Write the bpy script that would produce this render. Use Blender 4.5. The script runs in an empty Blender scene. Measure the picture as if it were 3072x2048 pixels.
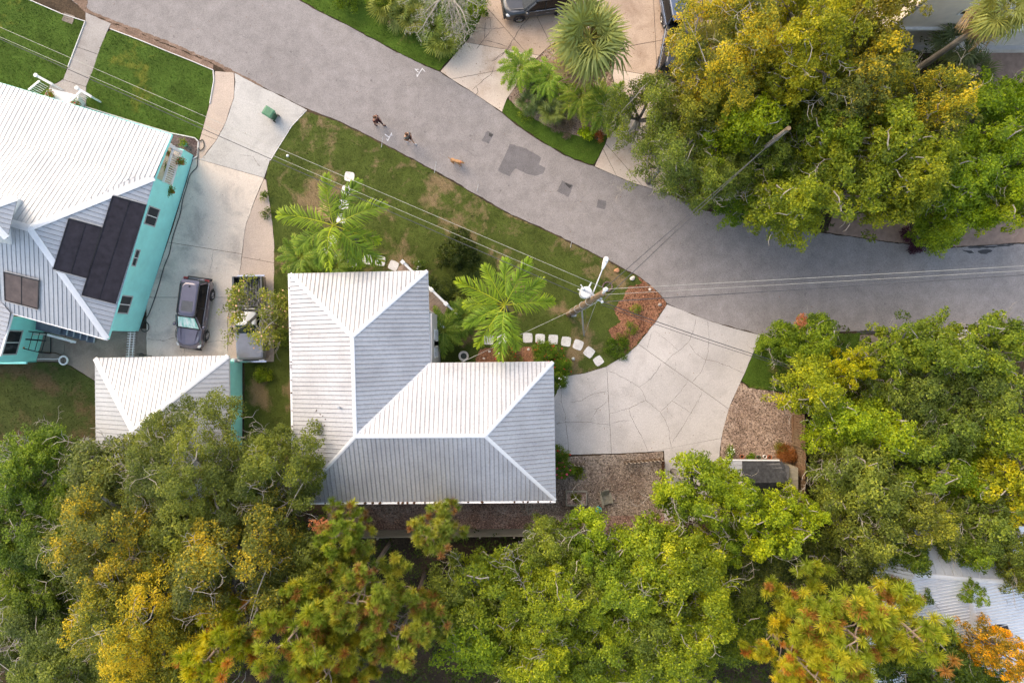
import bpy, bmesh, math, random
import numpy as np
from mathutils import Vector, Matrix
R_ = math.radians
random.seed(7)

# ------------------------------------------------------------------ camera, sky, sun, exposure
SC = bpy.context.scene
COL = SC.collection
HC = 44.5            # height of the camera above the street, metres
KP = 46.0            # photograph pixels per metre on the ground
cam_d = bpy.data.cameras.new('camera')
cam_d.sensor_width = 36.0
cam_d.lens = 36.0 * HC / (3072.0 / KP)
cam_d.clip_start = 0.5
cam_d.clip_end = 3000.0
cam = bpy.data.objects.new('camera', cam_d)
cam.location = (0, 0, HC)
cam.rotation_euler = (0, 0, 0)
COL.objects.link(cam)
SC.camera = cam

SUN_EL, SUN_AZ = 38.0, 132.0      # direction the light comes from: azimuth in degrees from +X, counter-clockwise
W = bpy.data.worlds.new('World')
SC.world = W
W.use_nodes = True
wn = W.node_tree.nodes
sky = wn.new('ShaderNodeTexSky')
sky.sky_type = 'NISHITA'
sky.sun_disc = False
sky.sun_elevation = R_(SUN_EL)
sky.sun_rotation = R_(90.0 - SUN_AZ)
sky.air_density = 1.0
sky.dust_density = 1.2
sky.ozone_density = 1.0
bg = wn['Background']
bg.inputs['Strength'].default_value = 0.15
W.node_tree.links.new(sky.outputs['Color'], bg.inputs['Color'])

sun_d = bpy.data.lights.new('sun', 'SUN')
sun_d.energy = 0.8
sun_d.angle = R_(55.0)
sun_d.color = (1.0, 0.93, 0.84)
sun = bpy.data.objects.new('sun', sun_d)
sd = Vector((math.cos(R_(SUN_AZ)) * math.cos(R_(SUN_EL)), math.sin(R_(SUN_AZ)) * math.cos(R_(SUN_EL)), math.sin(R_(SUN_EL))))
sun.rotation_euler = sd.to_track_quat('Z', 'Y').to_euler()
sun.location = sd * 120
COL.objects.link(sun)

vs = SC.view_settings
vs.view_transform = 'Standard'
vs.look = 'None'
vs.gamma = 1.0
vs.use_curve_mapping = False
vs.exposure = 1.72
vs.use_white_balance = True
vs.white_balance_temperature = 8500.0
vs.white_balance_tint = 12.0
SC.cycles.max_bounces = 4
SC.cycles.diffuse_bounces = 2
SC.cycles.glossy_bounces = 2
SC.cycles.transmission_bounces = 3
SC.cycles.transparent_max_bounces = 6
SC.cycles.use_light_tree = False
SC.cycles.use_denoising = True
SC.cycles.use_adaptive_sampling = True
SC.cycles.adaptive_threshold = 0.04
SC.cycles.sample_clamp_indirect = 6.0

# ------------------------------------------------------------------ helpers
def P(px, py, h=0.0):
    """photograph pixel at height h above the street -> world point"""
    s = (HC - h) / HC / KP
    return Vector(((px - 1536.0) * s, (1024.0 - py) * s, h))

WL = {}
def _wl(o):
    return WL.get(o.name, Vector((0, 0, 0)))

def props(o, label=None, cat=None, group=None, kind=None):
    if label: o['label'] = label
    if cat: o['category'] = cat
    if group: o['group'] = group
    if kind: o['kind'] = kind
    return o

def thing(name, loc, label, cat, group=None, rz=0.0, kind=None):
    o = bpy.data.objects.new(name, None)
    o.empty_display_size = 0.2
    o.location = loc
    o.rotation_euler = (0, 0, rz)
    COL.objects.link(o)
    WL[o.name] = Vector(loc)
    return props(o, label, cat, group, kind)

def link(name, me, parent=None, loc=None, rot=None, scale=None):
    o = bpy.data.objects.new(name, me)
    COL.objects.link(o)
    if parent is not None:
        o.parent = parent
        WL[o.name] = _wl(parent)
    if loc is not None: o.location = loc
    if rot is not None: o.rotation_euler = rot
    if scale is not None: o.scale = scale
    if parent is None:
        WL[o.name] = Vector(o.location)
    return o

class MB:
    """collects vertices and faces; build() links them as one mesh object (vertices in world space unless local=True)"""
    def __init__(s):
        s.v = []; s.f = []; s.m = []; s.cm = 0
    def add(s, vs_, fs):
        b = len(s.v)
        s.v += [tuple(x) for x in vs_]
        s.f += [tuple(i + b for i in f) for f in fs]
        s.m += [s.cm] * len(fs)
        return s
    def box(s, c, d, rz=0.0):
        x, y, z = d[0] / 2, d[1] / 2, d[2] / 2
        ca, sa = math.cos(rz), math.sin(rz)
        vv = []
        for k in (-z, z):
            for (i, j) in ((-x, -y), (x, -y), (x, y), (-x, y)):
                vv.append((c[0] + i * ca - j * sa, c[1] + i * sa + j * ca, c[2] + k))
        return s.add(vv, [(3, 2, 1, 0), (4, 5, 6, 7), (0, 1, 5, 4), (1, 2, 6, 5), (2, 3, 7, 6), (3, 0, 4, 7)])
    def prism(s, pts, z0, z1):
        """vertical prism over a ground polygon"""
        n = len(pts)
        a = sum(pts[i][0] * pts[(i + 1) % n][1] - pts[(i + 1) % n][0] * pts[i][1] for i in range(n))
        if a < 0: pts = list(reversed(pts))
        vv = [(p[0], p[1], z0) for p in pts] + [(p[0], p[1], z1) for p in pts]
        fs = [tuple(range(n, 2 * n))] + [(i, (i + 1) % n, n + (i + 1) % n, n + i) for i in range(n)]
        return s.add(vv, fs)
    def bar(s, a, b, w, t=None, up=(0, 0, 1)):
        """rectangular bar from a to b"""
        a, b = Vector(a), Vector(b)
        t = t or w
        d = (b - a).normalized()
        u = Vector(up)
        sx = d.cross(u)
        if sx.length < 1e-4: sx = d.cross(Vector((1, 0, 0)))
        sx.normalize()
        uy = sx.cross(d).normalized()
        vv = []
        for q in (a, b):
            for (i, j) in ((-1, -1), (1, -1), (1, 1), (-1, 1)):
                vv.append(q + sx * (i * w / 2) + uy * (j * t / 2))
        return s.add(vv, [(0, 1, 2, 3), (7, 6, 5, 4), (0, 4, 5, 1), (1, 5, 6, 2), (2, 6, 7, 3), (3, 7, 4, 0)])
    def tube(s, pts, r, n=6, cap=True):
        pts = [Vector(p) for p in pts]
        rr = r if isinstance(r, (list, tuple)) else [r] * len(pts)
        rings = []
        for i, p in enumerate(pts):
            d = (pts[min(i + 1, len(pts) - 1)] - pts[max(i - 1, 0)])
            if d.length < 1e-6: d = Vector((0, 0, 1))
            d.normalize()
            a = Vector((0, 0, 1)) if abs(d.z) < 0.9 else Vector((1, 0, 0))
            u = d.cross(a).normalized(); w = d.cross(u)
            rings.append([p + u * (rr[i] * math.cos(2 * math.pi * k / n)) + w * (rr[i] * math.sin(2 * math.pi * k / n)) for k in range(n)])
        vv = [q for ring in rings for q in ring]
        fs = []
        for i in range(len(pts) - 1):
            for k in range(n):
                k2 = (k + 1) % n
                fs.append((i * n + k, i * n + k2, (i + 1) * n + k2, (i + 1) * n + k))
        if cap:
            fs.append(tuple(range(n - 1, -1, -1)))
            fs.append(tuple((len(pts) - 1) * n + k for k in range(n)))
        return s.add(vv, fs)
    def lathe(s, c, prof, n=16):
        vv = []; fs = []
        for (r, z) in prof:
            for k in range(n):
                a = 2 * math.pi * k / n
                vv.append((c[0] + r * math.cos(a), c[1] + r * math.sin(a), c[2] + z))
        for i in range(len(prof) - 1):
            for k in range(n):
                k2 = (k + 1) % n
                fs.append((i * n + k, i * n + k2, (i + 1) * n + k2, (i + 1) * n + k))
        fs.append(tuple((len(prof) - 1) * n + k for k in range(n)))
        fs.append(tuple(range(n - 1, -1, -1)))
        return s.add(vv, fs)
    def torus(s, c, R, r, n=24, m=8, axis='z'):
        vv = []; fs = []
        for i in range(n):
            a = 2 * math.pi * i / n
            for j in range(m):
                b = 2 * math.pi * j / m
                x, y, z = (R + r * math.cos(b)) * math.cos(a), (R + r * math.cos(b)) * math.sin(a), r * math.sin(b)
                if axis == 'y': y, z = z, y
                vv.append((c[0] + x, c[1] + y, c[2] + z))
        for i in range(n):
            for j in range(m):
                fs.append((i * m + j, ((i + 1) % n) * m + j, ((i + 1) % n) * m + (j + 1) % m, i * m + (j + 1) % m))
        return s.add(vv, fs)
    def blob(s, c, r, seed=0, sub=2, amp=0.25, flat=0.6):
        rg = random.Random(seed)
        bm = bmesh.new()
        bmesh.ops.create_icosphere(bm, subdivisions=sub, radius=1.0)
        ph = [rg.uniform(0, 6.28) for _ in range(6)]
        vv = []
        for v in bm.verts:
            q = v.co
            k = 1 + amp * (math.sin(2.1 * q.x + ph[0]) * math.sin(2.7 * q.y + ph[1]) + 0.6 * math.sin(4.1 * q.z + ph[2] + 2 * q.x))
            vv.append((c[0] + q.x * k * r, c[1] + q.y * k * r * 0.85, c[2] + q.z * k * r * flat))
        fs = [tuple(v.index for v in f.verts) for f in bm.faces]
        bm.free()
        return s.add(vv, fs)
    def mesh(s, name, mats, off=(0, 0, 0), smooth=False):
        me = bpy.data.meshes.new(name)
        me.from_pydata([(v[0] - off[0], v[1] - off[1], v[2] - off[2]) for v in s.v], [], s.f)
        if not isinstance(mats, (list, tuple)): mats = [mats]
        for m in mats: me.materials.append(m)
        if len(mats) > 1: me.polygons.foreach_set('material_index', s.m)
        if smooth: me.polygons.foreach_set('use_smooth', [True] * len(me.polygons))
        me.update()
        return me
    def build(s, name, mats, parent=None, local=False, smooth=False):
        if parent is not None:
            off = (0, 0, 0) if local else _wl(parent)
            return link(name, s.mesh(name, mats, off, smooth), parent)
        xs = [v[0] for v in s.v]; ys = [v[1] for v in s.v]; zs = [v[2] for v in s.v]
        loc = Vector(((min(xs) + max(xs)) / 2, (min(ys) + max(ys)) / 2, min(zs)))
        if local: loc = Vector((0, 0, 0))
        return link(name, s.mesh(name, mats, loc, smooth), None, loc)

def np_mesh(name, V, F, mat, tint=None, smooth=False):
    """numpy vertices (n,3) and quads/triangles (m,k) -> mesh; tint is a per-vertex value for the leaf colours"""
    me = bpy.data.meshes.new(name)
    V = np.asarray(V, np.float32); F = np.asarray(F, np.int32)
    me.vertices.add(len(V)); me.vertices.foreach_set('co', V.ravel())
    k = F.shape[1]
    me.loops.add(F.size); me.loops.foreach_set('vertex_index', F.ravel())
    me.polygons.add(len(F)); me.polygons.foreach_set('loop_start', np.arange(0, F.size, k, dtype=np.int32))
    if tint is not None:
        at = me.attributes.new('tint', 'FLOAT', 'POINT')
        at.data.foreach_set('value', np.asarray(tint, np.float32))
    me.materials.append(mat)
    me.update(calc_edges=True)
    if smooth: me.polygons.foreach_set('use_smooth', [True] * len(me.polygons))
    return me

def crom(pts, n=6, closed=False):
    """Catmull-Rom through 2D points"""
    pts = [Vector((p[0], p[1])) for p in pts]
    out = []
    m = len(pts)
    rng_ = range(m if closed else m - 1)
    for i in rng_:
        p0 = pts[(i - 1) % m] if (closed or i > 0) else pts[0] * 2 - pts[1]
        p1 = pts[i]; p2 = pts[(i + 1) % m]
        p3 = pts[(i + 2) % m] if (closed or i + 2 < m) else p2 * 2 - p1
        for k in range(n):
            t = k / n
            out.append(0.5 * ((2 * p1) + (-p0 + p2) * t + (2 * p0 - 5 * p1 + 4 * p2 - p3) * t * t + (-p0 + 3 * p1 - 3 * p2 + p3) * t ** 3))
    if not closed: out.append(pts[-1])
    return [(p.x, p.y) for p in out]

def ragged(pts, amp, step=10, seed=1):
    """a pixel outline with small irregularities"""
    rg = random.Random(seed)
    out = []
    n = len(pts)
    for i in range(n):
        a = Vector(pts[i]); b = Vector(pts[(i + 1) % n])
        L = (b - a).length
        k = max(1, int(L / step))
        for j in range(k):
            q = a.lerp(b, j / k)
            out.append((q.x + rg.uniform(-amp, amp), q.y + rg.uniform(-amp, amp)))
    return out

def W2(pts, h=0.0):
    return [tuple(P(p[0], p[1], h)[:2]) for p in pts]

def clip_half(poly, a, b, c):
    """keep the side a*x+b*y<=c of a polygon of 2D points"""
    out = []
    n = len(poly)
    for i in range(n):
        p, q = poly[i], poly[(i + 1) % n]
        dp = a * p[0] + b * p[1] - c; dq = a * q[0] + b * q[1] - c
        if dp <= 0: out.append(p)
        if (dp < 0 < dq) or (dq < 0 < dp):
            t = dp / (dp - dq)
            out.append((p[0] + (q[0] - p[0]) * t, p[1] + (q[1] - p[1]) * t))
    return out

def poly_area(p):
    return 0.5 * sum(p[i][0] * p[(i + 1) % len(p)][1] - p[(i + 1) % len(p)][0] * p[i][1] for i in range(len(p)))

def inside(poly, X, Y):
    """vectorised point in polygon"""
    r = np.zeros(len(X), bool)
    n = len(poly)
    j = n - 1
    for i in range(n):
        xi, yi = poly[i]; xj, yj = poly[j]
        if yi != yj:
            c = ((yi > Y) != (yj > Y)) & (X < (xj - xi) * (Y - yi) / (yj - yi) + xi)
            r ^= c
        j = i
    return r

# ------------------------------------------------------------------ materials
class NT:
    def __init__(s, name):
        s.mat = bpy.data.materials.new(name)
        s.mat.use_nodes = True
        s.t = s.mat.node_tree
        s.n = s.t.nodes
        s.b = s.n['Principled BSDF']
        s.out = s.n['Material Output']
    def node(s, typ, **kw):
        nd = s.n.new(typ)
        for k, v in kw.items():
            if k in nd.inputs: nd.inputs[k].default_value = v
            else: setattr(nd, k, v)
        return nd
    def link(s, a, b): s.t.links.new(a, b)
    def pos(s):
        if not hasattr(s, '_p'): s._p = s.node('ShaderNodeNewGeometry').outputs['Position']
        return s._p
    def noise(s, scale, detail=4.0, rough=0.55, vec=None, dist=0.0, stretch=None):
        nd = s.node('ShaderNodeTexNoise')
        nd.inputs['Scale'].default_value = scale
        nd.inputs['Detail'].default_value = detail
        nd.inputs['Roughness'].default_value = rough
        nd.inputs['Distortion'].default_value = dist
        v = vec or s.pos()
        if stretch:
            mp = s.node('ShaderNodeMapping')
            mp.inputs['Scale'].default_value = stretch
            s.link(v, mp.inputs['Vector']); v = mp.outputs['Vector']
        s.link(v, nd.inputs['Vector'])
        return nd.outputs['Fac']
    def ramp(s, fac, stops, interp='LINEAR'):
        nd = s.node('ShaderNodeValToRGB')
        cr = nd.color_ramp
        cr.interpolation = interp
        while len(cr.elements) < len(stops): cr.elements.new(0.5)
        for e, (p, c) in zip(cr.elements, stops):
            e.position = p
            e.color = (c[0], c[1], c[2], 1) if isinstance(c, (tuple, list)) else (c, c, c, 1)
        s.link(fac, nd.inputs['Fac'])
        return nd.outputs['Color']
    def mix(s, fac, a, b, mode='MIX'):
        nd = s.node('ShaderNodeMix', data_type='RGBA', blend_type=mode)
        for sock, val in ((nd.inputs[0], fac), (nd.inputs[6], a), (nd.inputs[7], b)):
            if isinstance(val, (int, float)): sock.default_value = val
            elif isinstance(val, tuple): sock.default_value = (val[0], val[1], val[2], 1)
            else: s.link(val, sock)
        return nd.outputs[2]
    def bump(s, h, strength, dist):
        nd = s.node('ShaderNodeBump')
        nd.inputs['Strength'].default_value = strength
        nd.inputs['Distance'].default_value = dist
        s.link(h, nd.inputs['Height'])
        s.link(nd.outputs['Normal'], s.b.inputs['Normal'])
    def col(s, c):
        if isinstance(c, tuple): s.b.inputs['Base Color'].default_value = (c[0], c[1], c[2], 1)
        else: s.link(c, s.b.inputs['Base Color'])
    def set(s, rough=0.7, metal=0.0, spec=0.35):
        s.b.inputs['Roughness'].default_value = rough
        s.b.inputs['Metallic'].default_value = metal
        s.b.inputs['Specular IOR Level'].default_value = spec
        return s.mat

def plain(name, c, rough=0.6, metal=0.0, spec=0.35, var=0.18, scale=6.0):
    """a base colour with slight uneven wear"""
    m = NT(name)
    f = m.noise(scale, 5.0, 0.6)
    lo = tuple(x * (1 - var) for x in c); hi = tuple(min(1.0, x * (1 + var)) for x in c)
    m.col(m.ramp(f, [(0.3, lo), (0.7, hi)]))
    return m.set(rough, metal, spec)

def leafmat(name, stops, trans=0.42, rough=0.5):
    m = NT(name)
    at = m.node('ShaderNodeAttribute', attribute_name='tint')
    c = m.ramp(at.outputs['Fac'], stops)
    oi = m.node('ShaderNodeObjectInfo')
    c2 = m.mix(1.0, c, oi.outputs['Color'], 'MULTIPLY')
    m.col(c2)
    m.set(rough, 0.0, 0.25)
    tr = m.node('ShaderNodeBsdfTranslucent')
    c3 = m.mix(1.0, c2, (1.25, 1.2, 0.6), 'MULTIPLY')
    m.link(c3, tr.inputs['Color'])
    mx = m.node('ShaderNodeMixShader')
    mx.inputs[0].default_value = trans
    m.link(m.b.outputs[0], mx.inputs[1]); m.link(tr.outputs[0], mx.inputs[2])
    m.link(mx.outputs[0], m.out.inputs['Surface'])
    return m.mat

M = {}
def asphalt(name, base, wet=0.0):
    m = NT(name)
    big = m.noise(0.12, 4, 0.55)
    mid = m.noise(1.3, 4, 0.6)
    fine = m.noise(26.0, 3, 0.75)
    c = m.ramp(big, [(0.3, tuple(x * 0.86 for x in base)), (0.7, tuple(x * 1.12 for x in base))])
    c = m.mix(0.55, c, m.ramp(mid, [(0.3, 0.38), (0.7, 0.62)]), 'OVERLAY')
    c = m.mix(0.42, c, m.ramp(fine, [(0.36, 0.2), (0.62, 0.78)]), 'OVERLAY')
    sp = m.noise(3.1, 2, 0.5)
    c = m.mix(m.ramp(sp, [(0.70, 0.0), (0.76, 0.55)]), c, tuple(x * 0.4 for x in base))
    m.col(c)
    m.bump(fine, 0.5, 0.012)
    return m.set(0.9, 0, 0.2)
M['asphalt'] = asphalt('weathered_asphalt', (0.258, 0.234, 0.226))
M['patch'] = asphalt('asphalt_patch_dark', (0.155, 0.144, 0.146))
M['patch_wet'] = plain('tar_stain', (0.05, 0.047, 0.048), 0.75)

def concrete(name, base, stain=(0.25, 0.2, 0.17), amt=0.5, sc=0.6):
    m = NT(name)
    f = m.noise(sc, 6, 0.62, dist=0.4)
    g = m.noise(sc * 0.35, 3, 0.5)
    fine = m.noise(16.0, 4, 0.75)
    c = m.ramp(g, [(0.3, tuple(x * 0.9 for x in base)), (0.7, tuple(min(1, x * 1.1) for x in base))])
    k = m.ramp(f, [(0.48, 0.0), (0.72, amt)])
    c = m.mix(k, c, stain)
    c = m.mix(0.35, c, m.ramp(fine, [(0.34, 0.26), (0.66, 0.74)]), 'OVERLAY')
    sp = m.noise(5.5, 2, 0.5)
    c = m.mix(m.ramp(sp, [(0.71, 0.0), (0.76, 0.6)]), c, tuple(x * 0.5 for x in stain))
    m.col(c)
    m.bump(fine, 0.3, 0.006)
    return m.set(0.88, 0, 0.2)
M['conc_light'] = concrete('pale_concrete', (0.46, 0.44, 0.415), (0.29, 0.275, 0.26), 0.7)
M['conc_mid'] = concrete('grey_concrete', (0.62, 0.53, 0.45), (0.33, 0.29, 0.26), 0.85)
M['conc_pink'] = concrete('pink_concrete', (0.47, 0.375, 0.31), (0.36, 0.29, 0.25), 0.5)
M['conc_beige'] = concrete('beige_concrete', (0.62, 0.51, 0.42), (0.36, 0.235, 0.16), 0.72, 0.38)
M['conc_tan'] = concrete('tan_stained_concrete', (0.46, 0.345, 0.265), (0.25, 0.16, 0.11), 0.7, 0.5)
M['conc_drive'] = concrete('cracked_driveway_concrete', (0.50, 0.465, 0.44), (0.35, 0.32, 0.30), 0.7, 0.5)
M['conc_old'] = concrete('dark_stained_concrete', (0.25, 0.205, 0.17), (0.10, 0.085, 0.075), 0.8, 0.7)
M['paver_white'] = concrete('white_stepping_stone', (0.66, 0.635, 0.61), (0.42, 0.38, 0.35), 0.55, 2.5)
M['crack'] = plain('crack_dirt', (0.085, 0.07, 0.06), 0.95)
M['joint'] = plain('joint_dirt', (0.10, 0.085, 0.07), 0.95)
M['paint'] = plain('white_spray_paint', (0.62, 0.61, 0.62), 0.8, var=0.3, scale=20)

def ground_mat(name, cols, sc=0.8, fine=14.0, bump=0.03, amt=0.6):
    m = NT(name)
    f = m.noise(sc, 6, 0.65)
    g = m.noise(fine, 4, 0.75)
    n = len(cols)
    c = m.ramp(f, [(0.28 + 0.44 * i / (n - 1), cols[i]) for i in range(n)])
    c = m.mix(amt, c, m.ramp(g, [(0.33, 0.12), (0.67, 0.88)]), 'OVERLAY')
    m.col(c)
    m.bump(g, 0.8, bump)
    return m.set(0.95, 0, 0.15)
M['soil'] = ground_mat('leaf_litter_soil', [(0.030, 0.022, 0.016), (0.065, 0.045, 0.03), (0.11, 0.072, 0.045)], 0.5, 9.0)
M['mulch_dark'] = ground_mat('dark_bark_mulch', [(0.06, 0.04, 0.038), (0.13, 0.09, 0.085), (0.22, 0.15, 0.14)], 1.5, 12.0, 0.05, 0.85)
M['mulch_red'] = ground_mat('red_bark_mulch', [(0.18, 0.08, 0.045), (0.27, 0.125, 0.07), (0.35, 0.18, 0.11)], 0.9, 11.0, 0.05, 0.8)
M['mulch_brown'] = ground_mat('brown_bark_mulch', [(0.20, 0.13, 0.095), (0.36, 0.26, 0.20), (0.46, 0.35, 0.28)], 0.7, 10.0, 0.05, 0.85)
M['shell'] = ground_mat('crushed_shell', [(0.13, 0.075, 0.055), (0.25, 0.19, 0.15), (0.40, 0.33, 0.27)], 0.35, 9.0, 0.05, 0.9)
M['litter'] = ground_mat('leaf_strewn_path', [(0.17, 0.095, 0.075), (0.32, 0.21, 0.17), (0.48, 0.38, 0.32)], 0.6, 10.0, 0.04, 0.85)
M['gutter'] = ground_mat('gutter_dirt', [(0.13, 0.085, 0.062), (0.21, 0.14, 0.105), (0.29, 0.20, 0.155)], 1.2, 16.0, 0.02)

def grass_cols(m, green, dry, dryamt, sc=0.35):
    f = m.noise(0.9, 4, 0.6)
    c = m.ramp(f, [(0.3, tuple(x * 0.75 for x in green)), (0.7, tuple(x * 1.25 for x in green))])
    g = m.noise(sc, 6, 0.68, dist=0.3)
    k = m.ramp(g, [(0.64 - 0.2 * dryamt, 0.0), (0.74 - 0.2 * dryamt, min(1.0, 0.95 * (dryamt > 0)))])
    return m.mix(k, c, dry)
def grassmat(name, green, dry, dryamt, blade=False):
    m = NT(name)
    c = grass_cols(m, green, dry, dryamt)
    if blade:
        at = m.node('ShaderNodeAttribute', attribute_name='tint')
        c = m.mix(0.8, c, m.ramp(at.outputs['Fac'], [(0.0, (0.25, 0.3, 0.2)), (1.0, (0.72, 0.72, 0.62))]), 'OVERLAY')
    else:
        g = m.noise(18.0, 4, 0.8)
        c = m.mix(0.7, c, m.ramp(g, [(0.33, 0.12), (0.67, 0.8)]), 'OVERLAY')
        m.bump(g, 0.9, 0.04)
    m.col(c)
    return m.set(0.9, 0, 0.1)
GR = {'lush': ((0.066, 0.116, 0.020), (0.16, 0.17, 0.03), 0.3),
      'yard': ((0.076, 0.100, 0.022), (0.25, 0.175, 0.095), 0.66),
      'verge': ((0.070, 0.125, 0.018), (0.19, 0.16, 0.05), 0.35),
      'dark': ((0.062, 0.078, 0.022), (0.125, 0.088, 0.045), 0.6)}
for k_, (a_, b_, c_) in GR.items():
    M['grass_' + k_] = grassmat('lawn_' + k_, a_, b_, c_)
    M['blade_' + k_] = grassmat('grass_blades_' + k_, tuple(x * 1.15 for x in a_), b_, c_, True)

def metal_roof(name, base, dirt, amt, rough=0.42):
    m = NT(name)
    f = m.noise(0.55, 6, 0.65)
    g = m.noise(7.0, 5, 0.75)
    s = m.noise(2.2, 3, 0.6)
    c = m.ramp(s, [(0.3, tuple(x * 0.95 for x in base)), (0.7, tuple(min(1, x * 1.04) for x in base))])
    k = m.ramp(f, [(0.42, 0.0), (0.78, amt)])
    c = m.mix(k, c, dirt)
    k2 = m.ramp(g, [(0.48, 0.0), (0.72, amt * 0.75)])
    c = m.mix(k2, c, tuple(x * 0.8 for x in dirt))
    m.col(c)
    m.link(m.ramp(f, [(0.3, rough), (0.7, rough + 0.2)]), m.b.inputs['Roughness'])
    m.set(rough, 0.35, 0.5)
    return m.mat
M['roof_white'] = metal_roof('white_painted_metal', (0.50, 0.50, 0.515), (0.27, 0.265, 0.285), 0.6)
M['roof_turq'] = metal_roof('bright_white_metal', (0.50, 0.505, 0.52), (0.33, 0.345, 0.37), 0.6)
M['roof_far'] = metal_roof('pale_grey_metal', (0.66, 0.69, 0.74), (0.42, 0.46, 0.52), 0.4)
M['roof_gap'] = plain('dark_seam_underlay', (0.10, 0.10, 0.105), 0.9)  # dark underlay seen between the roof panels
M['cap_white'] = metal_roof('white_ridge_metal', (0.76, 0.76, 0.765), (0.5, 0.5, 0.52), 0.25)
M['turq'] = plain('turquoise_paint', (0.32, 0.93, 0.86), 0.7, var=0.07, scale=1.2)
M['turq_dark'] = plain('turquoise_trim', (0.10, 0.42, 0.40), 0.7)
M['white'] = plain('white_paint', (0.80, 0.79, 0.78), 0.55, var=0.06)
M['cream'] = plain('cream_stucco', (0.80, 0.69, 0.59), 0.85, var=0.08, scale=2)
M['greywall'] = plain('grey_stucco', (0.50, 0.47, 0.45), 0.85, var=0.1, scale=3)
M['frame_grey'] = plain('window_frame_grey', (0.45, 0.43, 0.42), 0.5)
M['solar'] = plain('black_pool_heater_mat', (0.032, 0.028, 0.036), 0.75, var=0.3, scale=3, spec=0.2)
M['solar_brown'] = plain('brown_tinted_panel', (0.12, 0.085, 0.075), 0.45, var=0.3, scale=2)
M['redtrim'] = plain('dark_red_trim', (0.16, 0.02, 0.02), 0.5)
M['glass'] = NT('dark_window_glass'); M['glass'].col((0.022, 0.024, 0.028)); M['glass'] = M['glass'].set(0.12, 0, 0.6)
def woodmat(name, cols, sc=(1.5, 14, 14)):
    m = NT(name)
    f = m.noise(1.0, 5, 0.65, stretch=sc)
    g = m.noise(0.8, 3, 0.5)
    c = m.ramp(f, [(0.3, cols[0]), (0.7, cols[1])])
    c = m.mix(m.ramp(g, [(0.4, 0.0), (0.7, 0.5)]), c, cols[2])
    m.col(c)
    return m.set(0.85, 0, 0.2)
M['wood_grey'] = woodmat('weathered_grey_wood', [(0.22, 0.19, 0.15), (0.40, 0.36, 0.29), (0.20, 0.21, 0.15)])
M['wood_brown'] = woodmat('brown_fence_wood', [(0.15, 0.10, 0.06), (0.27, 0.19, 0.12), (0.22, 0.09, 0.045)], (10, 10, 1.5))
M['wood_dark'] = woodmat('dark_brown_wood', [(0.05, 0.028, 0.016), (0.13, 0.065, 0.035), (0.07, 0.05, 0.03)])
M['wood_deck'] = woodmat('tan_deck_wood', [(0.29, 0.20, 0.15), (0.42, 0.31, 0.24), (0.24, 0.19, 0.16)], (6, 6, 6))
M['wood_pole'] = woodmat('utility_pole_wood', [(0.15, 0.10, 0.065), (0.29, 0.195, 0.12), (0.17, 0.14, 0.11)], (12, 12, 1))
M['bark'] = woodmat('grey_bark', [(0.12, 0.105, 0.09), (0.27, 0.245, 0.215), (0.19, 0.17, 0.14)], (5, 5, 2))
M['twig'] = woodmat('pale_grey_twig', [(0.24, 0.21, 0.18), (0.44, 0.40, 0.345), (0.32, 0.275, 0.22)], (6, 6, 6))
M['bark_pine'] = woodmat('pine_bark', [(0.20, 0.15, 0.12), (0.34, 0.27, 0.23), (0.24, 0.15, 0.09)], (5, 5, 2))
M['black'] = plain('black_metal', (0.022, 0.02, 0.022), 0.5, var=0.3)
M['steel'] = plain('galvanised_steel', (0.48, 0.49, 0.50), 0.45, 0.6)
M['ceramic'] = plain('white_ceramic', (0.58, 0.59, 0.60), 0.35, var=0.06)
M['wire_light'] = plain('bare_aluminium_wire', (0.40, 0.385, 0.34), 0.5, 0.2)
M['wire_dark'] = plain('dark_insulated_wire', (0.06, 0.06, 0.065), 0.6)
M['terracotta'] = plain('terracotta', (0.42, 0.14, 0.07), 0.8)
M['rubber'] = plain('black_rubber', (0.02, 0.02, 0.021), 0.85)
M['hose'] = plain('dark_green_hose', (0.03, 0.04, 0.038), 0.6)
M['slate'] = plain('grey_shingle', (0.048, 0.05, 0.054), 0.95, var=0.4, scale=4, spec=0.1)
M['stair_blue'] = plain('blue_grey_deck_paint', (0.105, 0.13, 0.175), 0.7)
M['stair_edge'] = plain('pale_grey_nosing', (0.34, 0.37, 0.40), 0.7)
M['teal_pot'] = plain('teal_glazed_pot', (0.02, 0.42, 0.46), 0.3)
M['bin'] = plain('green_bin_plastic', (0.028, 0.10, 0.055), 0.5, var=0.12)
M['bin_lid'] = plain('faded_green_lid', (0.065, 0.19, 0.11), 0.5, var=0.12)
M['rock_orange'] = plain('orange_rock', (0.50, 0.24, 0.13), 0.9)
M['rock_white'] = plain('white_rock', (0.68, 0.60, 0.53), 0.9)
M['rock_grey'] = plain('grey_rock', (0.33, 0.29, 0.26), 0.9, var=0.3)
M['brickpave'] = plain('brown_pavers', (0.30, 0.20, 0.155), 0.9, var=0.22, scale=2)
M['flower_red'] = plain('red_petals', (0.62, 0.04, 0.03), 0.7)
M['flower_pink'] = plain('pink_petals', (0.75, 0.08, 0.16), 0.7)
M['flower_white'] = plain('white_petals', (0.85, 0.84, 0.8), 0.7)
M['flower_orange'] = plain('orange_petals', (0.72, 0.22, 0.05), 0.7)

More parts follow.
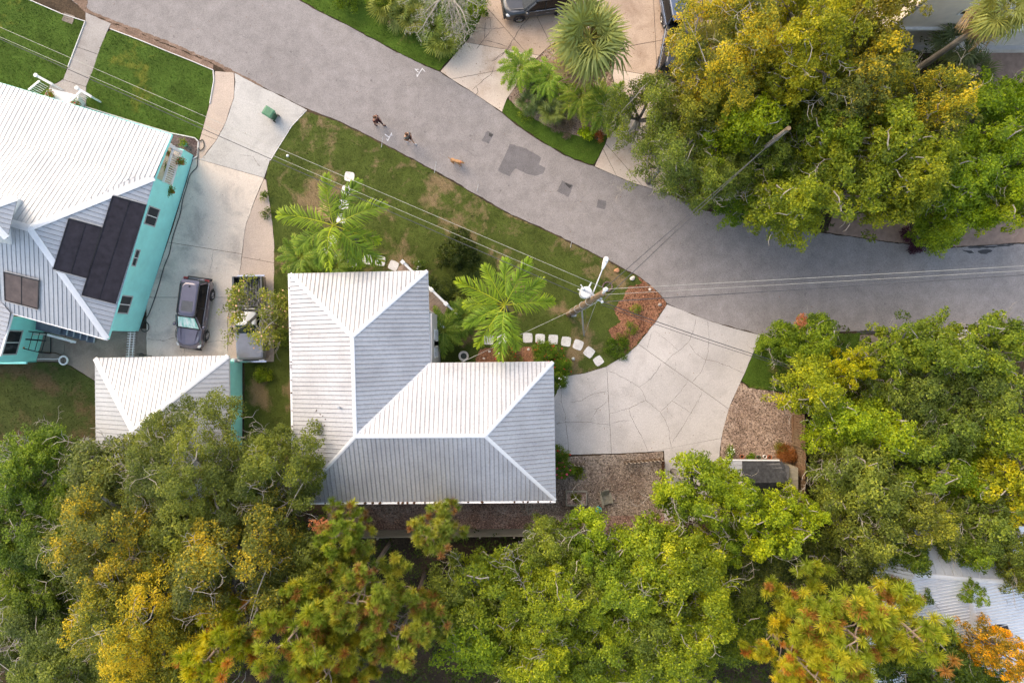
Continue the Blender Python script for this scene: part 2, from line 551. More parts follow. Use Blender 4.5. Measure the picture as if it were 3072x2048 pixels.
# leaves: the ramp runs over the tint value; the gold oak stops are painted sunlight
M['oak'] = leafmat('oak_leaves', [(0.0, (0.085, 0.108, 0.030)), (0.45, (0.180, 0.210, 0.046)), (0.75, (0.27, 0.29, 0.055)), (1.0, (0.40, 0.385, 0.06))])
M['oak_sun_gold'] = leafmat('painted_sun_oak_leaves', [(0.0, (0.10, 0.13, 0.028)), (0.38, (0.21, 0.235, 0.036)), (0.54, (0.36, 0.34, 0.042)), (0.72, (0.60, 0.47, 0.042)), (1.0, (0.74, 0.52, 0.045))])  # upper stops put golden low sunlight into the leaf colour
M['oak_sun_tip'] = leafmat('painted_sun_tip_oak_leaves', [(0.0, (0.085, 0.105, 0.030)), (0.45, (0.18, 0.205, 0.045)), (0.66, (0.27, 0.27, 0.05)), (0.80, (0.52, 0.40, 0.045)), (1.0, (0.66, 0.46, 0.045))])  # only the last stops carry the painted golden sunlight
M['fresh'] = leafmat('fresh_leaves', [(0.0, (0.085, 0.135, 0.020)), (0.45, (0.21, 0.285, 0.028)), (0.75, (0.34, 0.40, 0.036)), (1.0, (0.50, 0.52, 0.045))])
M['pine'] = leafmat('pine_needles', [(0.0, (0.34, 0.14, 0.06)), (0.14, (0.38, 0.19, 0.075)), (0.22, (0.17, 0.225, 0.04)), (0.6, (0.27, 0.32, 0.05)), (1.0, (0.52, 0.44, 0.07))], 0.3)
M['palm'] = leafmat('palm_leaflets', [(0.0, (0.085, 0.15, 0.025)), (0.5, (0.20, 0.31, 0.032)), (0.85, (0.36, 0.45, 0.05)), (1.0, (0.62, 0.54, 0.12))], 0.35)
M['fan'] = leafmat('fan_palm_leaves', [(0.0, (0.12, 0.155, 0.06)), (0.5, (0.21, 0.255, 0.085)), (0.85, (0.31, 0.34, 0.105)), (1.0, (0.52, 0.43, 0.16))], 0.3)
M['deadleaf'] = leafmat('dead_fronds', [(0.0, (0.25, 0.15, 0.08)), (0.5, (0.40, 0.27, 0.15)), (1.0, (0.52, 0.40, 0.27))], 0.25)
M['agave'] = leafmat('blue_agave_leaves', [(0.0, (0.045, 0.07, 0.075)), (1.0, (0.13, 0.18, 0.19))], 0.1)
M['purple'] = leafmat('purple_leaves', [(0.0, (0.035, 0.012, 0.022)), (1.0, (0.11, 0.03, 0.06))], 0.2)
M['moss'] = leafmat('grey_moss', [(0.0, (0.20, 0.19, 0.16)), (1.0, (0.42, 0.40, 0.35))], 0.2)
M['redleaf'] = leafmat('rusty_leaves', [(0.0, (0.30, 0.10, 0.04)), (1.0, (0.60, 0.22, 0.10))], 0.3)
M['chip'] = leafmat('loose_chips', [(0.0, (0.06, 0.05, 0.045)), (0.4, (0.26, 0.22, 0.19)), (1.0, (0.62, 0.56, 0.50))], 0.05, 0.9)
M['conc_walk'] = concrete('worn_walk_concrete', (0.35, 0.32, 0.30), (0.22, 0.19, 0.17), 0.7, 0.8)
M['picket_tan'] = plain('bleached_picket_wood', (0.44, 0.37, 0.29), 0.85)
# ------------------------------------------------------------------ ground, road, lawns, driveways
def sheet(name, pts_px, z, mat, parent=None, z0=None):
    mb = MB()
    mb.prism(W2(pts_px), z - 0.06 if z0 is None else z0, z)
    o = mb.build(name, mat, parent)
    if parent is None: o['kind'] = 'structure'
    return o

g = MB()
g.add([(-900, -900, 0), (900, -900, 0), (900, 900, 0), (-900, 900, 0)], [(0, 1, 2, 3)])
ground = g.build('ground', M['soil']); ground['kind'] = 'structure'

ROAD_LO = [(-700, -390), (0, -90), (212, 0), (260, 33), (334, 65), (416, 95), (499, 130), (577, 160), (642, 189), (702, 217), (768, 252), (833, 282), (920, 327),
           (1011, 360), (1098, 403), (1158, 434), (1236, 475), (1310, 514), (1397, 564), (1462, 603), (1536, 644), (1623, 682), (1709, 723), (1805, 771),
           (1857, 797), (1909, 823), (1948, 853), (1983, 884), (2000, 910), (2121, 960), (2280, 1003), (2420, 996), (2564, 994), (2673, 994), (2781, 990), (2868, 983), (3072, 966), (3900, 930)]
ROAD_HI = [(300, -330), (894, 0), (967, 41), (1046, 80), (1115, 117), (1176, 150), (1258, 191), (1319, 217), (1375, 252), (1418, 278), (1462, 308), (1505, 338), (1536, 366),
           (1601, 412), (1666, 451), (1722, 481), (1779, 499), (1840, 525), (1896, 549), (1991, 577), (2108, 629), (2212, 652), (2304, 678), (2420, 694), (2547, 710), (2634, 723), (2738, 736), (2846, 745), (2954, 738), (3041, 732), (3900, 710)]
road_px = ragged(ROAD_LO + list(reversed(ROAD_HI)), 1.6, 14, 3)
road = sheet('road', road_px, 0.02, M['asphalt'], z0=-0.04)

def road_piece(name, pts, z, mat, amp=1.2, seed=1):
    return sheet(name, ragged(pts, amp, 7, seed), z, mat, road, z0=0.012)
road_piece('asphalt_patch', [(1462, 392), (1481, 403), (1466, 431), (1445, 423)], 0.026, M['patch'], seed=2)
road_piece('asphalt_patch', [(1530, 432), (1579, 447), (1623, 473), (1616, 494), (1636, 505), (1629, 522), (1601, 527), (1575, 520), (1545, 505), (1527, 531), (1494, 512)], 0.026, M['patch'], seed=3)
road_piece('asphalt_patch', [(1686, 542), (1720, 557), (1705, 591), (1670, 575)], 0.026, M['patch'], seed=4)
road_piece('asphalt_patch', [(1794, 598), (1819, 603), (1814, 629), (1789, 622)], 0.026, M['patch'], seed=5)
road_piece('tar_stain', [(1693, 548), (1716, 556), (1710, 565), (1700, 556)], 0.031, M['patch_wet'], 1.5, 6)
road_piece('tar_stain', [(1468, 400), (1479, 406), (1474, 413), (1468, 408)], 0.031, M['patch_wet'], 1.5, 7)
road_piece('tar_stain', [(2932, 752), (2960, 748), (2978, 750), (2974, 757), (2950, 763), (2936, 757)], 0.026, M['patch_wet'], 1.5, 8)
road_piece('tar_stain', [(2886, 749), (2912, 753), (2922, 759), (2908, 761), (2890, 754)], 0.026, M['patch_wet'], 1.5, 9)
road_piece('tar_stain', [(2900, 737), (2960, 739), (3040, 731), (3040, 737), (2960, 745), (2905, 744)], 0.026, M['patch_wet'], 1.5, 10)
road_piece('tar_stain', [(2570, 992), (2680, 992), (2680, 1000), (2572, 1003)], 0.026, M['patch_wet'], 1.5, 13)
# worn dark edge along the gutter by the left houses
road_piece('gutter_stain', [(212, -6), (262, 0), (262, 28), (334, 60), (416, 90), (499, 122), (577, 155), (642, 184), (702, 212), (766, 244), (790, 262), (730, 250), (642, 192), (499, 132), (334, 68), (250, 34)], 0.027, M['gutter'], 2.5, 11)

# sprayed survey marks
def mark(strokes, ox, oy, k, w=0.045):
    mb = MB()
    z = 0.030
    for st in strokes:
        for a, b in zip(st[:-1], st[1:]):
            A = P(ox + a[0] * k, oy + a[1] * k); B = P(ox + b[0] * k, oy + b[1] * k)
            d = (B - A).normalized(); n_ = Vector((-d.y, d.x, 0)) * w / 2
            A = A - d * w * 0.3; B = B + d * w * 0.3
            q = [A - n_, B - n_, B + n_, A + n_]
            mb.add([(p.x, p.y, z) for p in q], [(0, 1, 2, 3)])
            z += 0.0012
    mb.build('paint_mark', M['paint'], road)
mark([[(490, 545), (570, 605)], [(620, 520), (545, 675), (528, 638)], [(615, 525), (628, 572)]], 1080, 320, 0.1531, 0.05)
mark([[(1095, 1110), (1150, 1165)], [(1215, 1100), (1130, 1235), (1128, 1195)], [(1210, 1105), (1255, 1150)], [(1100, 1120), (1150, 1118)]], 1040, 0, 0.1871, 0.05)

rgk = random.Random(77)
def road_cracks():
    out = []
    for (x, y, a, L) in ((1000, 230, 20, 150), (1350, 420, 28, 120), (1640, 600, 30, 160), (2150, 760, 8, 200), (2500, 860, 2, 220), (700, 90, 25, 120), (2000, 820, -60, 70), (1250, 330, -55, 60), (1900, 690, 15, 120), (2760, 800, -3, 180)):
        pts = [(x, y)]; aa = R_(a)
        for k in range(int(L / 14)):
            aa += rgk.uniform(-0.35, 0.35); pts.append((pts[-1][0] + 14 * math.cos(aa), pts[-1][1] + 14 * math.sin(aa)))
        out.append(pts)
    return out
# lawns -------------------------------------------------------------------------------------------
LAWNS = []
def lawn(name, pts, kind, z=0.05, seed=1, amp=1.6, dens=130, excl=()):
    rp = ragged(pts, amp, 9, seed)
    o = sheet(name, rp, z, M['grass_' + kind], z0=-0.05)
    LAWNS.append((W2(rp), z, kind, dens, [W2(e) for e in excl]))
    return o
lawn('lawn', [(-600, -300), (82, -2), (186, 43), (257, 66), (234, 126), (204, 204), (191, 238), (173, 249), (150, 255), (150, 340), (-600, 340)], 'lush', seed=1, dens=150)
LB = [(334, 91), (416, 122), (499, 156), (577, 187), (639, 214), (641, 243), (629, 312), (611, 382), (598, 420), (585, 414), (512, 399), (400, 366), (260, 321), (260, 260), (278, 217), (303, 143), (321, 100)]
lawn('lawn', LB, 'lush', seed=2, dens=150)
DRV_CURVE = [(1998, 916), (1970, 958), (1944, 992), (1909, 1036), (1874, 1066), (1818, 1098), (1753, 1118), (1696, 1127), (1679, 1153)]
road_c = [(x - 2, y + 4) for (x, y) in ROAD_LO if 921 <= x <= 2001]
LD = [(921, 336)] + road_c + DRV_CURVE + [(1660, 1200), (1400, 1200), (1000, 1420), (735, 1420), (735, 1088), (823, 1085), (823, 851), (824, 731), (816, 653), (800, 540), (796, 533), (811, 483), (837, 440), (876, 379)]
MULCH = [(1914, 830), (1952, 860), (1985, 890), (1999, 914), (1970, 956), (1944, 990), (1909, 1032), (1878, 1058), (1840, 1014), (1822, 992), (1861, 966), (1840, 927), (1866, 897), (1883, 862), (1926, 849)]
BED = [(1440, 1048), (1500, 1040), (1590, 1038), (1610, 1060), (1600, 1095), (1420, 1100)]
HOUSE_X = [(905, 850), (1270, 850), (1270, 1110), (1620, 1110), (1620, 1460), (905, 1460)]
lawn('lawn', LD, 'yard', seed=3, dens=110, excl=(MULCH, BED, HOUSE_X))
LE = [(894, -4), (967, 38), (1046, 77), (1115, 114), (1176, 147), (1258, 188), (1317, 214), (1375, 150), (1418, 102), (1440, 56), (1457, 0), (1480, -420), (150, -420)]
lawn('lawn', LE, 'verge', seed=4, dens=130)
LG = [(1506, 335), (1536, 362), (1601, 408), (1666, 447), (1722, 477), (1781, 495), (1813, 436), (1824, 405), (1740, 410), (1640, 380), (1560, 330), (1522, 296)]
lawn('lawn', LG, 'verge', seed=5, dens=150)
LI = [(2283, 1008), (2304, 998), (2420, 1001), (2580, 1000), (2560, 1150), (2400, 1180), (2304, 1170), (2247, 1161), (2225, 1140), (2256, 1066)]
lawn('lawn', LI, 'verge', seed=6, dens=130)
LM = [(-250, 1086), (100, 1086), (180, 1086), (215, 1100), (287, 1145), (292, 1500), (-250, 1500)]
lawn('lawn', LM, 'dark', seed=7, dens=110)

def bed(name, pts, mat, z, amp=2.0, seed=1):
    return sheet(name, ragged(pts, amp, 8, seed), z, mat, z0=-0.05)
bed('mulch_bed', MULCH, M['mulch_red'], 0.075, 3.0, 21)
bed('flower_bed', BED, M['mulch_red'], 0.072, 3.0, 22)
bed('mulch_bed', [(500, 392), (512, 401), (585, 417), (594, 424), (592, 470), (580, 476), (500, 440)], M['mulch_dark'], 0.062, 1.0, 23)
bed('mulch_bed', [(262, 40), (334, 70), (416, 100), (499, 136), (577, 166), (640, 194), (640, 212), (577, 185), (499, 154), (416, 120), (334, 89), (322, 88)], M['gutter'], 0.034, 1.5, 24)
bed('mulch_bed', [(2221, 1146), (2247, 1163), (2304, 1172), (2345, 1180), (2385, 1225), (2392, 1400), (2392, 1540), (2150, 1540), (2156, 1430), (2163, 1330), (2169, 1287), (2186, 1226), (2204, 1183)], M['mulch_brown'], 0.040, 2.0, 25)
bed('palm_bed', [(1524, 294), (1601, 186), (1650, 140), (1700, 120), (1800, 130), (1831, 208), (1845, 270), (1845, 390), (1826, 405), (1740, 412), (1640, 384), (1560, 334)], M['mulch_brown'], 0.030, 2.0, 26)
bed('shell_yard', [(1560, 1380), (1670, 1372), (1866, 1362), (1988, 1354), (1989, 1500), (2000, 1545), (1560, 1545)], M['shell'], 0.044, 2.0, 27)
bed('side_path', [(980, 1480), (1562, 1480), (1562, 1546), (2040, 1546), (2040, 1600), (980, 1600)], M['litter'], 0.040, 2.0, 28)
bed('paver_drive', [(2500, 640), (2720, 640), (2740, 733), (2634, 720), (2547, 707), (2480, 697)], M['brickpave'], 0.030, 1.0, 29)
bed('paver_drive', [(2840, 640), (3150, 620), (3150, 724), (3041, 729), (2954, 735), (2846, 741)], M['brickpave'], 0.030, 1.0, 30)
bed('paver_yard', [(2920, 150), (3200, 150), (3200, 330), (2860, 300)], M['brickpave'], 0.030, 1.0, 31)
bed('path', [(2570, 1004), (2700, 1006), (2740, 1200), (2730, 1260), (2660, 1260), (2590, 1190)], M['conc_old'], 0.030, 1.5, 32)

# grass blades over every lawn, one mass
rs = np.random.RandomState(5)
byk = {}
for (poly, z, kind, dens, excl) in LAWNS:
    xs = [p[0] for p in poly]; ys = [p[1] for p in poly]
    x0, x1, y0, y1 = max(min(xs), -36), min(max(xs), 36), max(min(ys), -24), min(max(ys), 24)
    n = int((x1 - x0) * (y1 - y0) * dens)
    X = rs.uniform(x0, x1, n); Y = rs.uniform(y0, y1, n)
    k = inside(poly, X, Y)
    for e in excl: k &= ~inside(e, X, Y)
    byk.setdefault(kind, []).append(np.stack([X[k], Y[k], np.full(k.sum(), z - 0.004)], 1))
for kind, arr in byk.items():
    C = np.concatenate(arr)
    n = len(C)
    a = rs.uniform(0, 2 * np.pi, n); b = rs.uniform(0, 2 * np.pi, n)
    w = rs.uniform(0.014, 0.030, n); L = rs.uniform(0.02, 0.07, n); h = rs.uniform(0.035, 0.085, n)
    dx = np.stack([np.cos(a) * w, np.sin(a) * w, np.zeros(n)], 1)
    tip = C + np.stack([np.cos(b) * L, np.sin(b) * L, h], 1)
    V = np.stack([C - dx, C + dx, tip], 1).reshape(-1, 3)
    F = np.arange(n * 3).reshape(-1, 3)
    t = np.repeat(rs.uniform(0, 1, n), 3)
    o = link('grass', np_mesh('grass', V, F, M['blade_' + kind], t))
    props(o, {'lush': 'dense bright green grass on the clipped left lawns', 'yard': 'patchy green and straw coloured grass of the front yard',
              'verge': 'mid green grass on the verges along the road', 'dark': 'dull dark grass behind the turquoise house'}[kind], 'grass', None, 'stuff')

# concrete slabs -------------------------------------------------------------------------------
def cut(poly, lines):
    """split a ground polygon along straight joints -> list of polygons"""
    bm = bmesh.new()
    f = bm.faces.new([bm.verts.new((p[0], p[1], 0)) for p in poly])
    for (a, b) in lines:
        A, B = P(*a), P(*b)
        d = (B - A); n_ = Vector((-d.y, d.x, 0)).normalized()
        bmesh.ops.bisect_plane(bm, geom=bm.verts[:] + bm.edges[:] + bm.faces[:], plane_co=A, plane_no=n_, dist=0.002)
    out = [[(v.co.x, v.co.y) for v in f.verts] for f in bm.faces if f.calc_area() > 0.02]
    bm.free()
    return out

def shrink(poly, e):
    n = len(poly)
    if poly_area(poly) < 0: poly = poly[::-1]
    out = []
    for i in range(n):
        p0, p1, p2 = Vector(poly[i - 1]), Vector(poly[i]), Vector(poly[(i + 1) % n])
        d1 = (p1 - p0); d2 = (p2 - p1)
        if d1.length < 1e-5 or d2.length < 1e-5: out.append(tuple(p1)); continue
        d1.normalize(); d2.normalize()
        n1 = Vector((-d1.y, d1.x)); n2 = Vector((-d2.y, d2.x))
        m_ = n1 + n2
        if m_.length < 0.3: out.append(tuple(p1)); continue
        m_.normalize()
        k = e / max(0.5, m_.dot(n1))
        out.append((p1.x + m_.x * k, p1.y + m_.y * k))
    return out

def slabs(name, pts, lines, mats, z, seed=1, gap=0.014, part='slab', amp=0.6):
    """a paved area: dark bed below, each slab its own part"""
    rp = ragged(pts, amp, 14, seed)
    o = sheet(name, rp, z - 0.022, M['joint'], z0=-0.05)
    rg = random.Random(seed)
    for q in cut(W2(rp), lines):
        mb = MB()
        mb.prism(shrink(q, gap), z - 0.05, z + rg.uniform(-0.003, 0.003))
        cx = sum(p[0] for p in q) / len(q); cy = sum(p[1] for p in q) / len(q)
        m_ = mats(cx, cy) if callable(mats) else mats
        mb.build(part, m_, o)
    return o

def cracks(parent, lines, z, w=0.022, seed=1, mat=None):
    rg = random.Random(seed)
    for ln in lines:
        pts = []
        for a, b in zip(ln[:-1], ln[1:]):
            L = math.hypot(b[0] - a[0], b[1] - a[1]); k = max(1, int(L / 7))
            for j in range(k):
                t = j / k
                pts.append((a[0] + (b[0] - a[0]) * t + rg.uniform(-1.2, 1.2), a[1] + (b[1] - a[1]) * t + rg.uniform(-1.2, 1.2)))
        pts.append(ln[-1])
        mb = MB()
        V = []
        for i, p in enumerate(pts):
            A = P(*pts[max(0, i - 1)]); B = P(*pts[min(len(pts) - 1, i + 1)])
            d = (B - A).normalized(); q = P(*p)
            ww = w * rg.uniform(0.5, 1.3) * (0.4 if i in (0, len(pts) - 1) else 1)
            V += [(q.x - d.y * ww / 2, q.y + d.x * ww / 2, z), (q.x + d.y * ww / 2, q.y - d.x * ww / 2, z)]
        mb.add(V, [(2 * i + 1, 2 * i + 3, 2 * i + 2, 2 * i) for i in range(len(pts) - 1)])
        mb.build('crack', mat or M['crack'], parent)

cracks(road, road_cracks(), 0.0245, 0.012, 12, M['patch'])
# walkway of the turquoise house
slabs('walkway', [(258, 38), (334, 72), (321, 100), (303, 143), (278, 217), (260, 260), (260, 330), (150, 330), (150, 257), (173, 250), (191, 238), (204, 204), (234, 126), (257, 66)],
      [((225, 140), (300, 166)), ((185, 238), (260, 262))], M['conc_walk'], 0.052, 3)
# left driveway
DL = [(704, 219), (768, 254), (833, 284), (919, 329), (876, 377), (837, 438), (811, 481), (794, 533), (768, 594), (737, 680), (722, 806), (684, 949), (684, 1160), (440, 1160), (440, 1028), (440, 900), (452, 880), (520, 680), (580, 478), (607, 476), (650, 421), (676, 373), (702, 295), (706, 247)]
def dl_mat(x, y):
    py = 1024 - y * KP
    return M['conc_light'] if py < 560 else (M['conc_mid'] if py < 1000 else M['conc_tan'] if False else M['conc_mid'])
d1 = slabs('driveway', DL, [((598, 479), (768, 527)), ((512, 728), (724, 762)), ((300, 892), (800, 892))], dl_mat, 0.050, 4)
cracks(d1, [[(640, 750), (636, 790), (630, 815)], [(442, 1016), (490, 1022), (530, 1012), (620, 1028), (652, 1022), (690, 1024)], [(556, 1040), (552, 1066)], [(468, 770), (462, 830), (452, 880)], [(780, 500), (760, 470), (720, 466)]], 0.056, 0.02, 5)
slabs('driveway_edge', [(642, 243), (645, 214), (702, 219), (705, 247), (702, 295), (676, 373), (650, 421), (607, 477), (586, 478), (598, 422), (611, 382), (629, 312)], [((600, 400), (700, 440))], M['conc_pink'], 0.048, 5)
slabs('driveway_edge', [(793, 536), (800, 542), (816, 653), (824, 731), (823, 851), (823, 1085), (684, 1085), (684, 949), (722, 806), (737, 680), (768, 594)], [((720, 770), (830, 790)), ((680, 950), (830, 955))], M['conc_pink'], 0.048, 6)
slabs('back_pad', [(110, 960), (320, 985), (440, 985), (440, 1160), (292, 1160), (287, 1143), (215, 1098), (180, 1084), (110, 1084)], [((200, 980), (190, 1100))], M['conc_old'], 0.046, 7)
# middle driveway, cracked
DM = [(2001, 912), (2060, 936), (2121, 960), (2200, 984), (2280, 1005), (2256, 1066), (2225, 1138), (2204, 1183), (2186, 1226), (2169, 1287), (2160, 1340), (2155, 1440), (2150, 1560), (1992, 1560), (1992, 1352), (1866, 1359), (1600, 1366), (1600, 1150), (1679, 1150), (1696, 1128), (1753, 1119), (1818, 1099), (1874, 1067), (1909, 1037), (1944, 993), (1970, 959)]
d2 = slabs('driveway', DM, [((1912, 1030), (2184, 1225)), ((1820, 1098), (1834, 1358)), ((1992, 1346), (2165, 1313))], M['conc_drive'], 0.050, 8, 0.011)
def r7(pts): return [(1536 + x / 2.306, 680 + y / 2.306) for (x, y) in pts]
cracks(d2, [r7([(665, 990), (750, 1035), (830, 1075), (880, 1110), (910, 1150), (925, 1200), (980, 1245), (1025, 1280), (1060, 1340), (1085, 1400), (1090, 1460), (1100, 1525)]),
            r7([(680, 1290), (740, 1275), (805, 1255), (925, 1200)]), r7([(805, 1260), (830, 1330), (870, 1400), (910, 1480), (940, 1550)]),
            r7([(1030, 940), (1000, 1000), (950, 1060), (880, 1110)]), r7([(1025, 1280), (1110, 1200), (1170, 1130), (1210, 1075)]),
            r7([(1110, 1205), (1180, 1250), (1235, 1285)]), r7([(1315, 1145), (1270, 1230), (1235, 1285), (1180, 1380), (1105, 1490)]),
            r7([(1270, 640), (1255, 720), (1220, 800), (1150, 860), (1095, 900), (1060, 945)]), r7([(1220, 800), (1260, 870), (1340, 920), (1420, 935), (1500, 965), (1605, 1015)]),
            r7([(1350, 650), (1360, 760), (1355, 860), (1340, 925), (1310, 1000), (1245, 1075)]),
            r7([(345, 1040), (345, 1130), (340, 1210), (370, 1300), (370, 1350), (385, 1450), (390, 1560)]), r7([(295, 1360), (370, 1350), (450, 1350), (530, 1350), (600, 1360), (680, 1370)]), r7([(295, 1210), (340, 1206)]),
            r7([(400, 1215), (480, 1200), (560, 1155), (660, 1135)]), r7([(545, 1335), (590, 1260), (660, 1205)]), r7([(965, 730), (950, 790), (935, 840)]), r7([(985, 720), (1060, 780), (1150, 855)]), r7([(690, 1355), (770, 1340), (830, 1338)])], 0.056, 0.017, 9)
# upper driveway of the house opposite
DT = [(1321, 216), (1375, 152), (1418, 104), (1440, 56), (1457, 0), (1475, -400), (2150, -400), (2150, 200), (2060, 330), (2020, 400), (2005, 582), (1991, 577), (1896, 549), (1840, 525), (1783, 500), (1813, 438), (1826, 406), (1847, 390), (1847, 270), (1833, 208), (1802, 128), (1700, 118), (1650, 138), (1601, 184), (1522, 296), (1506, 337), (1462, 308), (1418, 278), (1375, 252)]
def dt_mat(x, y):
    px, py = 1536 + x * KP, 1024 - y * KP
    return M['conc_tan'] if (py < 90 or px > 1700) and py < 330 else M['conc_beige']
d3 = slabs('driveway', DT, [((1398, 135), (1600, 250)), ((1457, 20), (1602, 186)), ((1840, 208), (2100, 255)), ((1600, 30), (1640, 110)), ((1860, 145), (1930, 132)), ((1960, 0), (1955, -100))], dt_mat, 0.050, 10, 0.016)
def r2(pts): return [(768 + x / 2.306, y / 2.306) for (x, y) in pts]
cracks(d3, [r2([(1535, 195), (1620, 205), (1715, 195)]), r2([(1620, 130), (1622, 205)]), r2([(1560, 130), (1640, 128)]), r2([(1630, 210), (1575, 280), (1525, 345)]), r2([(1575, 280), (1660, 300), (1735, 325)]),
            r2([(1590, 150), (1580, 270)]), r2([(1771, 310), (1740, 350), (1690, 380), (1665, 410), (1630, 425)]), r2([(1648, 450), (1630, 510), (1570, 560), (1495, 625)]), r2([(1525, 595), (1535, 640), (1515, 670)]),
            [(1480, 180), (1510, 165), (1540, 120), (1565, 80), (1590, 50)]], 0.056, 0.03, 11)

# white kerb strips along the clipped lawns and the driveway edges
def kerb(name, pts, w, h, mat, closed=False):
    mb = MB()
    for a, b in zip(pts[:-1], pts[1:]):
        A, B = P(*a), P(*b)
        mb.bar(A + Vector((0, 0, h / 2)), B + Vector((0, 0, h / 2)), w, h)
    o = mb.build(name, mat); o['kind'] = 'structure'
    return o
kerb('kerb_strip', [(82, -2), (186, 43), (216, 53), (258, 66), (236, 124), (206, 203)], 0.05, 0.11, M['paver_white'])
kerb('kerb_strip', [(334, 89), (416, 120), (499, 154), (577, 185), (641, 212), (643, 243), (631, 312)], 0.05, 0.11, M['paver_white'])
kerb('kerb_strip', [(260, 322), (400, 366), (512, 400), (586, 415), (597, 426), (594, 470), (580, 478)], 0.06, 0.12, M['paver_white'])
kerb('kerb_strip', [(921, 331), (877, 378), (838, 439), (812, 482)], 0.05, 0.075, M['paver_white'])
kerb('kerb_wall', [(2750, 1004), (2840, 1000), (2940, 990), (3060, 985)], 0.28, 0.5, M['paver_white'])

# stepping stones
path1 = thing('stepping_stone_path', P(1700, 1030), None, None, kind='structure')
def stone(path, px, py, s, ang, seed):
    rg = random.Random(seed)
    pts = []
    for k in range(16):
        a = 2 * math.pi * k / 16
        c_, s_ = math.cos(a), math.sin(a)
        r = s / 2 / max(abs(c_), abs(s_)) * (0.90 if k % 4 == 2 else 1.0) * rg.uniform(0.97, 1.03)
        q = P(px, py)
        pts.append((q.x + r * math.cos(a + ang), q.y + r * math.sin(a + ang)))
    MB().prism(pts, -0.02, 0.085 + rg.uniform(-0.006, 0.006)).build('stepping_stone', M['paver_white'], path)
for i, (x, y, a) in enumerate([(1466, 1019, 0), (1506, 1016, 5), (1583, 1013, 0), (1620, 1016, -2), (1659, 1018, -4), (1698, 1024, -7), (1734, 1034, -22), (1767, 1056, -38), (1795, 1082, 35)]):
    stone(path1, x, y, 0.63 if i < 8 else 0.58, R_(a), 40 + i)
path2 = thing('stepping_stone_path', P(1050, 700), None, None, kind='structure')
for i, (x, y, a) in enumerate([(1049, 531, -10), (1040, 572, -8), (1032, 615, -5), (1024, 655, -3), (995, 722, 20), (984, 755, 28), (1013, 776, 25), (1055, 788, 12), (1103, 779, 0), (1142, 783, -8), (1181, 797, -25)]):
    stone(path2, x, y, 0.62, R_(a), 60 + i)
# ------------------------------------------------------------------ vegetation generators
def leaf_quads(C, N, size, asp, rs_):
    """diamond leaves: centres C, normals N"""
    n = len(C)
    A = rs_.normal(size=(n, 3))
    T = A - N * (A * N).sum(1, keepdims=True)
    T /= np.linalg.norm(T, axis=1, keepdims=True) + 1e-9
    B = np.cross(N, T)
    s = size * rs_.uniform(0.65, 1.3, (n, 1))
    V = np.stack([C - T * s * 0.55, C + B * s * asp * 0.5, C + T * s * 0.55, C - B * s * asp * 0.5], 1).reshape(-1, 3)
    return V, np.arange(n * 4).reshape(-1, 4)

def unit(a):
    return a / (np.linalg.norm(a, axis=-1, keepdims=True) + 1e-9)

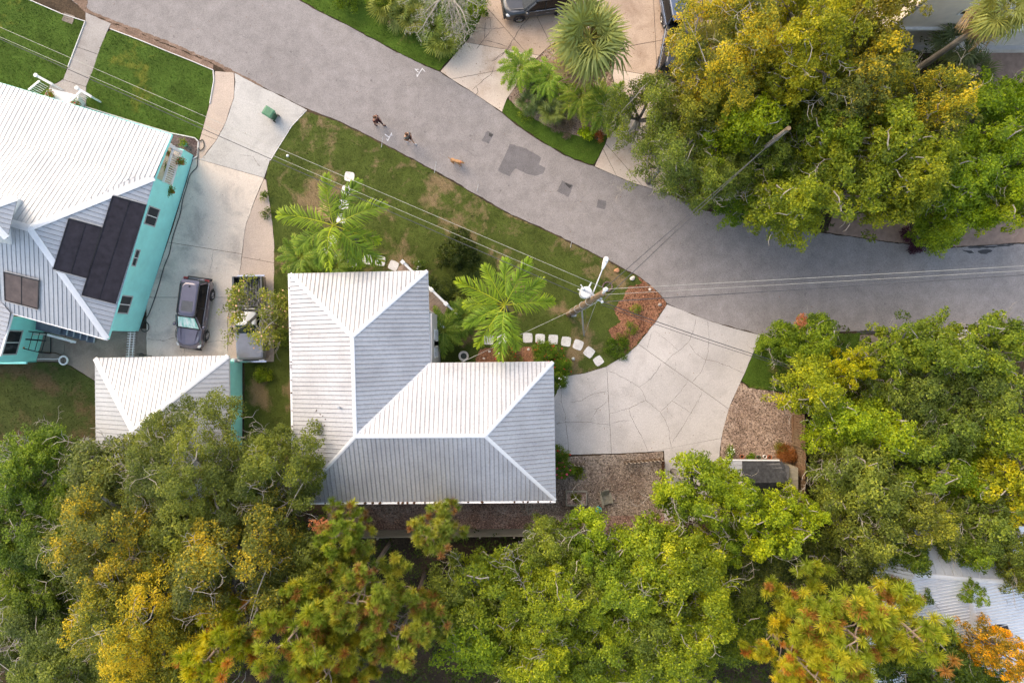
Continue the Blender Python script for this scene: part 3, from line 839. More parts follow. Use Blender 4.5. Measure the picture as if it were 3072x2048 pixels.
def tree_proto(seed, R, Ht, leafm, nleaf, leaf=0.15, asp=0.62, clump=0.62, gap=0.28, nlimb=6, base=0.42, barkm='bark', twigs=1.0):
    """trunk + branches mesh, crown mesh, bare twig mesh; base at the origin"""
    rs_ = np.random.RandomState(seed); rg = random.Random(seed)
    zt = Ht * base
    br = MB(); tw = MB()
    lean = Vector((rg.uniform(-0.3, 0.3), rg.uniform(-0.3, 0.3), 0))
    tr = MB()
    tp = [Vector((0, 0, -0.1)), Vector((lean.x * 0.3, lean.y * 0.3, zt * 0.5)), Vector((lean.x, lean.y, zt))]
    r0 = 0.05 * R + 0.06
    tr.tube(tp, [r0 * 1.25, r0, r0 * 0.85], 8)
    clumps = []
    lob = [rg.uniform(0, 6.28) for _ in range(4)]
    def Rth(th): return R * (0.84 + 0.10 * math.sin(2 * th + lob[0]) + 0.08 * math.sin(3 * th + lob[1]) + 0.07 * math.sin(5 * th + lob[2]))
    for i in range(nlimb):
        az = 2 * math.pi * (i + rg.uniform(-0.3, 0.3)) / nlimb
        reach = Rth(az) * rg.uniform(0.55, 0.9)
        ze = zt + (Ht - zt) * rg.uniform(0.35, 0.85) * (1 - 0.35 * (reach / R) ** 2)
        pts = []
        wob = rg.uniform(-0.5, 0.5)
        for k in range(7):
            t = k / 6
            a2 = az + wob * (t - 0.4) * 0.8 + 0.12 * math.sin(5 * t + lob[3] + i)
            pts.append(Vector((lean.x + math.cos(a2) * reach * t, lean.y + math.sin(a2) * reach * t, zt + (ze - zt) * (t ** 0.75) + 0.15 * math.sin(7 * t + i))))
        br.tube(pts, [r0 * 0.62 * (1 - 0.78 * k / 6) + 0.012 for k in range(7)], 6, False)
        for j in range(6):
            t = rg.uniform(0.3, 1.0)
            k = min(5, int(t * 6)); p = pts[k].lerp(pts[k + 1], t * 6 - k)
            a3 = az + rg.uniform(-1.3, 1.3)
            L = R * rg.uniform(0.18, 0.4)
            q = p + Vector((math.cos(a3) * L, math.sin(a3) * L, L * rg.uniform(0.0, 0.75)))
            mid = p.lerp(q, 0.5) + Vector((rg.uniform(-.12, .12), rg.uniform(-.12, .12), rg.uniform(-.05, .2))) * L
            rb = r0 * 0.62 * (1 - 0.78 * t) * 0.55 + 0.012
            br.tube([p, mid, q], [rb, rb * 0.75, rb * 0.4], 5, False)
            clumps.append(q)
            if rg.random() < 0.5: clumps.append(mid + Vector((0, 0, 0.2)))
    # fill the dome, leaving gaps
    nfill = int(4.0 * (R / clump) ** 2)
    ph = rs_.uniform(0, 6.28, 6)
    for _ in range(nfill):
        th = rg.uniform(0, 2 * math.pi); u = math.sqrt(rg.random())
        r = Rth(th) * u
        x, y = math.cos(th) * r, math.sin(th) * r
        f = 0.5 + 0.25 * math.sin(1.5 * x * 2.0 / math.sqrt(R) + ph[0]) * math.sin(1.7 * y * 2.0 / math.sqrt(R) + ph[1]) + 0.25 * math.sin(1.1 * x + ph[2] + 1.3 * y)
        if f < gap: continue
        top = zt * 0.85 + (Ht - zt * 0.85) * math.sqrt(max(0.0, 1 - (u * 0.93) ** 2))
        clumps.append(Vector((x, y, top - rg.random() ** 1.6 * (top - zt * 0.8) * 0.55 + rg.uniform(-0.35, 0.35) - 2.4 * max(0.0, 0.62 - f))))
    nc = len(clumps)
    Cc = np.array([tuple(c) for c in clumps])
    cr = rs_.uniform(0.6, 1.25, nc) * clump
    w = cr ** 2; w /= w.sum()
    idx = rs_.choice(nc, nleaf, p=w)
    d = unit(rs_.normal(size=(nleaf, 3)))
    d[:, 2] = np.where(d[:, 2] < -0.25, -d[:, 2], d[:, 2])
    rad = cr[idx][:, None] * (0.35 + 0.65 * rs_.uniform(0, 1, (nleaf, 1)) ** 0.5)
    # clumps are ragged: each has a few preferred directions
    ca_ = rs_.uniform(0, 6.28, nc); el_ = rs_.uniform(1.0, 1.9, nc)
    ax = np.stack([np.cos(ca_), np.sin(ca_), np.zeros(nc)], 1)[idx]
    off = d * rad * np.array([1, 1, 0.55])
    off += ax * (off * ax).sum(1, keepdims=True) * (el_[idx][:, None] - 1.0)
    C = Cc[idx] + off
    N = unit(d * 0.45 + np.array([0, 0, 0.75]) + rs_.normal(size=(nleaf, 3)) * 0.62)
    V, F = leaf_quads(C, N, leaf, asp, rs_)
    kx = 5.5 / R
    low = np.sin(Cc[:, 0] * kx + ph[0]) * np.sin(Cc[:, 1] * kx * 1.2 + ph[1]) + 0.7 * np.sin(Cc[:, 0] * kx * 0.6 - Cc[:, 1] * kx * 0.7 + ph[2])
    ct = np.clip(0.47 + 0.20 * low + rs_.normal(0, 0.13, nc), 0, 1)
    t = np.clip(ct[idx] + rs_.normal(0, 0.21, nleaf), 0, 1)
    crown = np_mesh('crown', V, F, M[leafm], np.repeat(t, 4))
    # pale bare twigs that stand out of the foliage
    ntw = int(26 * twigs * (R / 3.5) ** 2)
    for _ in range(ntw):
        c = clumps[rg.randrange(nc)]
        a = rg.uniform(0, 6.28)
        q = c + Vector((0, 0, -0.35))
        for b_ in range(rg.choice((1, 2, 3))):
            aa = a + rg.uniform(-0.9, 0.9); L = rg.uniform(0.6, 1.6); zz = rg.uniform(0.2, 0.7)
            pp = [q]
            for k in range(4):
                aa += rg.uniform(-0.6, 0.6)
                pp.append(pp[-1] + Vector((math.cos(aa) * L / 4, math.sin(aa) * L / 4, zz / 4 + rg.uniform(-0.04, 0.05))))
                for s_ in (-1, 1):
                    if rg.random() < 0.6:
                        l2 = L * rg.uniform(0.12, 0.3); a4 = aa + s_ * rg.uniform(0.5, 1.2)
                        e1 = pp[-1] + Vector((math.cos(a4) * l2, math.sin(a4) * l2, rg.uniform(0, 0.12)))
                        e2 = e1 + Vector((math.cos(a4 + s_ * 0.5) * l2 * 0.7, math.sin(a4 + s_ * 0.5) * l2 * 0.7, rg.uniform(0, 0.1)))
                        tw.tube([pp[-1], e1, e2], [0.013, 0.010, 0.005], 3, False)
            tw.tube(pp, [0.019, 0.017, 0.014, 0.011, 0.006], 4, False)
    for _ in range(int(5 * R)):
        a = clumps[rg.randrange(nc)]; b_ = min((clumps[rg.randrange(nc)] for _ in range(6)), key=lambda q_: (q_ - a).length if (q_ - a).length > 0.6 else 99)
        w_ = [Vector((rg.uniform(-.22, .22), rg.uniform(-.22, .22), rg.uniform(-0.05, .3))) for _ in range(3)]
        tw.tube([a, a.lerp(b_, 0.25) + w_[0], a.lerp(b_, 0.5) + w_[1], a.lerp(b_, 0.75) + w_[2], b_], [0.032, 0.03, 0.025, 0.018, 0.010], 5, False)
    return {'trunk': tr.mesh('trunk', M[barkm], smooth=True), 'branches': br.mesh('branches', M[barkm], smooth=True), 'crown': crown,
            'bare_twigs': tw.mesh('bare_twigs', M['twig'])}, R, Ht

def pine_proto(seed, R, Ht, ntuft=150, nn=95):
    rs_ = np.random.RandomState(seed); rg = random.Random(seed)
    tr = MB(); br = MB()
    top = Vector((rg.uniform(-.4, .4), rg.uniform(-.4, .4), Ht * 0.93))
    tr.tube([(0, 0, -0.1), (0.1, 0.05, Ht * 0.45), top], [0.22, 0.17, 0.05], 8)
    tips = []
    nb = 17
    for i in range(nb):
        t = 0.5 + 0.5 * (i / nb)
        p = Vector((0, 0, 0)).lerp(top, t)
        az = i * 2.4 + rg.uniform(-.4, .4)
        L = R * (1.05 - 0.75 * (t - 0.5) * 1.6) * rg.uniform(0.7, 1.0)
        pts = []
        for k in range(5):
            u = k / 4
            a2 = az + 0.35 * math.sin(4 * u + i)
            pts.append(p + Vector((math.cos(a2) * L * u, math.sin(a2) * L * u, (0.35 * u + 0.3 * u * u) * L * 0.5 + 0.1 * math.sin(6 * u))))
        br.tube(pts, [0.055 * (1 - 0.7 * k / 4) for k in range(5)], 5, False)
        for j in range(ntuft // nb + 1):
            u = rg.uniform(0.35, 1.0)
            k = min(3, int(u * 4)); q0 = pts[k].lerp(pts[k + 1], u * 4 - k)
            a3 = az + rg.uniform(-1.6, 1.6); l2 = rg.uniform(0.15, 0.85)
            q = q0 + Vector((math.cos(a3) * l2, math.sin(a3) * l2, rg.uniform(0.05, 0.6)))
            br.tube([q0, q0.lerp(q, 0.55) + Vector((0, 0, -0.06)), q], [0.024, 0.018, 0.012], 4, False)
            tips.append(q)
    tips.append(top)
    T = np.array([tuple(q) for q in tips]); nt = len(T)
    tr_ = rs_.uniform(0.30, 0.52, nt)
    tc = rs_.uniform(0.2, 1.0, nt)
    dead = rs_.uniform(0, 1, nt) < 0.11
    tc[dead] = rs_.uniform(0, 0.12, dead.sum())
    idx = np.repeat(np.arange(nt), nn)
    n = len(idx)
    d = unit(rs_.normal(size=(n, 3)) + np.array([0, 0, 0.45]))
    L = (tr_[idx] * rs_.uniform(0.75, 1.1, n))[:, None]
    side = unit(np.cross(d, rs_.normal(size=(n, 3)))) * 0.021
    b0 = T[idx] + d * 0.02
    V = np.stack([b0 - side, b0 + side, b0 + d * L + side * 0.35, b0 + d * L - side * 0.35], 1).reshape(-1, 3)
    t = np.clip(tc[idx] + rs_.normal(0, 0.05, n), 0, 1)
    t[dead[idx]] = np.clip(t[dead[idx]], 0, 0.13)
    crown = np_mesh('crown', V, np.arange(n * 4).reshape(-1, 4), M['pine'], np.repeat(t, 4))
    return {'trunk': tr.mesh('trunk', M['bark_pine'], smooth=True), 'branches': br.mesh('branches', M['bark_pine'], smooth=True), 'crown': crown}, R, Ht

def frond_mesh(seed, L, mat, npair=46, llen=0.62, width=0.034, droop=0.55, lift=0.5, dead=False, vee=0.35):
    """a feather palm leaf along +X from the origin: arching rib and two rows of leaflets"""
    rs_ = np.random.RandomState(seed)
    t = np.linspace(0, 1, 14)
    X = L * (t - 0.10 * t ** 3); Z = L * (lift * t - droop * t ** 2.1)
    side_bend = 0.10 * L * rs_.uniform(-1, 1)
    Yb = side_bend * t ** 2
    V = []; F = []; T = []
    # rib
    for i in range(14):
        r = 0.028 * (1 - 0.85 * t[i])
        for (a, b) in ((-1, 0), (0, 1), (1, 0), (0, -1)):
            V.append((X[i], Yb[i] + a * r, Z[i] + b * r)); T.append(0.9)
    for i in range(13):
        for k in range(4):
            F.append((i * 4 + k, i * 4 + (k + 1) % 4, (i + 1) * 4 + (k + 1) % 4, (i + 1) * 4 + k))
    base_t = rs_.uniform(0.25, 0.75)
    for j in range(npair):
        u = 0.14 + 0.86 * (j + rs_.uniform(-0.3, 0.3)) / npair
        u = min(0.995, max(0.12, u))
        x = np.interp(u, t, X); y = np.interp(u, t, Yb); z = np.interp(u, t, Z)
        ll = llen * (math.sin(math.pi * (0.16 + 0.80 * u)) ** 0.7) * rs_.uniform(0.85, 1.1)
        for s in (-1, 1):
            ang = R_(64 - 34 * u) + rs_.normal(0, 0.17)
            dx, dy = math.cos(ang), math.sin(ang) * s
            ri = vee * rs_.uniform(0.3, 1.3)
            p0 = np.array((x, y, z)); p1 = p0 + np.array((dx, dy, ri)) * ll * 0.5
            p2 = p0 + np.array((dx * 1.0, dy * 0.96, ri * 0.9 - 0.55 * rs_.uniform(0.5, 1.3))) * ll
            wd = np.array((-dy, dx, 0.0)) * width * 0.5 * s
            b = len(V)
            V += [tuple(p0 - wd * 0.6), tuple(p0 + wd * 0.6), tuple(p1 + wd), tuple(p1 - wd), tuple(p2 + wd * 0.15), tuple(p2 - wd * 0.15)]
            tv = min(1, max(0, base_t + rs_.normal(0, 0.16) + 0.12 * (u > 0.85)))
            T += [tv, tv, tv, tv, min(1, tv + 0.12), min(1, tv + 0.12)]
            F += [(b, b + 1, b + 2, b + 3), (b + 3, b + 2, b + 4, b + 5)]
    return np_mesh('frond', V, F, M[mat], T)

def fan_mesh(seed, R, mat, petiole=0.7, nseg=34, droop=0.35, spread=300):
    """a fan palm leaf along +X: stalk and pleated segments with split, drooping ends"""
    rs_ = np.random.RandomState(seed)
    V = []; F = []; T = []
    for i, (x, r) in enumerate(((0, 0.025), (petiole, 0.015))):
        for (a, b) in ((-1, 0), (0, 1), (1, 0), (0, -1)):
            V.append((x, a * r, b * r)); T.append(0.8)
    for k in range(4): F.append((k, (k + 1) % 4, 4 + (k + 1) % 4, 4 + k))
    bt = rs_.uniform(0.2, 0.75)
    for j in range(nseg):
        a = R_(-spread / 2 + spread * (j + 0.5) / nseg)
        l = R * (0.72 + 0.28 * math.cos(a * 0.5)) * rs_.uniform(0.9, 1.06)
        w = 0.5 * l * 0.5 * R_(spread / nseg) * 0.95
        a += rs_.normal(0, 0.03)
        d = np.array((math.cos(a), math.sin(a), 0)); n_ = np.array((-d[1], d[0], 0))
        p0 = np.array((petiole - 0.02, 0, 0))
        zz = 0.05 * ((j % 2) * 2 - 1)
        fold = 0.30 * l * abs(math.sin(a * 0.5))
        p1 = p0 + d * l * 0.5 + np.array((0, 0, 0.04 * l + zz - droop * 0.10 * l + fold * 0.5))
        p2 = p0 + d * l * rs_.uniform(0.9, 1.02) + n_ * l * rs_.normal(0, 0.05) + np.array((0, 0, -droop * l * rs_.uniform(0.3, 1.2) + fold * 0.6))
        b = len(V)
        V += [tuple(p0), tuple(p1 - n_ * w), tuple(p1 + n_ * w), tuple(p2 - n_ * 0.008), tuple(p2 + n_ * 0.008)]
        tv = min(1, max(0, bt + rs_.normal(0, 0.12)))
        T += [tv * 0.8, tv, tv, min(1, tv + 0.22), min(1, tv + 0.22)]
        F += [(b, b + 1, b + 2, b), (b + 1, b + 3, b + 4, b + 2)]
    tris = []
    me = bpy.data.meshes.new('fan_leaf')
    me.from_pydata(V, [], [tuple(dict.fromkeys(f)) for f in F])
    at = me.attributes.new('tint', 'FLOAT', 'POINT')
    at.data.foreach_set('value', np.asarray(T, np.float32))
    me.materials.append(M[mat])
    return me

def shrub_mesh(seed, R, Hs, mat, n, leaf=0.09, asp=0.55, clump=0.28, up=0.45):
    rs_ = np.random.RandomState(seed)
    nc = max(6, int(5 * (R / clump) ** 2))
    u = rs_.uniform(0, 1, nc) ** 0.5; th = rs_.uniform(0, 6.28, nc)
    rr = R * u * (0.85 + 0.15 * np.sin(3 * th + seed))
    top = Hs * np.sqrt(np.clip(1 - (u * 0.9) ** 2, 0.05, 1))
    Cc = np.stack([np.cos(th) * rr, np.sin(th) * rr, top * rs_.uniform(0.55, 1.0, nc)], 1)
    idx = rs_.randint(0, nc, n)
    d = unit(rs_.normal(size=(n, 3))); d[:, 2] = np.abs(d[:, 2]) * 0.9 - 0.1
    C = Cc[idx] + d * clump * rs_.uniform(0.3, 1, (n, 1))
    C[:, 2] = np.maximum(C[:, 2], 0.04)
    N = unit(d * 0.5 + np.array([0, 0, up]) + rs_.normal(size=(n, 3)) * 0.6)
    V, F = leaf_quads(C, N, leaf, asp, rs_)
    ct = np.clip(rs_.normal(0.5, 0.2, nc), 0, 1)
    t = np.clip(ct[idx] + rs_.normal(0, 0.15, n), 0, 1)
    return np_mesh('foliage', V, F, M[mat], np.repeat(t, 4))

def place(protos, px, py, h, rpx, label, cat, group, name, tint=(1, 1, 1), seed=0, hc=0.72, skip=()):
    """a copy of a tree prototype whose crown shows at the pixel (px, py) with the radius rpx"""
    parts, R0, H0 = protos
    zc = h * hc
    q = P(px, py, zc)
    r = rpx / KP * (HC - zc) / HC
    t = thing(name, (q.x, q.y, 0), label, cat, group, rz=random.Random(seed * 31 + 5).uniform(0, 6.28))
    s = r / R0
    t.scale = (s, s, h / H0)
    for nm, me in parts.items():
        if nm in skip: continue
        o = link(nm, me, t)
        if nm == 'bare_twigs': o['kind'] = 'stuff'
        if nm == 'crown': o.color = (tint[0], tint[1], tint[2], 1)
    return t
# ------------------------------------------------------------------ houses
def strips(pts, e0, e1, width, gap, thick, rib, mat, parent, name, gapmat=None, base_drop=0.012, phase=0.0, side='rib'):
    """lay panels side by side over a convex roof/deck face; e0->e1 is the edge the panels stand on"""
    pts = [Vector(p) for p in pts]
    cen = sum(pts, Vector()) / len(pts)
    nrm = Vector()
    for i in range(len(pts)):
        a, b = pts[i] - cen, pts[(i + 1) % len(pts)] - cen
        nrm += a.cross(b)
    nrm.normalize()
    if nrm.z < 0: nrm = -nrm
    u = (Vector(e1) - Vector(e0)); u -= nrm * u.dot(nrm); u.normalize()
    v = nrm.cross(u)
    O = cen
    uv = [((p - O).dot(u), (p - O).dot(v)) for p in pts]
    if poly_area(uv) < 0: uv = uv[::-1]
    def W3(q, n): return O + u * q[0] + v * q[1] + nrm * n
    if gapmat is not None:
        mb = MB()
        k = len(uv)
        mb.add([W3(q, -base_drop) for q in uv] + [W3(q, -base_drop - 0.05) for q in uv], [tuple(range(k)), tuple(range(2 * k - 1, k - 1, -1))] + [(i, k + i, k + (i + 1) % k, (i + 1) % k) for i in range(k)])
        mb.build('roof_deck' if 'roof' in name else 'underlay', gapmat, parent)
    umin = min(q[0] for q in uv); umax = max(q[0] for q in uv)
    n = max(1, round((umax - umin) / width)); w = (umax - umin) / n
    for i in range(n):
        a, b = umin + i * w, umin + (i + 1) * w
        q = clip_half(clip_half(uv, 1, 0, b - gap / 2), -1, 0, -(a + gap / 2))
        if len(q) < 3 or abs(poly_area(q)) < 0.004: continue
        k = len(q)
        mb = MB()
        mb.add([W3(p, thick) for p in q] + [W3(p, -0.008) for p in q], [tuple(range(k))] + [(j, k + j, k + (j + 1) % k, (j + 1) % k) for j in range(k)])
        if rib:
            ra = a + gap / 2 + 0.004
            rq = clip_half(clip_half(uv, 1, 0, ra + rib[0]), -1, 0, -ra)
            if len(rq) >= 3:
                v0, v1 = min(p[1] for p in rq), max(p[1] for p in rq)
                # keep the rib inside the face
                m0 = clip_half(clip_half(uv, 1, 0, ra + rib[0] / 2 + 0.002), -1, 0, -(ra + rib[0] / 2 - 0.002))
                if len(m0) >= 3:
                    v0, v1 = min(p[1] for p in m0), max(p[1] for p in m0)
                c = [(ra, v0), (ra + rib[0], v0), (ra + rib[0], v1), (ra, v1)]
                mb.add([W3(p, thick - 0.002) for p in c] + [W3((p[0] + (0.3 * rib[0] if j in (0, 3) else -0.3 * rib[0]), p[1]), thick + rib[1]) for j, p in enumerate(c)],
                       [(4, 5, 6, 7), (0, 1, 5, 4), (1, 2, 6, 5), (2, 3, 7, 6), (3, 0, 4, 7)])
        mb.build(name, mat, parent)
    return nrm

def cap(a, b, w, mat, parent, name='ridge_cap', lift=0.035):
    mb = MB()
    a, b = Vector(a), Vector(b)
    d = (b - a).normalized(); s = d.cross(Vector((0, 0, 1))).normalized(); up = s.cross(d).normalized()
    prof = [(-w / 2, lift - 0.06), (-w / 2, lift - 0.01), (-w * 0.12, lift + 0.012), (w * 0.12, lift + 0.012), (w / 2, lift - 0.01), (w / 2, lift - 0.06)]
    V = [q + s * x + up * z for q in (a + d * 0.03, b + d * 0.04) for (x, z) in prof]
    n = len(prof)
    mb.add(V, [(i, i + 1, n + i + 1, n + i) for i in range(n - 1)] + [tuple(range(n - 1, -1, -1)), tuple(range(n, 2 * n)), (0, n, 2 * n - 1, n - 1)])
    return mb.build(name, mat, parent)

def wall(parent, a, b, z0, z1, mat, th=0.16, name='wall', drop=0.0):
    mb = MB()
    a, b = Vector((a[0], a[1], 0)), Vector((b[0], b[1], 0))
    mb.bar(a + Vector((0, 0, (z0 + z1) / 2)), b + Vector((0, 0, (z0 + z1) / 2)), th, z1 - z0)
    return mb.build(name, mat, parent)

def window(parent, c, along, out, w, h, panes=2, framem='frame_grey', vertical=False):
    """a window on a wall: c centre, along unit vector, out unit vector"""
    c = Vector(c); al = Vector(along).normalized(); ou = Vector(out).normalized(); up = Vector((0, 0, 1))
    fr = MB()
    t = 0.07
    for s in (-1, 1):
        fr.bar(c + al * (s * w / 2) - up * (h / 2 + t / 2) + ou * 0.03, c + al * (s * w / 2) + up * (h / 2 + t / 2) + ou * 0.03, t, 0.06, ou)
        fr.bar(c - al * (w / 2 - t / 2) + up * (s * h / 2) + ou * 0.03, c + al * (w / 2 - t / 2) + up * (s * h / 2) + ou * 0.03, t, 0.06, ou)
    f = fr.build('window', M[framem], parent)
    for i in range(panes):
        if vertical:
            cc = c + up * (h * ((i + 0.5) / panes - 0.5)); ww, hh = w - t, h / panes - t * 0.7
        else:
            cc = c + al * (w * ((i + 0.5) / panes - 0.5)); ww, hh = w / panes - t * 0.7, h - t
        MB().bar(cc - al * ww / 2 + ou * 0.012, cc + al * ww / 2 + ou * 0.012, 0.03, hh, up).build('pane', M['glass'], f)
    # mullion
    if panes == 2:
        mm = MB()
        if vertical: mm.bar(c - al * (w / 2 - t / 2) + ou * 0.03, c + al * (w / 2 - t / 2) + ou * 0.03, 0.05, 0.05, ou)
        else: mm.bar(c - up * (h / 2 - t / 2) + ou * 0.03, c + up * (h / 2 - t / 2) + ou * 0.03, 0.05, 0.05, ou)
        mm.build('mullion', M['white'], f)
    return f

# ---- main house: L-shaped white ribbed metal roof
EV, RG = 4.8, 6.6
def hp(x, y, h=EV): return P(x, y, h)
A1, A2, A3 = hp(870, 821), hp(1283, 812), hp(1290, 1089)
B1, B2, B3, B4 = hp(1660, 1085), hp(1667, 1501), hp(884, 1507), hp(872, 1100)
R1, R2, R3 = hp(1057, 1010, RG), hp(1066, 1309, RG), hp(1455, 1307, RG)
A1.z = A2.z = A3.z = B1.z = B2.z = B3.z = EV
house = thing('house', P(1250, 1200), 'L-shaped house with a weathered white ribbed metal hip roof, in the middle of the picture', 'house')
rf = MB()
rf.bar(A1 + Vector((0, 0, -0.10)), A2 + Vector((0, 0, -0.10)), 0.03, 0.16)
rf.bar(A2 + Vector((0, 0, -0.10)), A3 + Vector((0, 0, -0.10)), 0.03, 0.16)
rf.bar(A3 + Vector((0, 0, -0.10)), B1 + Vector((0, 0, -0.10)), 0.03, 0.16)
rf.bar(B1 + Vector((0, 0, -0.10)), B2 + Vector((0, 0, -0.10)), 0.03, 0.16)
rf.bar(B2 + Vector((0, 0, -0.10)), B3 + Vector((0, 0, -0.10)), 0.03, 0.16)
rf.bar(B3 + Vector((0, 0, -0.10)), A1 + Vector((0, 0, -0.10)), 0.03, 0.16)
roof = rf.build('roof', M['white'], house)
RP = dict(width=0.252, gap=0.020, thick=0.014, rib=(0.03, 0.03), mat=M['roof_white'], parent=roof, name='roof_panel', gapmat=M['roof_gap'])
strips([A1, R1, R2, B3], B3, A1, **RP)            # west slope
strips([A1, A2, R1], A1, A2, **RP)                # north hip
strips([A2, A3, R2, R1], A2, A3, **RP)            # east slope
strips([A3, B1, R3, R2], A3, B1, **RP)            # wing, north slope
strips([B1, B2, R3], B1, B2, **RP)                # wing, east hip
strips([B3, B2, R3, R2], B3, B2, **RP)            # south slope
for a, b in ((A1, R1), (A2, R1), (R1, R2), (R2, R3), (B1, R3), (B2, R3), (B3, R2)):
    cap(a, b, 0.21, M['cap_white'], roof)
cap(A3, R2, 0.22, M['cap_white'], roof, 'valley_flashing', 0.02)
g_ = MB(); g_.bar(B3 + Vector((0.1, -0.06, -0.03)), B2 + Vector((0, -0.06, -0.03)), 0.11, 0.11); g_.build('gutter', M['white'], house)
g_ = MB(); g_.bar(A1 + Vector((-0.06, 0, -0.03)), B3 + Vector((-0.06, 0, -0.03)), 0.11, 0.11); g_.build('gutter', M['white'], house)
rgx = random.Random(8)
ldb = MB()
for i in range(30):
    q = B3.lerp(B2, rgx.uniform(0.1, 0.98))
    ldb.blob((q.x, q.y - 0.05, q.z + 0.035), rgx.uniform(0.04, 0.10), i, 1, 0.3, 0.4)
for i in range(22):
    q = A1.lerp(B3, rgx.uniform(0.05, 0.98))
    ldb.blob((q.x - 0.05, q.y, q.z + 0.035), rgx.uniform(0.03, 0.06), i, 1, 0.3, 0.4)
for i in range(60):      # litter blown onto the corner under the oak
    u_, v_ = rgx.random() ** 1.6, rgx.random() ** 1.4
    q = B3.lerp(R2, 0.05 + 0.6 * u_).lerp(A1.lerp(R1, 0.3), 0.35 * v_)
    ldb.blob((q.x, q.y, q.z + 0.05), rgx.uniform(0.02, 0.045), i, 1, 0.3, 0.4)
ldo = ldb.build('leaf_litter', M['wood_dark']); props(ldo, 'dead leaves caught in the gutters of the white ribbed roof', 'leaves', None, 'stuff')
vp = hp(1018, 1221, 6.25)
vent = MB(); vent.lathe((vp.x, vp.y, 5.95), [(0.10, 0.0), (0.10, 0.18), (0.055, 0.2), (0.055, 0.42), (0.075, 0.42), (0.075, 0.47)], 12)
vent.build('vent_pipe', M['steel'], house, smooth=False)
# walls inside the eaves
ov = 0.12
xw0, xw1 = A1.x + 0.45, A3.x + 0.02
yn, ys = A1.y - 0.45, B3.y + 0.5
yi, xe = A3.y - 0.45, B1.x - 0.45
xq, yq = P(1180, 0).x, P(0, 948).y
for a, b in (((xw0, yn), (xq, yn)), ((xq, yn), (xw1 - 0.1, yq)), ((xw1, yq), (xw1, yi)), ((xw1, yi), (xe, yi)), ((xe, yi), (xe, ys)), ((xe, ys), (xw0, ys)), ((xw0, ys), (xw0, yn))):
    wall(house, a, b, 0.0, EV - 0.12, M['greywall'])
for yy in (P(0, 1015).y, P(0, 1045).y):
    window(house, (xw1 + 0.085, yy, 2.7), (0, 1, 0), (1, 0, 0), 1.0, 1.5, 2, 'white', True)
for xx in (-8.6, -11.2):
    window(house, (xx, yn + 0.085, 2.8), (1, 0, 0), (0, 1, 0), 1.2, 1.4, 2, 'white', True)
for xx in (-3.0, 0.2):
    window(house, (xx, yi + 0.085, 2.8), (1, 0, 0), (0, 1, 0), 1.2, 1.4, 2, 'white', True)
for xx in (-8, -4, 0):
    window(house, (xx, ys - 0.085, 2.8), (1, 0, 0), (0, -1, 0), 1.2, 1.3, 2, 'white', True)
gd = MB(); gd.bar((xe + 0.10, P(0, 1180).y, 1.25), (xe + 0.10, P(0, 1300).y, 1.25), 0.05, 2.4); gd.build('garage_door', M['white'], house)
fda, fdb = Vector((xq, yn, 2.3)).lerp(Vector((xw1 - 0.1, yq, 2.3)), 0.4), Vector((xq, yn, 2.3)).lerp(Vector((xw1 - 0.1, yq, 2.3)), 0.65)
fd = MB(); fd.bar(fda + Vector((0.09, 0.09, 0)), fdb + Vector((0.09, 0.09, 0)), 0.05, 2.1); fdo = fd.build('door', M['turq_dark'], house)
# slanting deck and steps at the corner
DKZ = 1.25
deck = thing('deck', P(1290, 900), 'tan plank deck with a white handrail poking out under the roof corner', 'deck')
dk = [P(1196, 800, DKZ), P(1214, 790, DKZ), P(1352, 926, DKZ), P(1314, 964, DKZ), P(1180, 850, DKZ)]
strips(dk, dk[1], dk[2], 0.30, 0.015, 0.02, None, M['wood_deck'], deck, 'plank', M['wood_dark'])
rl = MB(); ra_, rb_ = P(1208, 786, 2.2), P(1338, 911, 2.2)
rl.bar(ra_, rb_, 0.14, 0.05); rl.build('handrail', M['white'], deck)
for t in (0.0, 0.33, 0.66, 1.0):
    q = ra_.lerp(rb_, t)
    MB().box((q.x, q.y, (q.z + 0.0) / 2), (0.12, 0.12, q.z)).build('post', M['white'], deck)
    MB().box((q.x, q.y, q.z + 0.05), (0.24, 0.24, 0.06), R_(45)).build('post_cap', M['white'], deck)
for i in range(15):
    q = ra_.lerp(rb_, (i + 0.5) / 15)
    MB().box((q.x, q.y, 1.75), (0.035, 0.035, 0.85)).build('baluster', M['white'], deck)
s0, s1 = P(1352, 928, DKZ), P(1318, 962, DKZ)
dn = Vector((1, -1, 0)).normalized()
for i in range(4):
    z = DKZ - 0.26 * (i + 1); o_ = dn * (0.30 * i + 0.02)
    a_, b_ = s0 + o_ + dn * 0.14, s1 + o_ + dn * 0.14
    MB().bar((a_.x, a_.y, z), (b_.x, b_.y, z), 0.28, 0.05).build('tread', M['wood_deck'], deck)
q = rb_ + dn * 1.1
MB().bar(rb_, (q.x, q.y, 1.25), 0.12, 0.05).build('stair_rail', M['white'], deck)
q2 = s1 + Vector((0, 0, 0.95)); q3 = q2 + dn * 1.2; q3.z = 1.25
MB().bar(P(1289, 947, 2.2), (q3.x, q3.y, q3.z), 0.12, 0.05).build('stair_rail', M['white'], deck)

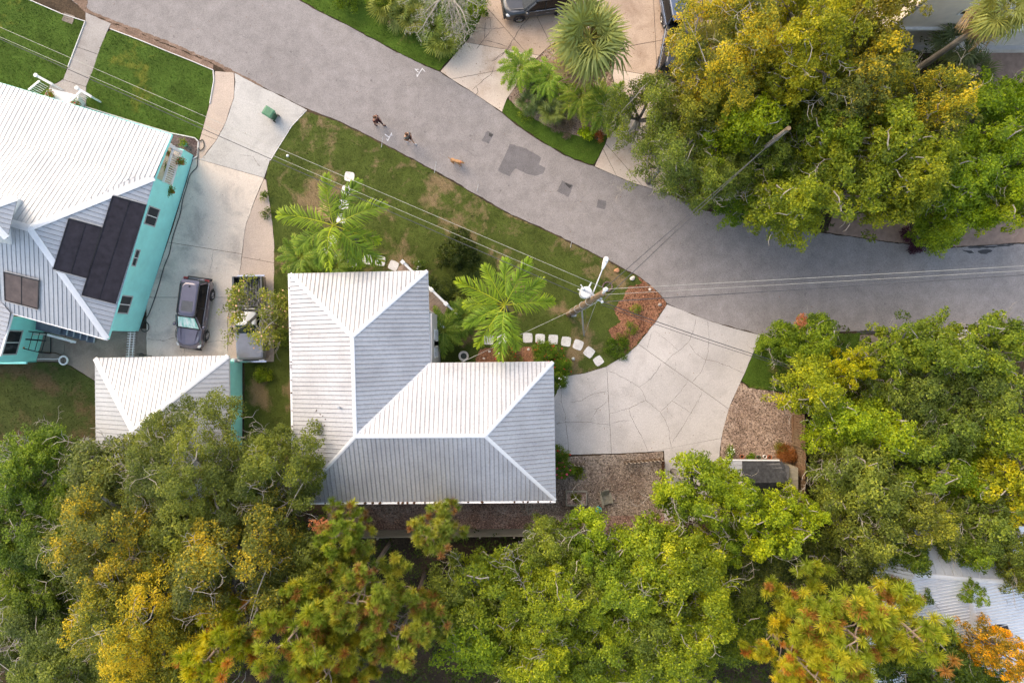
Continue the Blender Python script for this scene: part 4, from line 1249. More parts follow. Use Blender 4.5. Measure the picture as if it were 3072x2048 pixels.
# ---- turquoise house on the left
th_ = thing('house', P(300, 700), 'turquoise house with a white ribbed metal roof and black mats, at left', 'house')
TE = 4.0
N0, N1, N2 = P(-300, 158, 3.55), P(514, 403, 3.55), P(464, 533, 4.05)
K0, K1 = P(-300, 322, 4.3), P(404, 531, 4.3)
APX, APL = P(88, 684, 6.3), P(-300, 575, 6.3)
E2_, S2_ = P(322, 1017, TE), P(36, 938, TE)
E1_ = P(464, 533, 4.05)
S3_ = P(-300, 838, 4.15)
tro = MB()
for a, b in ((N0, N1), (N1, N2), (N2, E2_), (E2_, S2_)):
    tro.bar(a + Vector((0, 0, -0.11)), b + Vector((0, 0, -0.11)), 0.04, 0.17)
troof = tro.build('roof', M['turq'], th_)
TP = dict(width=0.268, gap=0.018, thick=0.014, rib=(0.035, 0.03), mat=M['roof_turq'], parent=troof, name='roof_panel', gapmat=M['roof_gap'])
strips([N0, N1, N2, K1, K0], N0, N1, **TP)
strips([K0, K1, APX, APL], K0, K1, **TP)
strips([K1, N2, APX], K1, N2, **TP)
strips([E1_, E2_, APX], E1_, E2_, **TP)
strips([E2_, S2_, S3_, APL, APX], E2_, S2_, **TP)
cap(E1_, APX, 0.36, M['cap_white'], troof)
cap(E2_, APX, 0.36, M['cap_white'], troof)
cap(APX, APL, 0.42, M['cap_white'], troof)
MB().bar(K0 + Vector((0, 0, 0.03)), K1 + Vector((0, 0, 0.03)), 0.05, 0.03).build('pitch_break_flashing', M['frame_grey'], troof)
# rear wing at the picture edge
V0, V1, V2, V3 = P(-300, 838, 4.15), S2_, P(-2, 1068, TE), P(-300, 1000, TE)
strips([P(-10, 890, 4.35), V1, V2, P(-300, 1068, 4.2), P(-300, 880, 4.8)], V1, V2, width=0.268, gap=0.016, thick=0.014, rib=(0.035, 0.03), mat=M['roof_turq'], parent=troof, name='roof_panel', gapmat=M['roof_gap'])
MB().bar(V1 + Vector((0.02, 0, -0.06)), V2 + Vector((0.02, 0, -0.06)), 0.10, 0.12).build('gutter', M['white'], th_)
MB().bar(E2_ + Vector((0, -0.04, -0.05)), V1 + Vector((0, -0.04, -0.05)), 0.09, 0.11).build('gutter', M['white'], th_)
# cupola on the ridge
cup = MB()
c0, c1, c2, c3 = P(-140, 560, 7.6), P(53, 592, 7.6), P(22, 715, 7.6), P(-140, 680, 7.6)
cwl = [P(-140, 575, 6.0), P(68, 600, 5.7), P(40, 735, 5.7), P(-140, 700, 6.0)]
cw = MB(); cw.prism([(q.x, q.y) for q in cwl], 4.6, 7.45); cupo = cw.build('cupola', M['white'], th_)
capex = P(-60, 632, 8.2)
for (a, b) in ((c0, c1), (c1, c2), (c2, c3)):
    strips([a, b, capex], a, b, width=0.268, gap=0.016, thick=0.014, rib=(0.035, 0.03), mat=M['roof_turq'], parent=cupo, name='roof_panel', gapmat=M['roof_gap'])
for a in (c1, c2): cap(a, capex, 0.36, M['cap_white'], cupo)
we = Vector((cwl[1].x - cwl[2].x, cwl[1].y - cwl[2].y, 0)).normalized(); wo = Vector((we.y, -we.x, 0))
for t in (0.27, 0.73):
    cc = cwl[1].lerp(cwl[2], t); cc.z = 6.75
    MB().bar(cc + wo * 0.02 - we * 0.38, cc + wo * 0.02 + we * 0.38, 0.06, 0.8).build('window', M['glass'], cupo)
    MB().bar(cc + wo * 0.05 - we * 0.40 + Vector((0, 0, 0.43)), cc + wo * 0.05 + we * 0.40 + Vector((0, 0, 0.43)), 0.08, 0.06).build('window_trim', M['redtrim'], cupo)
# east wall with the porch opening
W0, W1, W2_ = P(580, 470), P(549, 574), P(417, 993)
wd = Vector((W2_.x - W0.x, W2_.y - W0.y, 0)).normalized(); wout = Vector((-wd.y, wd.x, 0))
if wout.x < 0: wout = -wout
def wl(a, b, z0, z1, mat=M['turq'], th=0.16, nm='wall', off=0.0):
    a = a - wout * (th / 2 - off); b = b - wout * (th / 2 - off)
    mb = MB(); mb.bar((a.x, a.y, (z0 + z1) / 2), (b.x, b.y, (z0 + z1) / 2), th, z1 - z0)
    return mb.build(nm, mat, th_)
wl(W0, W1, 0, 1.35)
wl(W1, W2_, 0, TE - 0.05)
W3_ = Vector((P(417, 993).x, P(417, 993).y, 0)); sdir = Vector((S2_.x - E2_.x, S2_.y - E2_.y, 0)).normalized()
W4_ = W3_ + sdir * 6.2
mb = MB(); mb.bar((W3_.x + sdir.x * 0.17, W3_.y + sdir.y * 0.17, 2.0), (W4_.x, W4_.y, 2.0), 0.16, 3.9); mb.build('wall', M['turq'], th_)
wa, wb = P(110, 1082), P(146, 955)
mb = MB(); mb.bar((wa.x - 0.08, wa.y, 1.95), (wb.x - 0.08, wb.y, 1.95), 0.16, 3.85); mb.build('wall', M['turq'], th_)
wdir = Vector((wb.x - wa.x, wb.y - wa.y, 0)).normalized(); wo2 = Vector((wdir.y, -wdir.x, 0))
window(th_, tuple(Vector((wa.x, wa.y, 0)) + wdir * 1.25 + Vector((0, 0, 2.75)) + wo2 * 0.0), wdir, wo2, 1.5, 1.35, 2)
MB().bar((wa.x, wa.y + 0.02, 0.35), (wa.x - 6, wa.y + 0.02, 0.35), 0.22, 0.7).build('footing', M['turq_dark'], th_)
MB().bar((wa.x, wa.y - 0.02, 0.9), (wa.x - 6, wa.y - 0.02, 0.9), 0.3, 0.12).build('ledge', M['turq'], th_)
NW = P(-300, 215)
mb = MB(); mb.bar((W0.x, W0.y, 0.675), (NW.x, NW.y, 0.675), 0.16, 1.35); mb.build('wall', M['turq'], th_)
iw0 = W1 - wout * 0.2; iw1 = iw0 - wout * 14
mb = MB(); mb.bar((iw0.x, iw0.y, 2.0), (iw1.x, iw1.y, 2.0), 0.16, 3.7); mb.build('wall', M['turq'], th_)
for (xa, ya, w_) in ((508, 703, 0.55), (470, 826, 0.55)):
    pass
def on_wall(px, py):
    """nearest point of the east wall line to the ray through a pixel at height 2.6"""
    q = P(px, py, 2.65)
    t = (Vector((q.x, q.y, 0)) - Vector((W0.x, W0.y, 0))).dot(wd)
    return Vector((W0.x, W0.y, 0)) + wd * t
for (px, py, w_, h_, z_) in ((452, 648, 1.1, 1.2, 2.6), (398, 770, 1.0, 0.42, 2.95), (368, 912, 1.1, 1.2, 2.6)):
    q = on_wall(px, py)
    window(th_, (q.x, q.y, z_), wd, wout, w_, h_, 2)
# porch floor, column, rail
pf = [W0 - wout * 0.17, W1 - wout * 0.17, W1 - wout * 2.6, W0 - wout * 2.6]
mb = MB(); mb.prism([(q.x, q.y) for q in pf], 1.2, 1.36); mb.build('porch_floor', M['conc_mid'], th_)
for (a, nm) in ((W0, 'column'),):
    q = a - wout * 0.12 + wd * 0.12
    MB().box((q.x, q.y, 2.4), (0.2, 0.2, 2.1), math.atan2(wd.y, wd.x)).build(nm, M['white'], th_)
top0, top1 = W0 - wout * 0.1, W1 - wout * 0.1
wl(W0, W1, 2.38, 2.46, M['white'], 0.13, 'porch_rail'); wl(W0, W1, 1.42, 1.50, M['white'], 0.09, 'porch_rail')
for i in range(17):
    q = (W0 - wout * 0.06).lerp(W1 - wout * 0.06, (i + 0.5) / 17)
    MB().box((q.x, q.y, 1.94), (0.045, 0.045, 0.88), math.atan2(wd.y, wd.x)).build('baluster', M['white'], th_)
nr = Vector((N1.x - N0.x, N1.y - N0.y, 0)).normalized()
q = W0 - wout * 0.2
mb = MB(); mb.bar((q.x, q.y, 2.42), (q.x - nr.x * 2.2, q.y - nr.y * 2.2, 2.42), 0.13, 0.08); mb.build('porch_rail', M['white'], th_)
# roof mats (pool heater panels)
def mat_panel(pts, face, parent, matn, name):
    """pts are pixels on a roof face (three 3D points)"""
    a, b, c = face
    n_ = (b - a).cross(c - a).normalized()
    if n_.z < 0: n_ = -n_
    o3 = Vector((0, 0, HC)); V = []
    for (px, py) in pts:
        d = P(px, py, 0) - o3
        t = (a + n_ * 0.10 - o3).dot(n_) / d.dot(n_)
        V.append(o3 + d * t)
    mb = MB(); k = len(V)
    mb.add(V + [v - n_ * 0.045 for v in V], [tuple(range(k - 1, -1, -1)), tuple(range(k, 2 * k))] + [(i, (i + 1) % k, k + (i + 1) % k, k + i) for i in range(k)])
    o = mb.build(name, matn, parent)
    e = MB()
    for i in range(k):
        e.bar(V[i] + n_ * 0.012, V[(i + 1) % k] + n_ * 0.012, 0.05, 0.03, n_)
    e.build('frame', M['black'], o)
    return o, V, n_
EF = (E1_, E2_, APX)
for nm_, pts_, lab in (('solar_mat', [(343, 587), (437, 613), (374, 826), (302, 806)], 'long black solar mat nearest the eave on the turquoise house roof'),
                       ('solar_mat', [(207, 656), (306, 683), (261, 834), (160, 805)], 'black solar mat nearest the roof hip on the turquoise house'),):
    pass
def solar(pts, face, label, mat='solar', lines=1):
    c_ = P(sum(p[0] for p in pts) / 4, sum(p[1] for p in pts) / 4, 5.0)
    t = thing('solar_mat', (c_.x, c_.y, 4.5), label, 'solar panel', 'solar mats on the turquoise house')
    o, V, n_ = mat_panel(pts, face, t, M[mat], 'panel')
    for k in range(lines):
        f = (k + 1) / (lines + 1)
        MB().bar(V[0].lerp(V[1], f) + n_ * 0.012, V[3].lerp(V[2], f) + n_ * 0.012, 0.03, 0.02, n_).build('seam', M['black'], t)
    for (a, b) in ((V[0], V[1]), (V[3], V[2])):
        d = (V[0] - V[3]).normalized() * (0.07 if a is V[0] else -0.07)
        MB().tube([a + d, b + d], 0.03, 6).build('manifold_pipe', M['frame_grey'], t)
solar([(207, 656), (305, 683), (262, 834), (160, 806)], EF, 'black solar mat lying farthest from the turquoise wall')
solar([(338, 588), (438, 616), (346, 910), (246, 884)], EF, 'long black solar mat beside the eave above the turquoise wall')
SF = (E2_, S2_, APX)
solar([(12, 816), (117, 842), (114, 926), (15, 900)], SF, 'small brown tinted solar panel alone on the south slope', 'solar_brown')

# south stairs of the turquoise house
st = thing('staircase', P(200, 1000), 'blue grey wooden steps with a white stringer beside the turquoise house', 'stairs')
def quad(px, z, th, mat, nm, par):
    V = [P(x, y, z) for (x, y) in px]
    mb = MB(); mb.prism([(v.x, v.y) for v in V], z - th, z); return mb.build(nm, mat, par)
quad([(110, 950), (187, 970), (178, 1004), (106, 988)], 1.35, 0.08, M['stair_blue'], 'landing', st)
tx = [(186, 980), (206, 985), (226, 990), (246, 996), (266, 1002), (287, 1008)]
for i in range(5):
    (x0_, y0_), (x1_, y1_) = tx[i], tx[i + 1]
    z_ = 1.12 - 0.24 * i
    quad([(x0_, y0_ - 14), (x1_, y1_ - 14), (x1_ - 6, y1_ + 20), (x0_ - 8, y0_ + 24)], z_, 0.06, M['stair_blue'], 'tread', st)
    a, b = P(x1_, y1_ - 14, z_ + 0.012), P(x1_ - 6, y1_ + 20, z_ + 0.012)
    MB().bar(a, b, 0.09, 0.03).build('nosing', M['stair_edge'], st)
MB().bar(P(141, 1003, 1.3), P(228, 1026, 0.5), 0.14, 0.2).build('stringer', M['white'], st)
for (x_, y_, z_) in ((141, 1003, 1.3), (228, 1026, 0.5), (110, 985, 1.3)):
    q = P(x_, y_, 0)
    MB().box((q.x, q.y, z_ / 2), (0.1, 0.1, z_)).build('post', M['white'], st)

# front steps railings and entry slab of the turquoise house
fs = thing('entry_steps', P(160, 290), 'white entry steps with two short white railings on the turquoise house front', 'stairs')
quad([(140, 272), (235, 298), (222, 330), (120, 310)], 0.75, 0.75, M['white'], 'step', fs)
quad([(148, 264), (236, 287), (234, 298), (143, 274)], 0.4, 0.4, M['white'], 'step', fs)
def railing(p0, p1, q0, q1):
    """a broad top board p0-p1 and a rail q0-q1 running back to the house, with balusters"""
    a, b = P(*p0, 1.25), P(*p1, 1.0)
    mb = MB(); mb.bar(a, b, 0.16, 0.05)
    mb.lathe((a.x, a.y, 1.22), [(0.13, 0), (0.13, 0.06), (0.10, 0.07)], 12)
    mb.build('top_rail', M['white'], fs)
    c, d = P(*q0, 1.25), P(*q1, 1.75)
    MB().bar(c, d, 0.13, 0.05).build('top_rail', M['white'], fs)
    for i in range(6):
        t = (i + 0.5) / 6
        q = c.lerp(d, t); r = a.lerp(b, t)
        MB().box((q.x, q.y, q.z - 0.45), (0.035, 0.035, 0.85)).build('baluster', M['white'], fs)
        if i % 2: MB().box((r.x, r.y, r.z / 2), (0.035, 0.035, r.z - 0.05)).build('baluster', M['white'], fs)
    for e in (a, b):
        MB().box((e.x, e.y, e.z / 2 - 0.03), (0.09, 0.09, e.z)).build('post', M['white'], fs)
    bb = (Vector((a.x, a.y, 0.25)), Vector((b.x, b.y, 0.25)))
    MB().bar(bb[0], bb[1], 0.07, 0.05).build('bottom_rail', M['white'], fs)
railing((107, 226), (158, 254), (118, 243), (86, 270))
railing((230, 264), (275, 291), (240, 276), (214, 302))

# ---- garage
GE = 2.55
gar = thing('garage', P(480, 1230), 'small turquoise garage with a white hipped metal roof below the parked SUV', 'garage')
G1, G2, G3, G4 = P(285, 1074, GE), P(686, 1067, GE), P(692, 1530, GE), P(290, 1530, GE)
GA, GB = P(397, 1293, 4.15), P(470, 1330, 4.15)
GA, GB = P(398, 1292, 4.2), P(455, 1322, 4.2)
gm = MB()
for a, b in ((G1, G2), (G2, G3), (G3, G4), (G4, G1)): gm.bar(a + Vector((0, 0, -0.09)), b + Vector((0, 0, -0.09)), 0.03, 0.14)
groof = gm.build('roof', M['white'], gar)
GP = dict(width=0.268, gap=0.016, thick=0.014, rib=(0.035, 0.03), mat=M['roof_turq'], parent=groof, name='roof_panel', gapmat=M['roof_gap'])
strips([G1, G2, GA], G1, G2, **GP)
strips([G2, G3, GA], G2, G3, **GP)
strips([G3, G4, GA], G3, G4, **GP)
strips([G4, G1, GA], G4, G1, **GP)
for a in (G1, G2, G3, G4): cap(a, GA, 0.30, M['cap_white'], groof)
gx1 = P(727, 1100).x - 0.08
gx0 = P(385, 1100).x
gy0, gy1 = P(0, 1086).y, P(0, 1490).y
for a, b in (((gx0, gy0), (gx1, gy0)), ((gx1, gy0), (gx1, gy1)), ((gx1, gy1), (gx0, gy1)), ((gx0, gy1), (gx0, gy0))):
    wall(gar, a, b, 0, GE - 0.08, M['turq'])
MB().bar((gx0 + 1.2, gy0 + 0.09, 1.15), (gx1 - 1.2, gy0 + 0.09, 1.15), 0.05, 2.2).build('garage_door', M['white'], gar)

# ---- white roofed house at the lower right
fh = thing('house', P(2880, 1780), 'house with a pale blue white metal roof half hidden by trees at lower right', 'house')
F1, F2, F3, F4, F5 = P(2580, 1560, 4.0), P(3300, 1590, 4.0), P(3160, 1752, 6.0), P(2915, 1738, 6.0), P(2742, 1722, 6.0)
fr_ = MB(); fr_.bar(F1 + Vector((0, 0, -0.1)), F2 + Vector((0, 0, -0.1)), 0.03, 0.16); froof = fr_.build('roof', M['white'], fh)
FP = dict(gap=0.016, thick=0.014, rib=(0.04, 0.04), mat=M['roof_far'], parent=froof, gapmat=M['roof_gap'], name='roof_panel')
strips([F1, F2, F3, F4, F5], F1, F2, width=0.50, **FP)
F6, F7, F8 = P(2600, 2090, 3.4), P(2934, 2110, 3.4), P(3300, 2110, 3.4)
strips([F5, F4, F7, F6], F4, F7, width=0.22, **FP)
strips([F4, F3, F8, F7], F4, F7, width=0.22, **FP)
strips([F1, F5, F6], F1, F6, width=0.22, **FP)
cap(F5, F4, 0.25, M['cap_white'], froof); cap(F4, F3, 0.25, M['cap_white'], froof); cap(F4, F7, 0.42, M['cap_white'], froof)
for a, b in ((P(2700, 1602), P(3200, 1620)), (P(2700, 1602), P(2700, 2000)), (P(2700, 2000), P(3200, 2010)), (P(3200, 2010), P(3200, 1620))):
    wall(fh, a, b, 0, 3.8, M['white'])
q = P(2995, 1882, 5.0)
ac = thing('roof_vent_box', (q.x, q.y, 4.55), 'dark green box on the pale roof at lower right', 'vent box')
MB().box((q.x, q.y, 4.85), (0.85, 0.5, 0.5), R_(20)).build('case', M['turq_dark'], ac)
MB().box((q.x, q.y, 5.12), (0.95, 0.6, 0.05), R_(20)).build('lid', M['black'], ac)

# ---- beige two storey house at the upper right
bh = thing('house', P(2980, 60), 'beige stucco two storey house cut off at the upper right corner', 'house')
by = P(0, 147).y; bx0, bx1 = P(2600, 0).x, P(3300, 0).x
wall(bh, (bx0, by + 0.1), (bx1, by + 0.1), 0, 3.0, M['greywall'], 0.2)
wall(bh, (bx0, by + 0.1), (bx1, by + 0.1), 3.0, 7.2, M['cream'], 0.2)
MB().bar((bx0, by, 3.05), (bx1, by, 3.05), 0.36, 0.16).build('belt_course', M['white'], bh)
MB().bar((bx0, by - 0.12, 0.25), (bx1, by - 0.12, 0.25), 0.3, 0.5).build('plinth', M['greywall'], bh)
wall(bh, (bx0, by), (bx0, by + 8), 0, 7.2, M['cream'], 0.2)
rr = MB(); rr.add([(bx0 - 0.5, by - 0.3, 7.2), (bx1, by - 0.3, 7.2), (bx1, by + 6, 9.2), (bx0 - 0.5, by + 6, 9.2)], [(0, 1, 2, 3)]); rr.build('roof', M['slate'], bh)
for (px, py, w_, h_, z_) in ((2895, 32, 0.5, 0.55, 5.0), (2985, 42, 0.9, 1.5, 4.9), (2830, 110, 0.9, 1.2, 1.6)):
    q = P(px, py, z_)
    window(bh, (q.x, by, z_), (1, 0, 0), (0, -1, 0), w_, h_, 2 if h_ > 1 else 1, 'white', True)
# ------------------------------------------------------------------ vehicles
def outline(x0, x1, w, r, n=5, taper_f=1.0, taper_r=1.0):
    """rounded rectangle plan outline, counter-clockwise from the front right"""
    pts = []
    for (cx, cy, a0, wf) in ((x1 - r, 1, 0, taper_f), (x0 + r, 1, 90, taper_r), (x0 + r, -1, 180, taper_r), (x1 - r, -1, 270, taper_f)):
        for k in range(n):
            a = R_(a0 + 90 * k / (n - 1))
            pts.append((cx + r * math.cos(a), cy * (w * wf - r) + r * math.sin(a)))
    return pts
def loft(mb, rings, cap_top=True, cap_bot=True):
    n = len(rings[0])
    V = [p for r in rings for p in r]
    F = []
    for i in range(len(rings) - 1):
        for k in range(n):
            F.append((i * n + k, i * n + (k + 1) % n, (i + 1) * n + (k + 1) % n, (i + 1) * n + k))
    if cap_top: F.append(tuple((len(rings) - 1) * n + k for k in range(n)))
    if cap_bot: F.append(tuple(range(n - 1, -1, -1)))
    mb.add(V, F)
    return mb
def paintmat(name, c, rough=0.3, metal=0.4):
    m = NT(name); f = m.noise(3, 4, 0.6)
    m.col(m.ramp(f, [(0.3, tuple(x * 0.9 for x in c)), (0.7, tuple(x * 1.08 for x in c))]))
    m.b.inputs['Coat Weight'].default_value = 1.0
    m.b.inputs['Coat Roughness'].default_value = 0.08
    return m.set(rough, metal, 0.5)
M['car_grey'] = paintmat('purple_grey_car_paint', (0.12, 0.108, 0.14), 0.22, 0.5)
M['car_dark'] = paintmat('near_black_car_paint', (0.035, 0.038, 0.045))
M['car_blue'] = paintmat('blue_grey_car_paint', (0.10, 0.13, 0.19))
M['car_silver'] = paintmat('silver_car_paint', (0.20, 0.205, 0.225))
M['bed_grey'] = plain('scuffed_bed_liner', (0.10, 0.105, 0.115), 0.7)
M['car_black'] = plain('black_trim', (0.02, 0.02, 0.022), 0.6)
M['carglass'] = NT('car_glass'); M['carglass'].col((0.008, 0.010, 0.012)); M['carglass'] = M['carglass'].set(0.22, 0, 0.45)
M['chrome'] = plain('chrome', (0.6, 0.6, 0.62), 0.2, 0.9, var=0.05)
M['lamp_red'] = plain('red_lens', (0.22, 0.012, 0.015), 0.3)
M['lamp_clear'] = plain('clear_lens', (0.62, 0.64, 0.66), 0.2)
M['shade'] = NT('windscreen_sun_shade')
_f = M['shade'].noise(1.7, 3, 0.6, vec=M['shade'].node('ShaderNodeTexCoord').outputs['Object'], stretch=(0.6, 3.0, 1))
M['shade'].col(M['shade'].ramp(_f, [(0.35, (0.12, 0.52, 0.45)), (0.5, (0.55, 0.85, 0.80)), (0.62, (0.9, 0.93, 0.93))])); M['shade'] = M['shade'].set(0.25, 0.2, 0.6)

def wheels(t, xs, y, r, wd_):
    for x in xs:
        for s in (-1, 1):
            w = MB()
            prof = [(r * 0.62, -wd_ / 2), (r * 0.93, -wd_ / 2), (r, -wd_ / 2 + 0.03), (r, wd_ / 2 - 0.03), (r * 0.93, wd_ / 2), (r * 0.62, wd_ / 2)]
            n = 20; V = []; F = []
            for (rr_, yy) in prof:
                for k in range(n):
                    a = 2 * math.pi * k / n
                    V.append((x + rr_ * math.cos(a), s * y + yy, r + rr_ * math.sin(a)))
            for i in range(len(prof) - 1):
                for k in range(n): F.append((i * n + k, i * n + (k + 1) % n, (i + 1) * n + (k + 1) % n, (i + 1) * n + k))
            w.add(V, F)
            wh = w.build('wheel', M['rubber'], t, local=True)
            rim = MB()
            for k in range(5):
                a = 2 * math.pi * k / 5
                rim.bar((x, s * (y + wd_ / 2 - 0.03), r), (x + r * 0.6 * math.cos(a), s * (y + wd_ / 2 - 0.03), r + r * 0.6 * math.sin(a)), 0.07, 0.04, (0, 1, 0))
            n = 16
            V = [(x + r * q * math.cos(2 * math.pi * k / n), s * (y + wd_ / 2 - d_), r + r * q * math.sin(2 * math.pi * k / n)) for (q, d_) in ((0.64, 0.0), (0.54, 0.03)) for k in range(n)]
            rim.add(V, [(k, (k + 1) % n, n + (k + 1) % n, n + k) for k in range(n)])
            rim.build('rim', M['chrome'], wh, local=True)

def suv(px, py, heading, label, paint, L=4.6, name='suv', shade=False, sunroof=True, group='parked cars', low=0.0):
    """heading: direction of the bonnet, degrees counter-clockwise from +X"""
    q = P(px, py)
    t = thing(name, (q.x, q.y, 0.05), label, 'car', group, rz=R_(heading))
    l = L / 2
    hz = 1.0 - low * 0.5
    def ring(x0, x1, w, r, z, tf=1.0, nose=0.0):
        out = []
        for (x, y) in outline(x0, x1, w, r, 6, tf):
            zz = z
            if nose and x > 0.7: zz = z - nose * ((x - 0.7) / (l - 0.7)) ** 1.6
            out.append((x, y, zz))
        return out
    b = MB()
    loft(b, [ring(-l + 0.12, l - 0.14, 0.83, 0.3, 0.20, 0.93), ring(-l + 0.03, l - 0.03, 0.91, 0.34, 0.38, 0.93), ring(-l, l, 0.93, 0.62, 0.62 * hz, 0.92, 0.05),
             ring(-l + 0.02, l - 0.04, 0.92, 0.62, 0.86 * hz, 0.90, 0.12), ring(-l + 0.08, l - 0.12, 0.875, 0.6, 0.985 * hz, 0.88, 0.18), ring(-l + 0.2, l - 0.26, 0.78, 0.5, 1.03 * hz, 0.86, 0.18)])
    body = b.build('body', paint, t, local=True, smooth=True)
    for p_ in body.data.polygons: p_.use_smooth = len(p_.vertices) == 4
    # bonnet creases
    for s in (-1, 1):
        MB().bar((1.0, s * 0.55, 1.035 * hz), (l - 0.32, s * 0.42, 0.90 * hz), 0.035, 0.03).build('bonnet_crease', paint, body, local=True)
    zr = (1.66 - low)
    gb = MB()
    bx0, bx1, tx0, tx1 = -l + 0.14, 1.02, -l + 0.42, 0.22
    loft(gb, [[(x, y, 1.0 * hz) for (x, y) in outline(bx0, bx1, 0.84, 0.16, 5, 0.93)], [(x, y, zr - 0.03) for (x, y) in outline(tx0, tx1, 0.63, 0.16, 5, 0.95)]])
    gh = gb.build('greenhouse', M['carglass'], t, local=True)
    rfm = MB()
    loft(rfm, [[(x, y, zr - 0.07) for (x, y) in outline(tx0 - 0.13, tx1 + 0.04, 0.665, 0.3, 6, 0.93, 0.92)], [(x, y, zr) for (x, y) in outline(tx0 - 0.12, tx1 - 0.02, 0.62, 0.3, 6, 0.93, 0.92)], [(x, y, zr + 0.03) for (x, y) in outline(tx0 + 0.1, tx1 - 0.22, 0.48, 0.28, 6, 0.93, 0.92)]])
    ro = rfm.build('roof', paint, t, local=True, smooth=True)
    for p_ in ro.data.polygons: p_.use_smooth = len(p_.vertices) == 4
    for s in (-1, 1):
        MB().bar((tx0 + 0.1, s * 0.60, zr + 0.035), (tx1 - 0.15, s * 0.585, zr + 0.035), 0.05, 0.04).build('roof_rail', M['car_black'], t, local=True)
        for (xa, xb) in ((bx1 - 0.06, tx1 + 0.0), (bx0 + 0.12, tx0 + 0.02)):
            MB().bar((xa, s * 0.80, 1.0 * hz), (xb, s * 0.615, zr - 0.04), 0.09, 0.05).build('pillar', paint, t, local=True)
        MB().bar((-0.35, s * 0.835, 1.0 * hz), (-0.42, s * 0.645, zr - 0.05), 0.07, 0.04).build('pillar', M['car_black'], t, local=True)
        MB().bar((bx0 + 0.15, s * 0.865, 1.005 * hz), (bx1 - 0.15, s * 0.85, 1.005 * hz), 0.03, 0.03).build('chrome_strip', M['chrome'], t, local=True)
        mi = MB(); mi.blob((0.80, s * 0.94, 1.04 * hz), 0.13, 3, 2, 0.05, 0.7); mi.build('mirror', paint, t, local=True, smooth=True)
        for x in (-0.15, 0.55):
            MB().box((x - 0.35, s * 0.937, 0.80 * hz), (0.2, 0.02, 0.035)).build('door_handle', M['chrome'], t, local=True)
        hl = MB(); hl.blob((l - 0.30, s * 0.66, 0.72 * hz), 0.17, 5, 2, 0.05, 0.5); hl.build('headlight', M['lamp_clear'], t, local=True, smooth=True)
        tl = MB(); tl.box((-l + 0.12, s * 0.68, 0.90 * hz), (0.14, 0.26, 0.15)); tl.build('taillight', M['lamp_red'], t, local=True)
        for x in (-1.33, 1.33):
            V = []; n = 12
            for k in range(n + 1):
                a = math.pi * k / n
                V += [(x + 0.41 * math.cos(a), s * 0.915, 0.36 + 0.41 * math.sin(a)), (x + 0.41 * math.cos(a), s * 0.955, 0.36 + 0.41 * math.sin(a)), (x + 0.335 * math.cos(a), s * 0.955, 0.36 + 0.335 * math.sin(a))]
            F = []
            for k in range(n): F += [(3 * k, 3 * k + 1, 3 * k + 4, 3 * k + 3), (3 * k + 1, 3 * k + 2, 3 * k + 5, 3 * k + 4)]
            MB().add(V, F).build('wheel_arch', M['car_black'], t, local=True)
    MB().box((l - 0.06, 0, 0.55), (0.10, 1.1, 0.16)).build('grille', M['car_black'], t, local=True)
    MB().box((l - 0.02, 0, 0.36), (0.10, 1.4, 0.12)).build('bumper', M['car_black'], t, local=True)
    MB().box((-l + 0.02, 0, 0.42), (0.14, 1.5, 0.22)).build('bumper', M['car_black'], t, local=True)
    MB().box((tx0 - 0.08, 0, zr + 0.0), (0.22, 1.1, 0.035)).build('spoiler', paint, t, local=True)
    if sunroof:
        MB().prism(outline(tx1 - 0.95, tx1 - 0.30, 0.36, 0.06, 4), zr + 0.0, zr + 0.036).build('sunroof', M['bed_grey'], t, local=True)
        MB().blob((tx0 + 0.22, 0, zr + 0.05), 0.07, 2, 1, 0.05, 0.6).build('antenna', M['car_black'], t, local=True)
    if shade:
        sh = MB()
        n_ = Vector((zr - 1.03, 0, bx1 - tx1)).normalized() * 0.02
        a, b_, c, d = Vector((bx1 - 0.10, -0.66, 1.0 * hz + 0.06)), Vector((bx1 - 0.10, 0.66, 1.0 * hz + 0.06)), Vector((tx1 + 0.07, 0.53, zr - 0.10)), Vector((tx1 + 0.07, -0.53, zr - 0.10))
        V = [v + n_ for v in (a, b_, c, d)]
        sh.add(V + [v - n_ * 0.6 for v in V], [(0, 1, 2, 3), (7, 6, 5, 4), (0, 4, 5, 1), (1, 5, 6, 2), (2, 6, 7, 3), (3, 7, 4, 0)])
        sh.build('sun_shade', M['shade'], t, local=True)
    for y in (-0.25, 0.25):
        MB().bar((bx1 + 0.0, y, 1.02 * hz), (bx1 - 0.25, y + 0.45, 1.16 * hz), 0.03, 0.02).build('wiper', M['car_black'], t, local=True)
    wheels(t, (-1.33, 1.33), 0.82, 0.345, 0.23)
    return t
suv(596, 941, 262, 'purple grey SUV with a bright sun shade behind its windscreen', M['car_grey'], shade=True)
suv(1612, 18, 189, 'black SUV parked on the opposite driveway at the top edge', M['car_dark'], sunroof=False)
suv(2020, 145, 80, 'dark hatchback with a red taillight under the yellow tree', M['car_dark'], L=4.3, name='hatchback', sunroof=False, low=0.2)
suv(2012, 0, 100, 'blue car almost hidden by leaves at the top edge', M['car_blue'], L=4.5, name='sedan', sunroof=False, low=0.2)

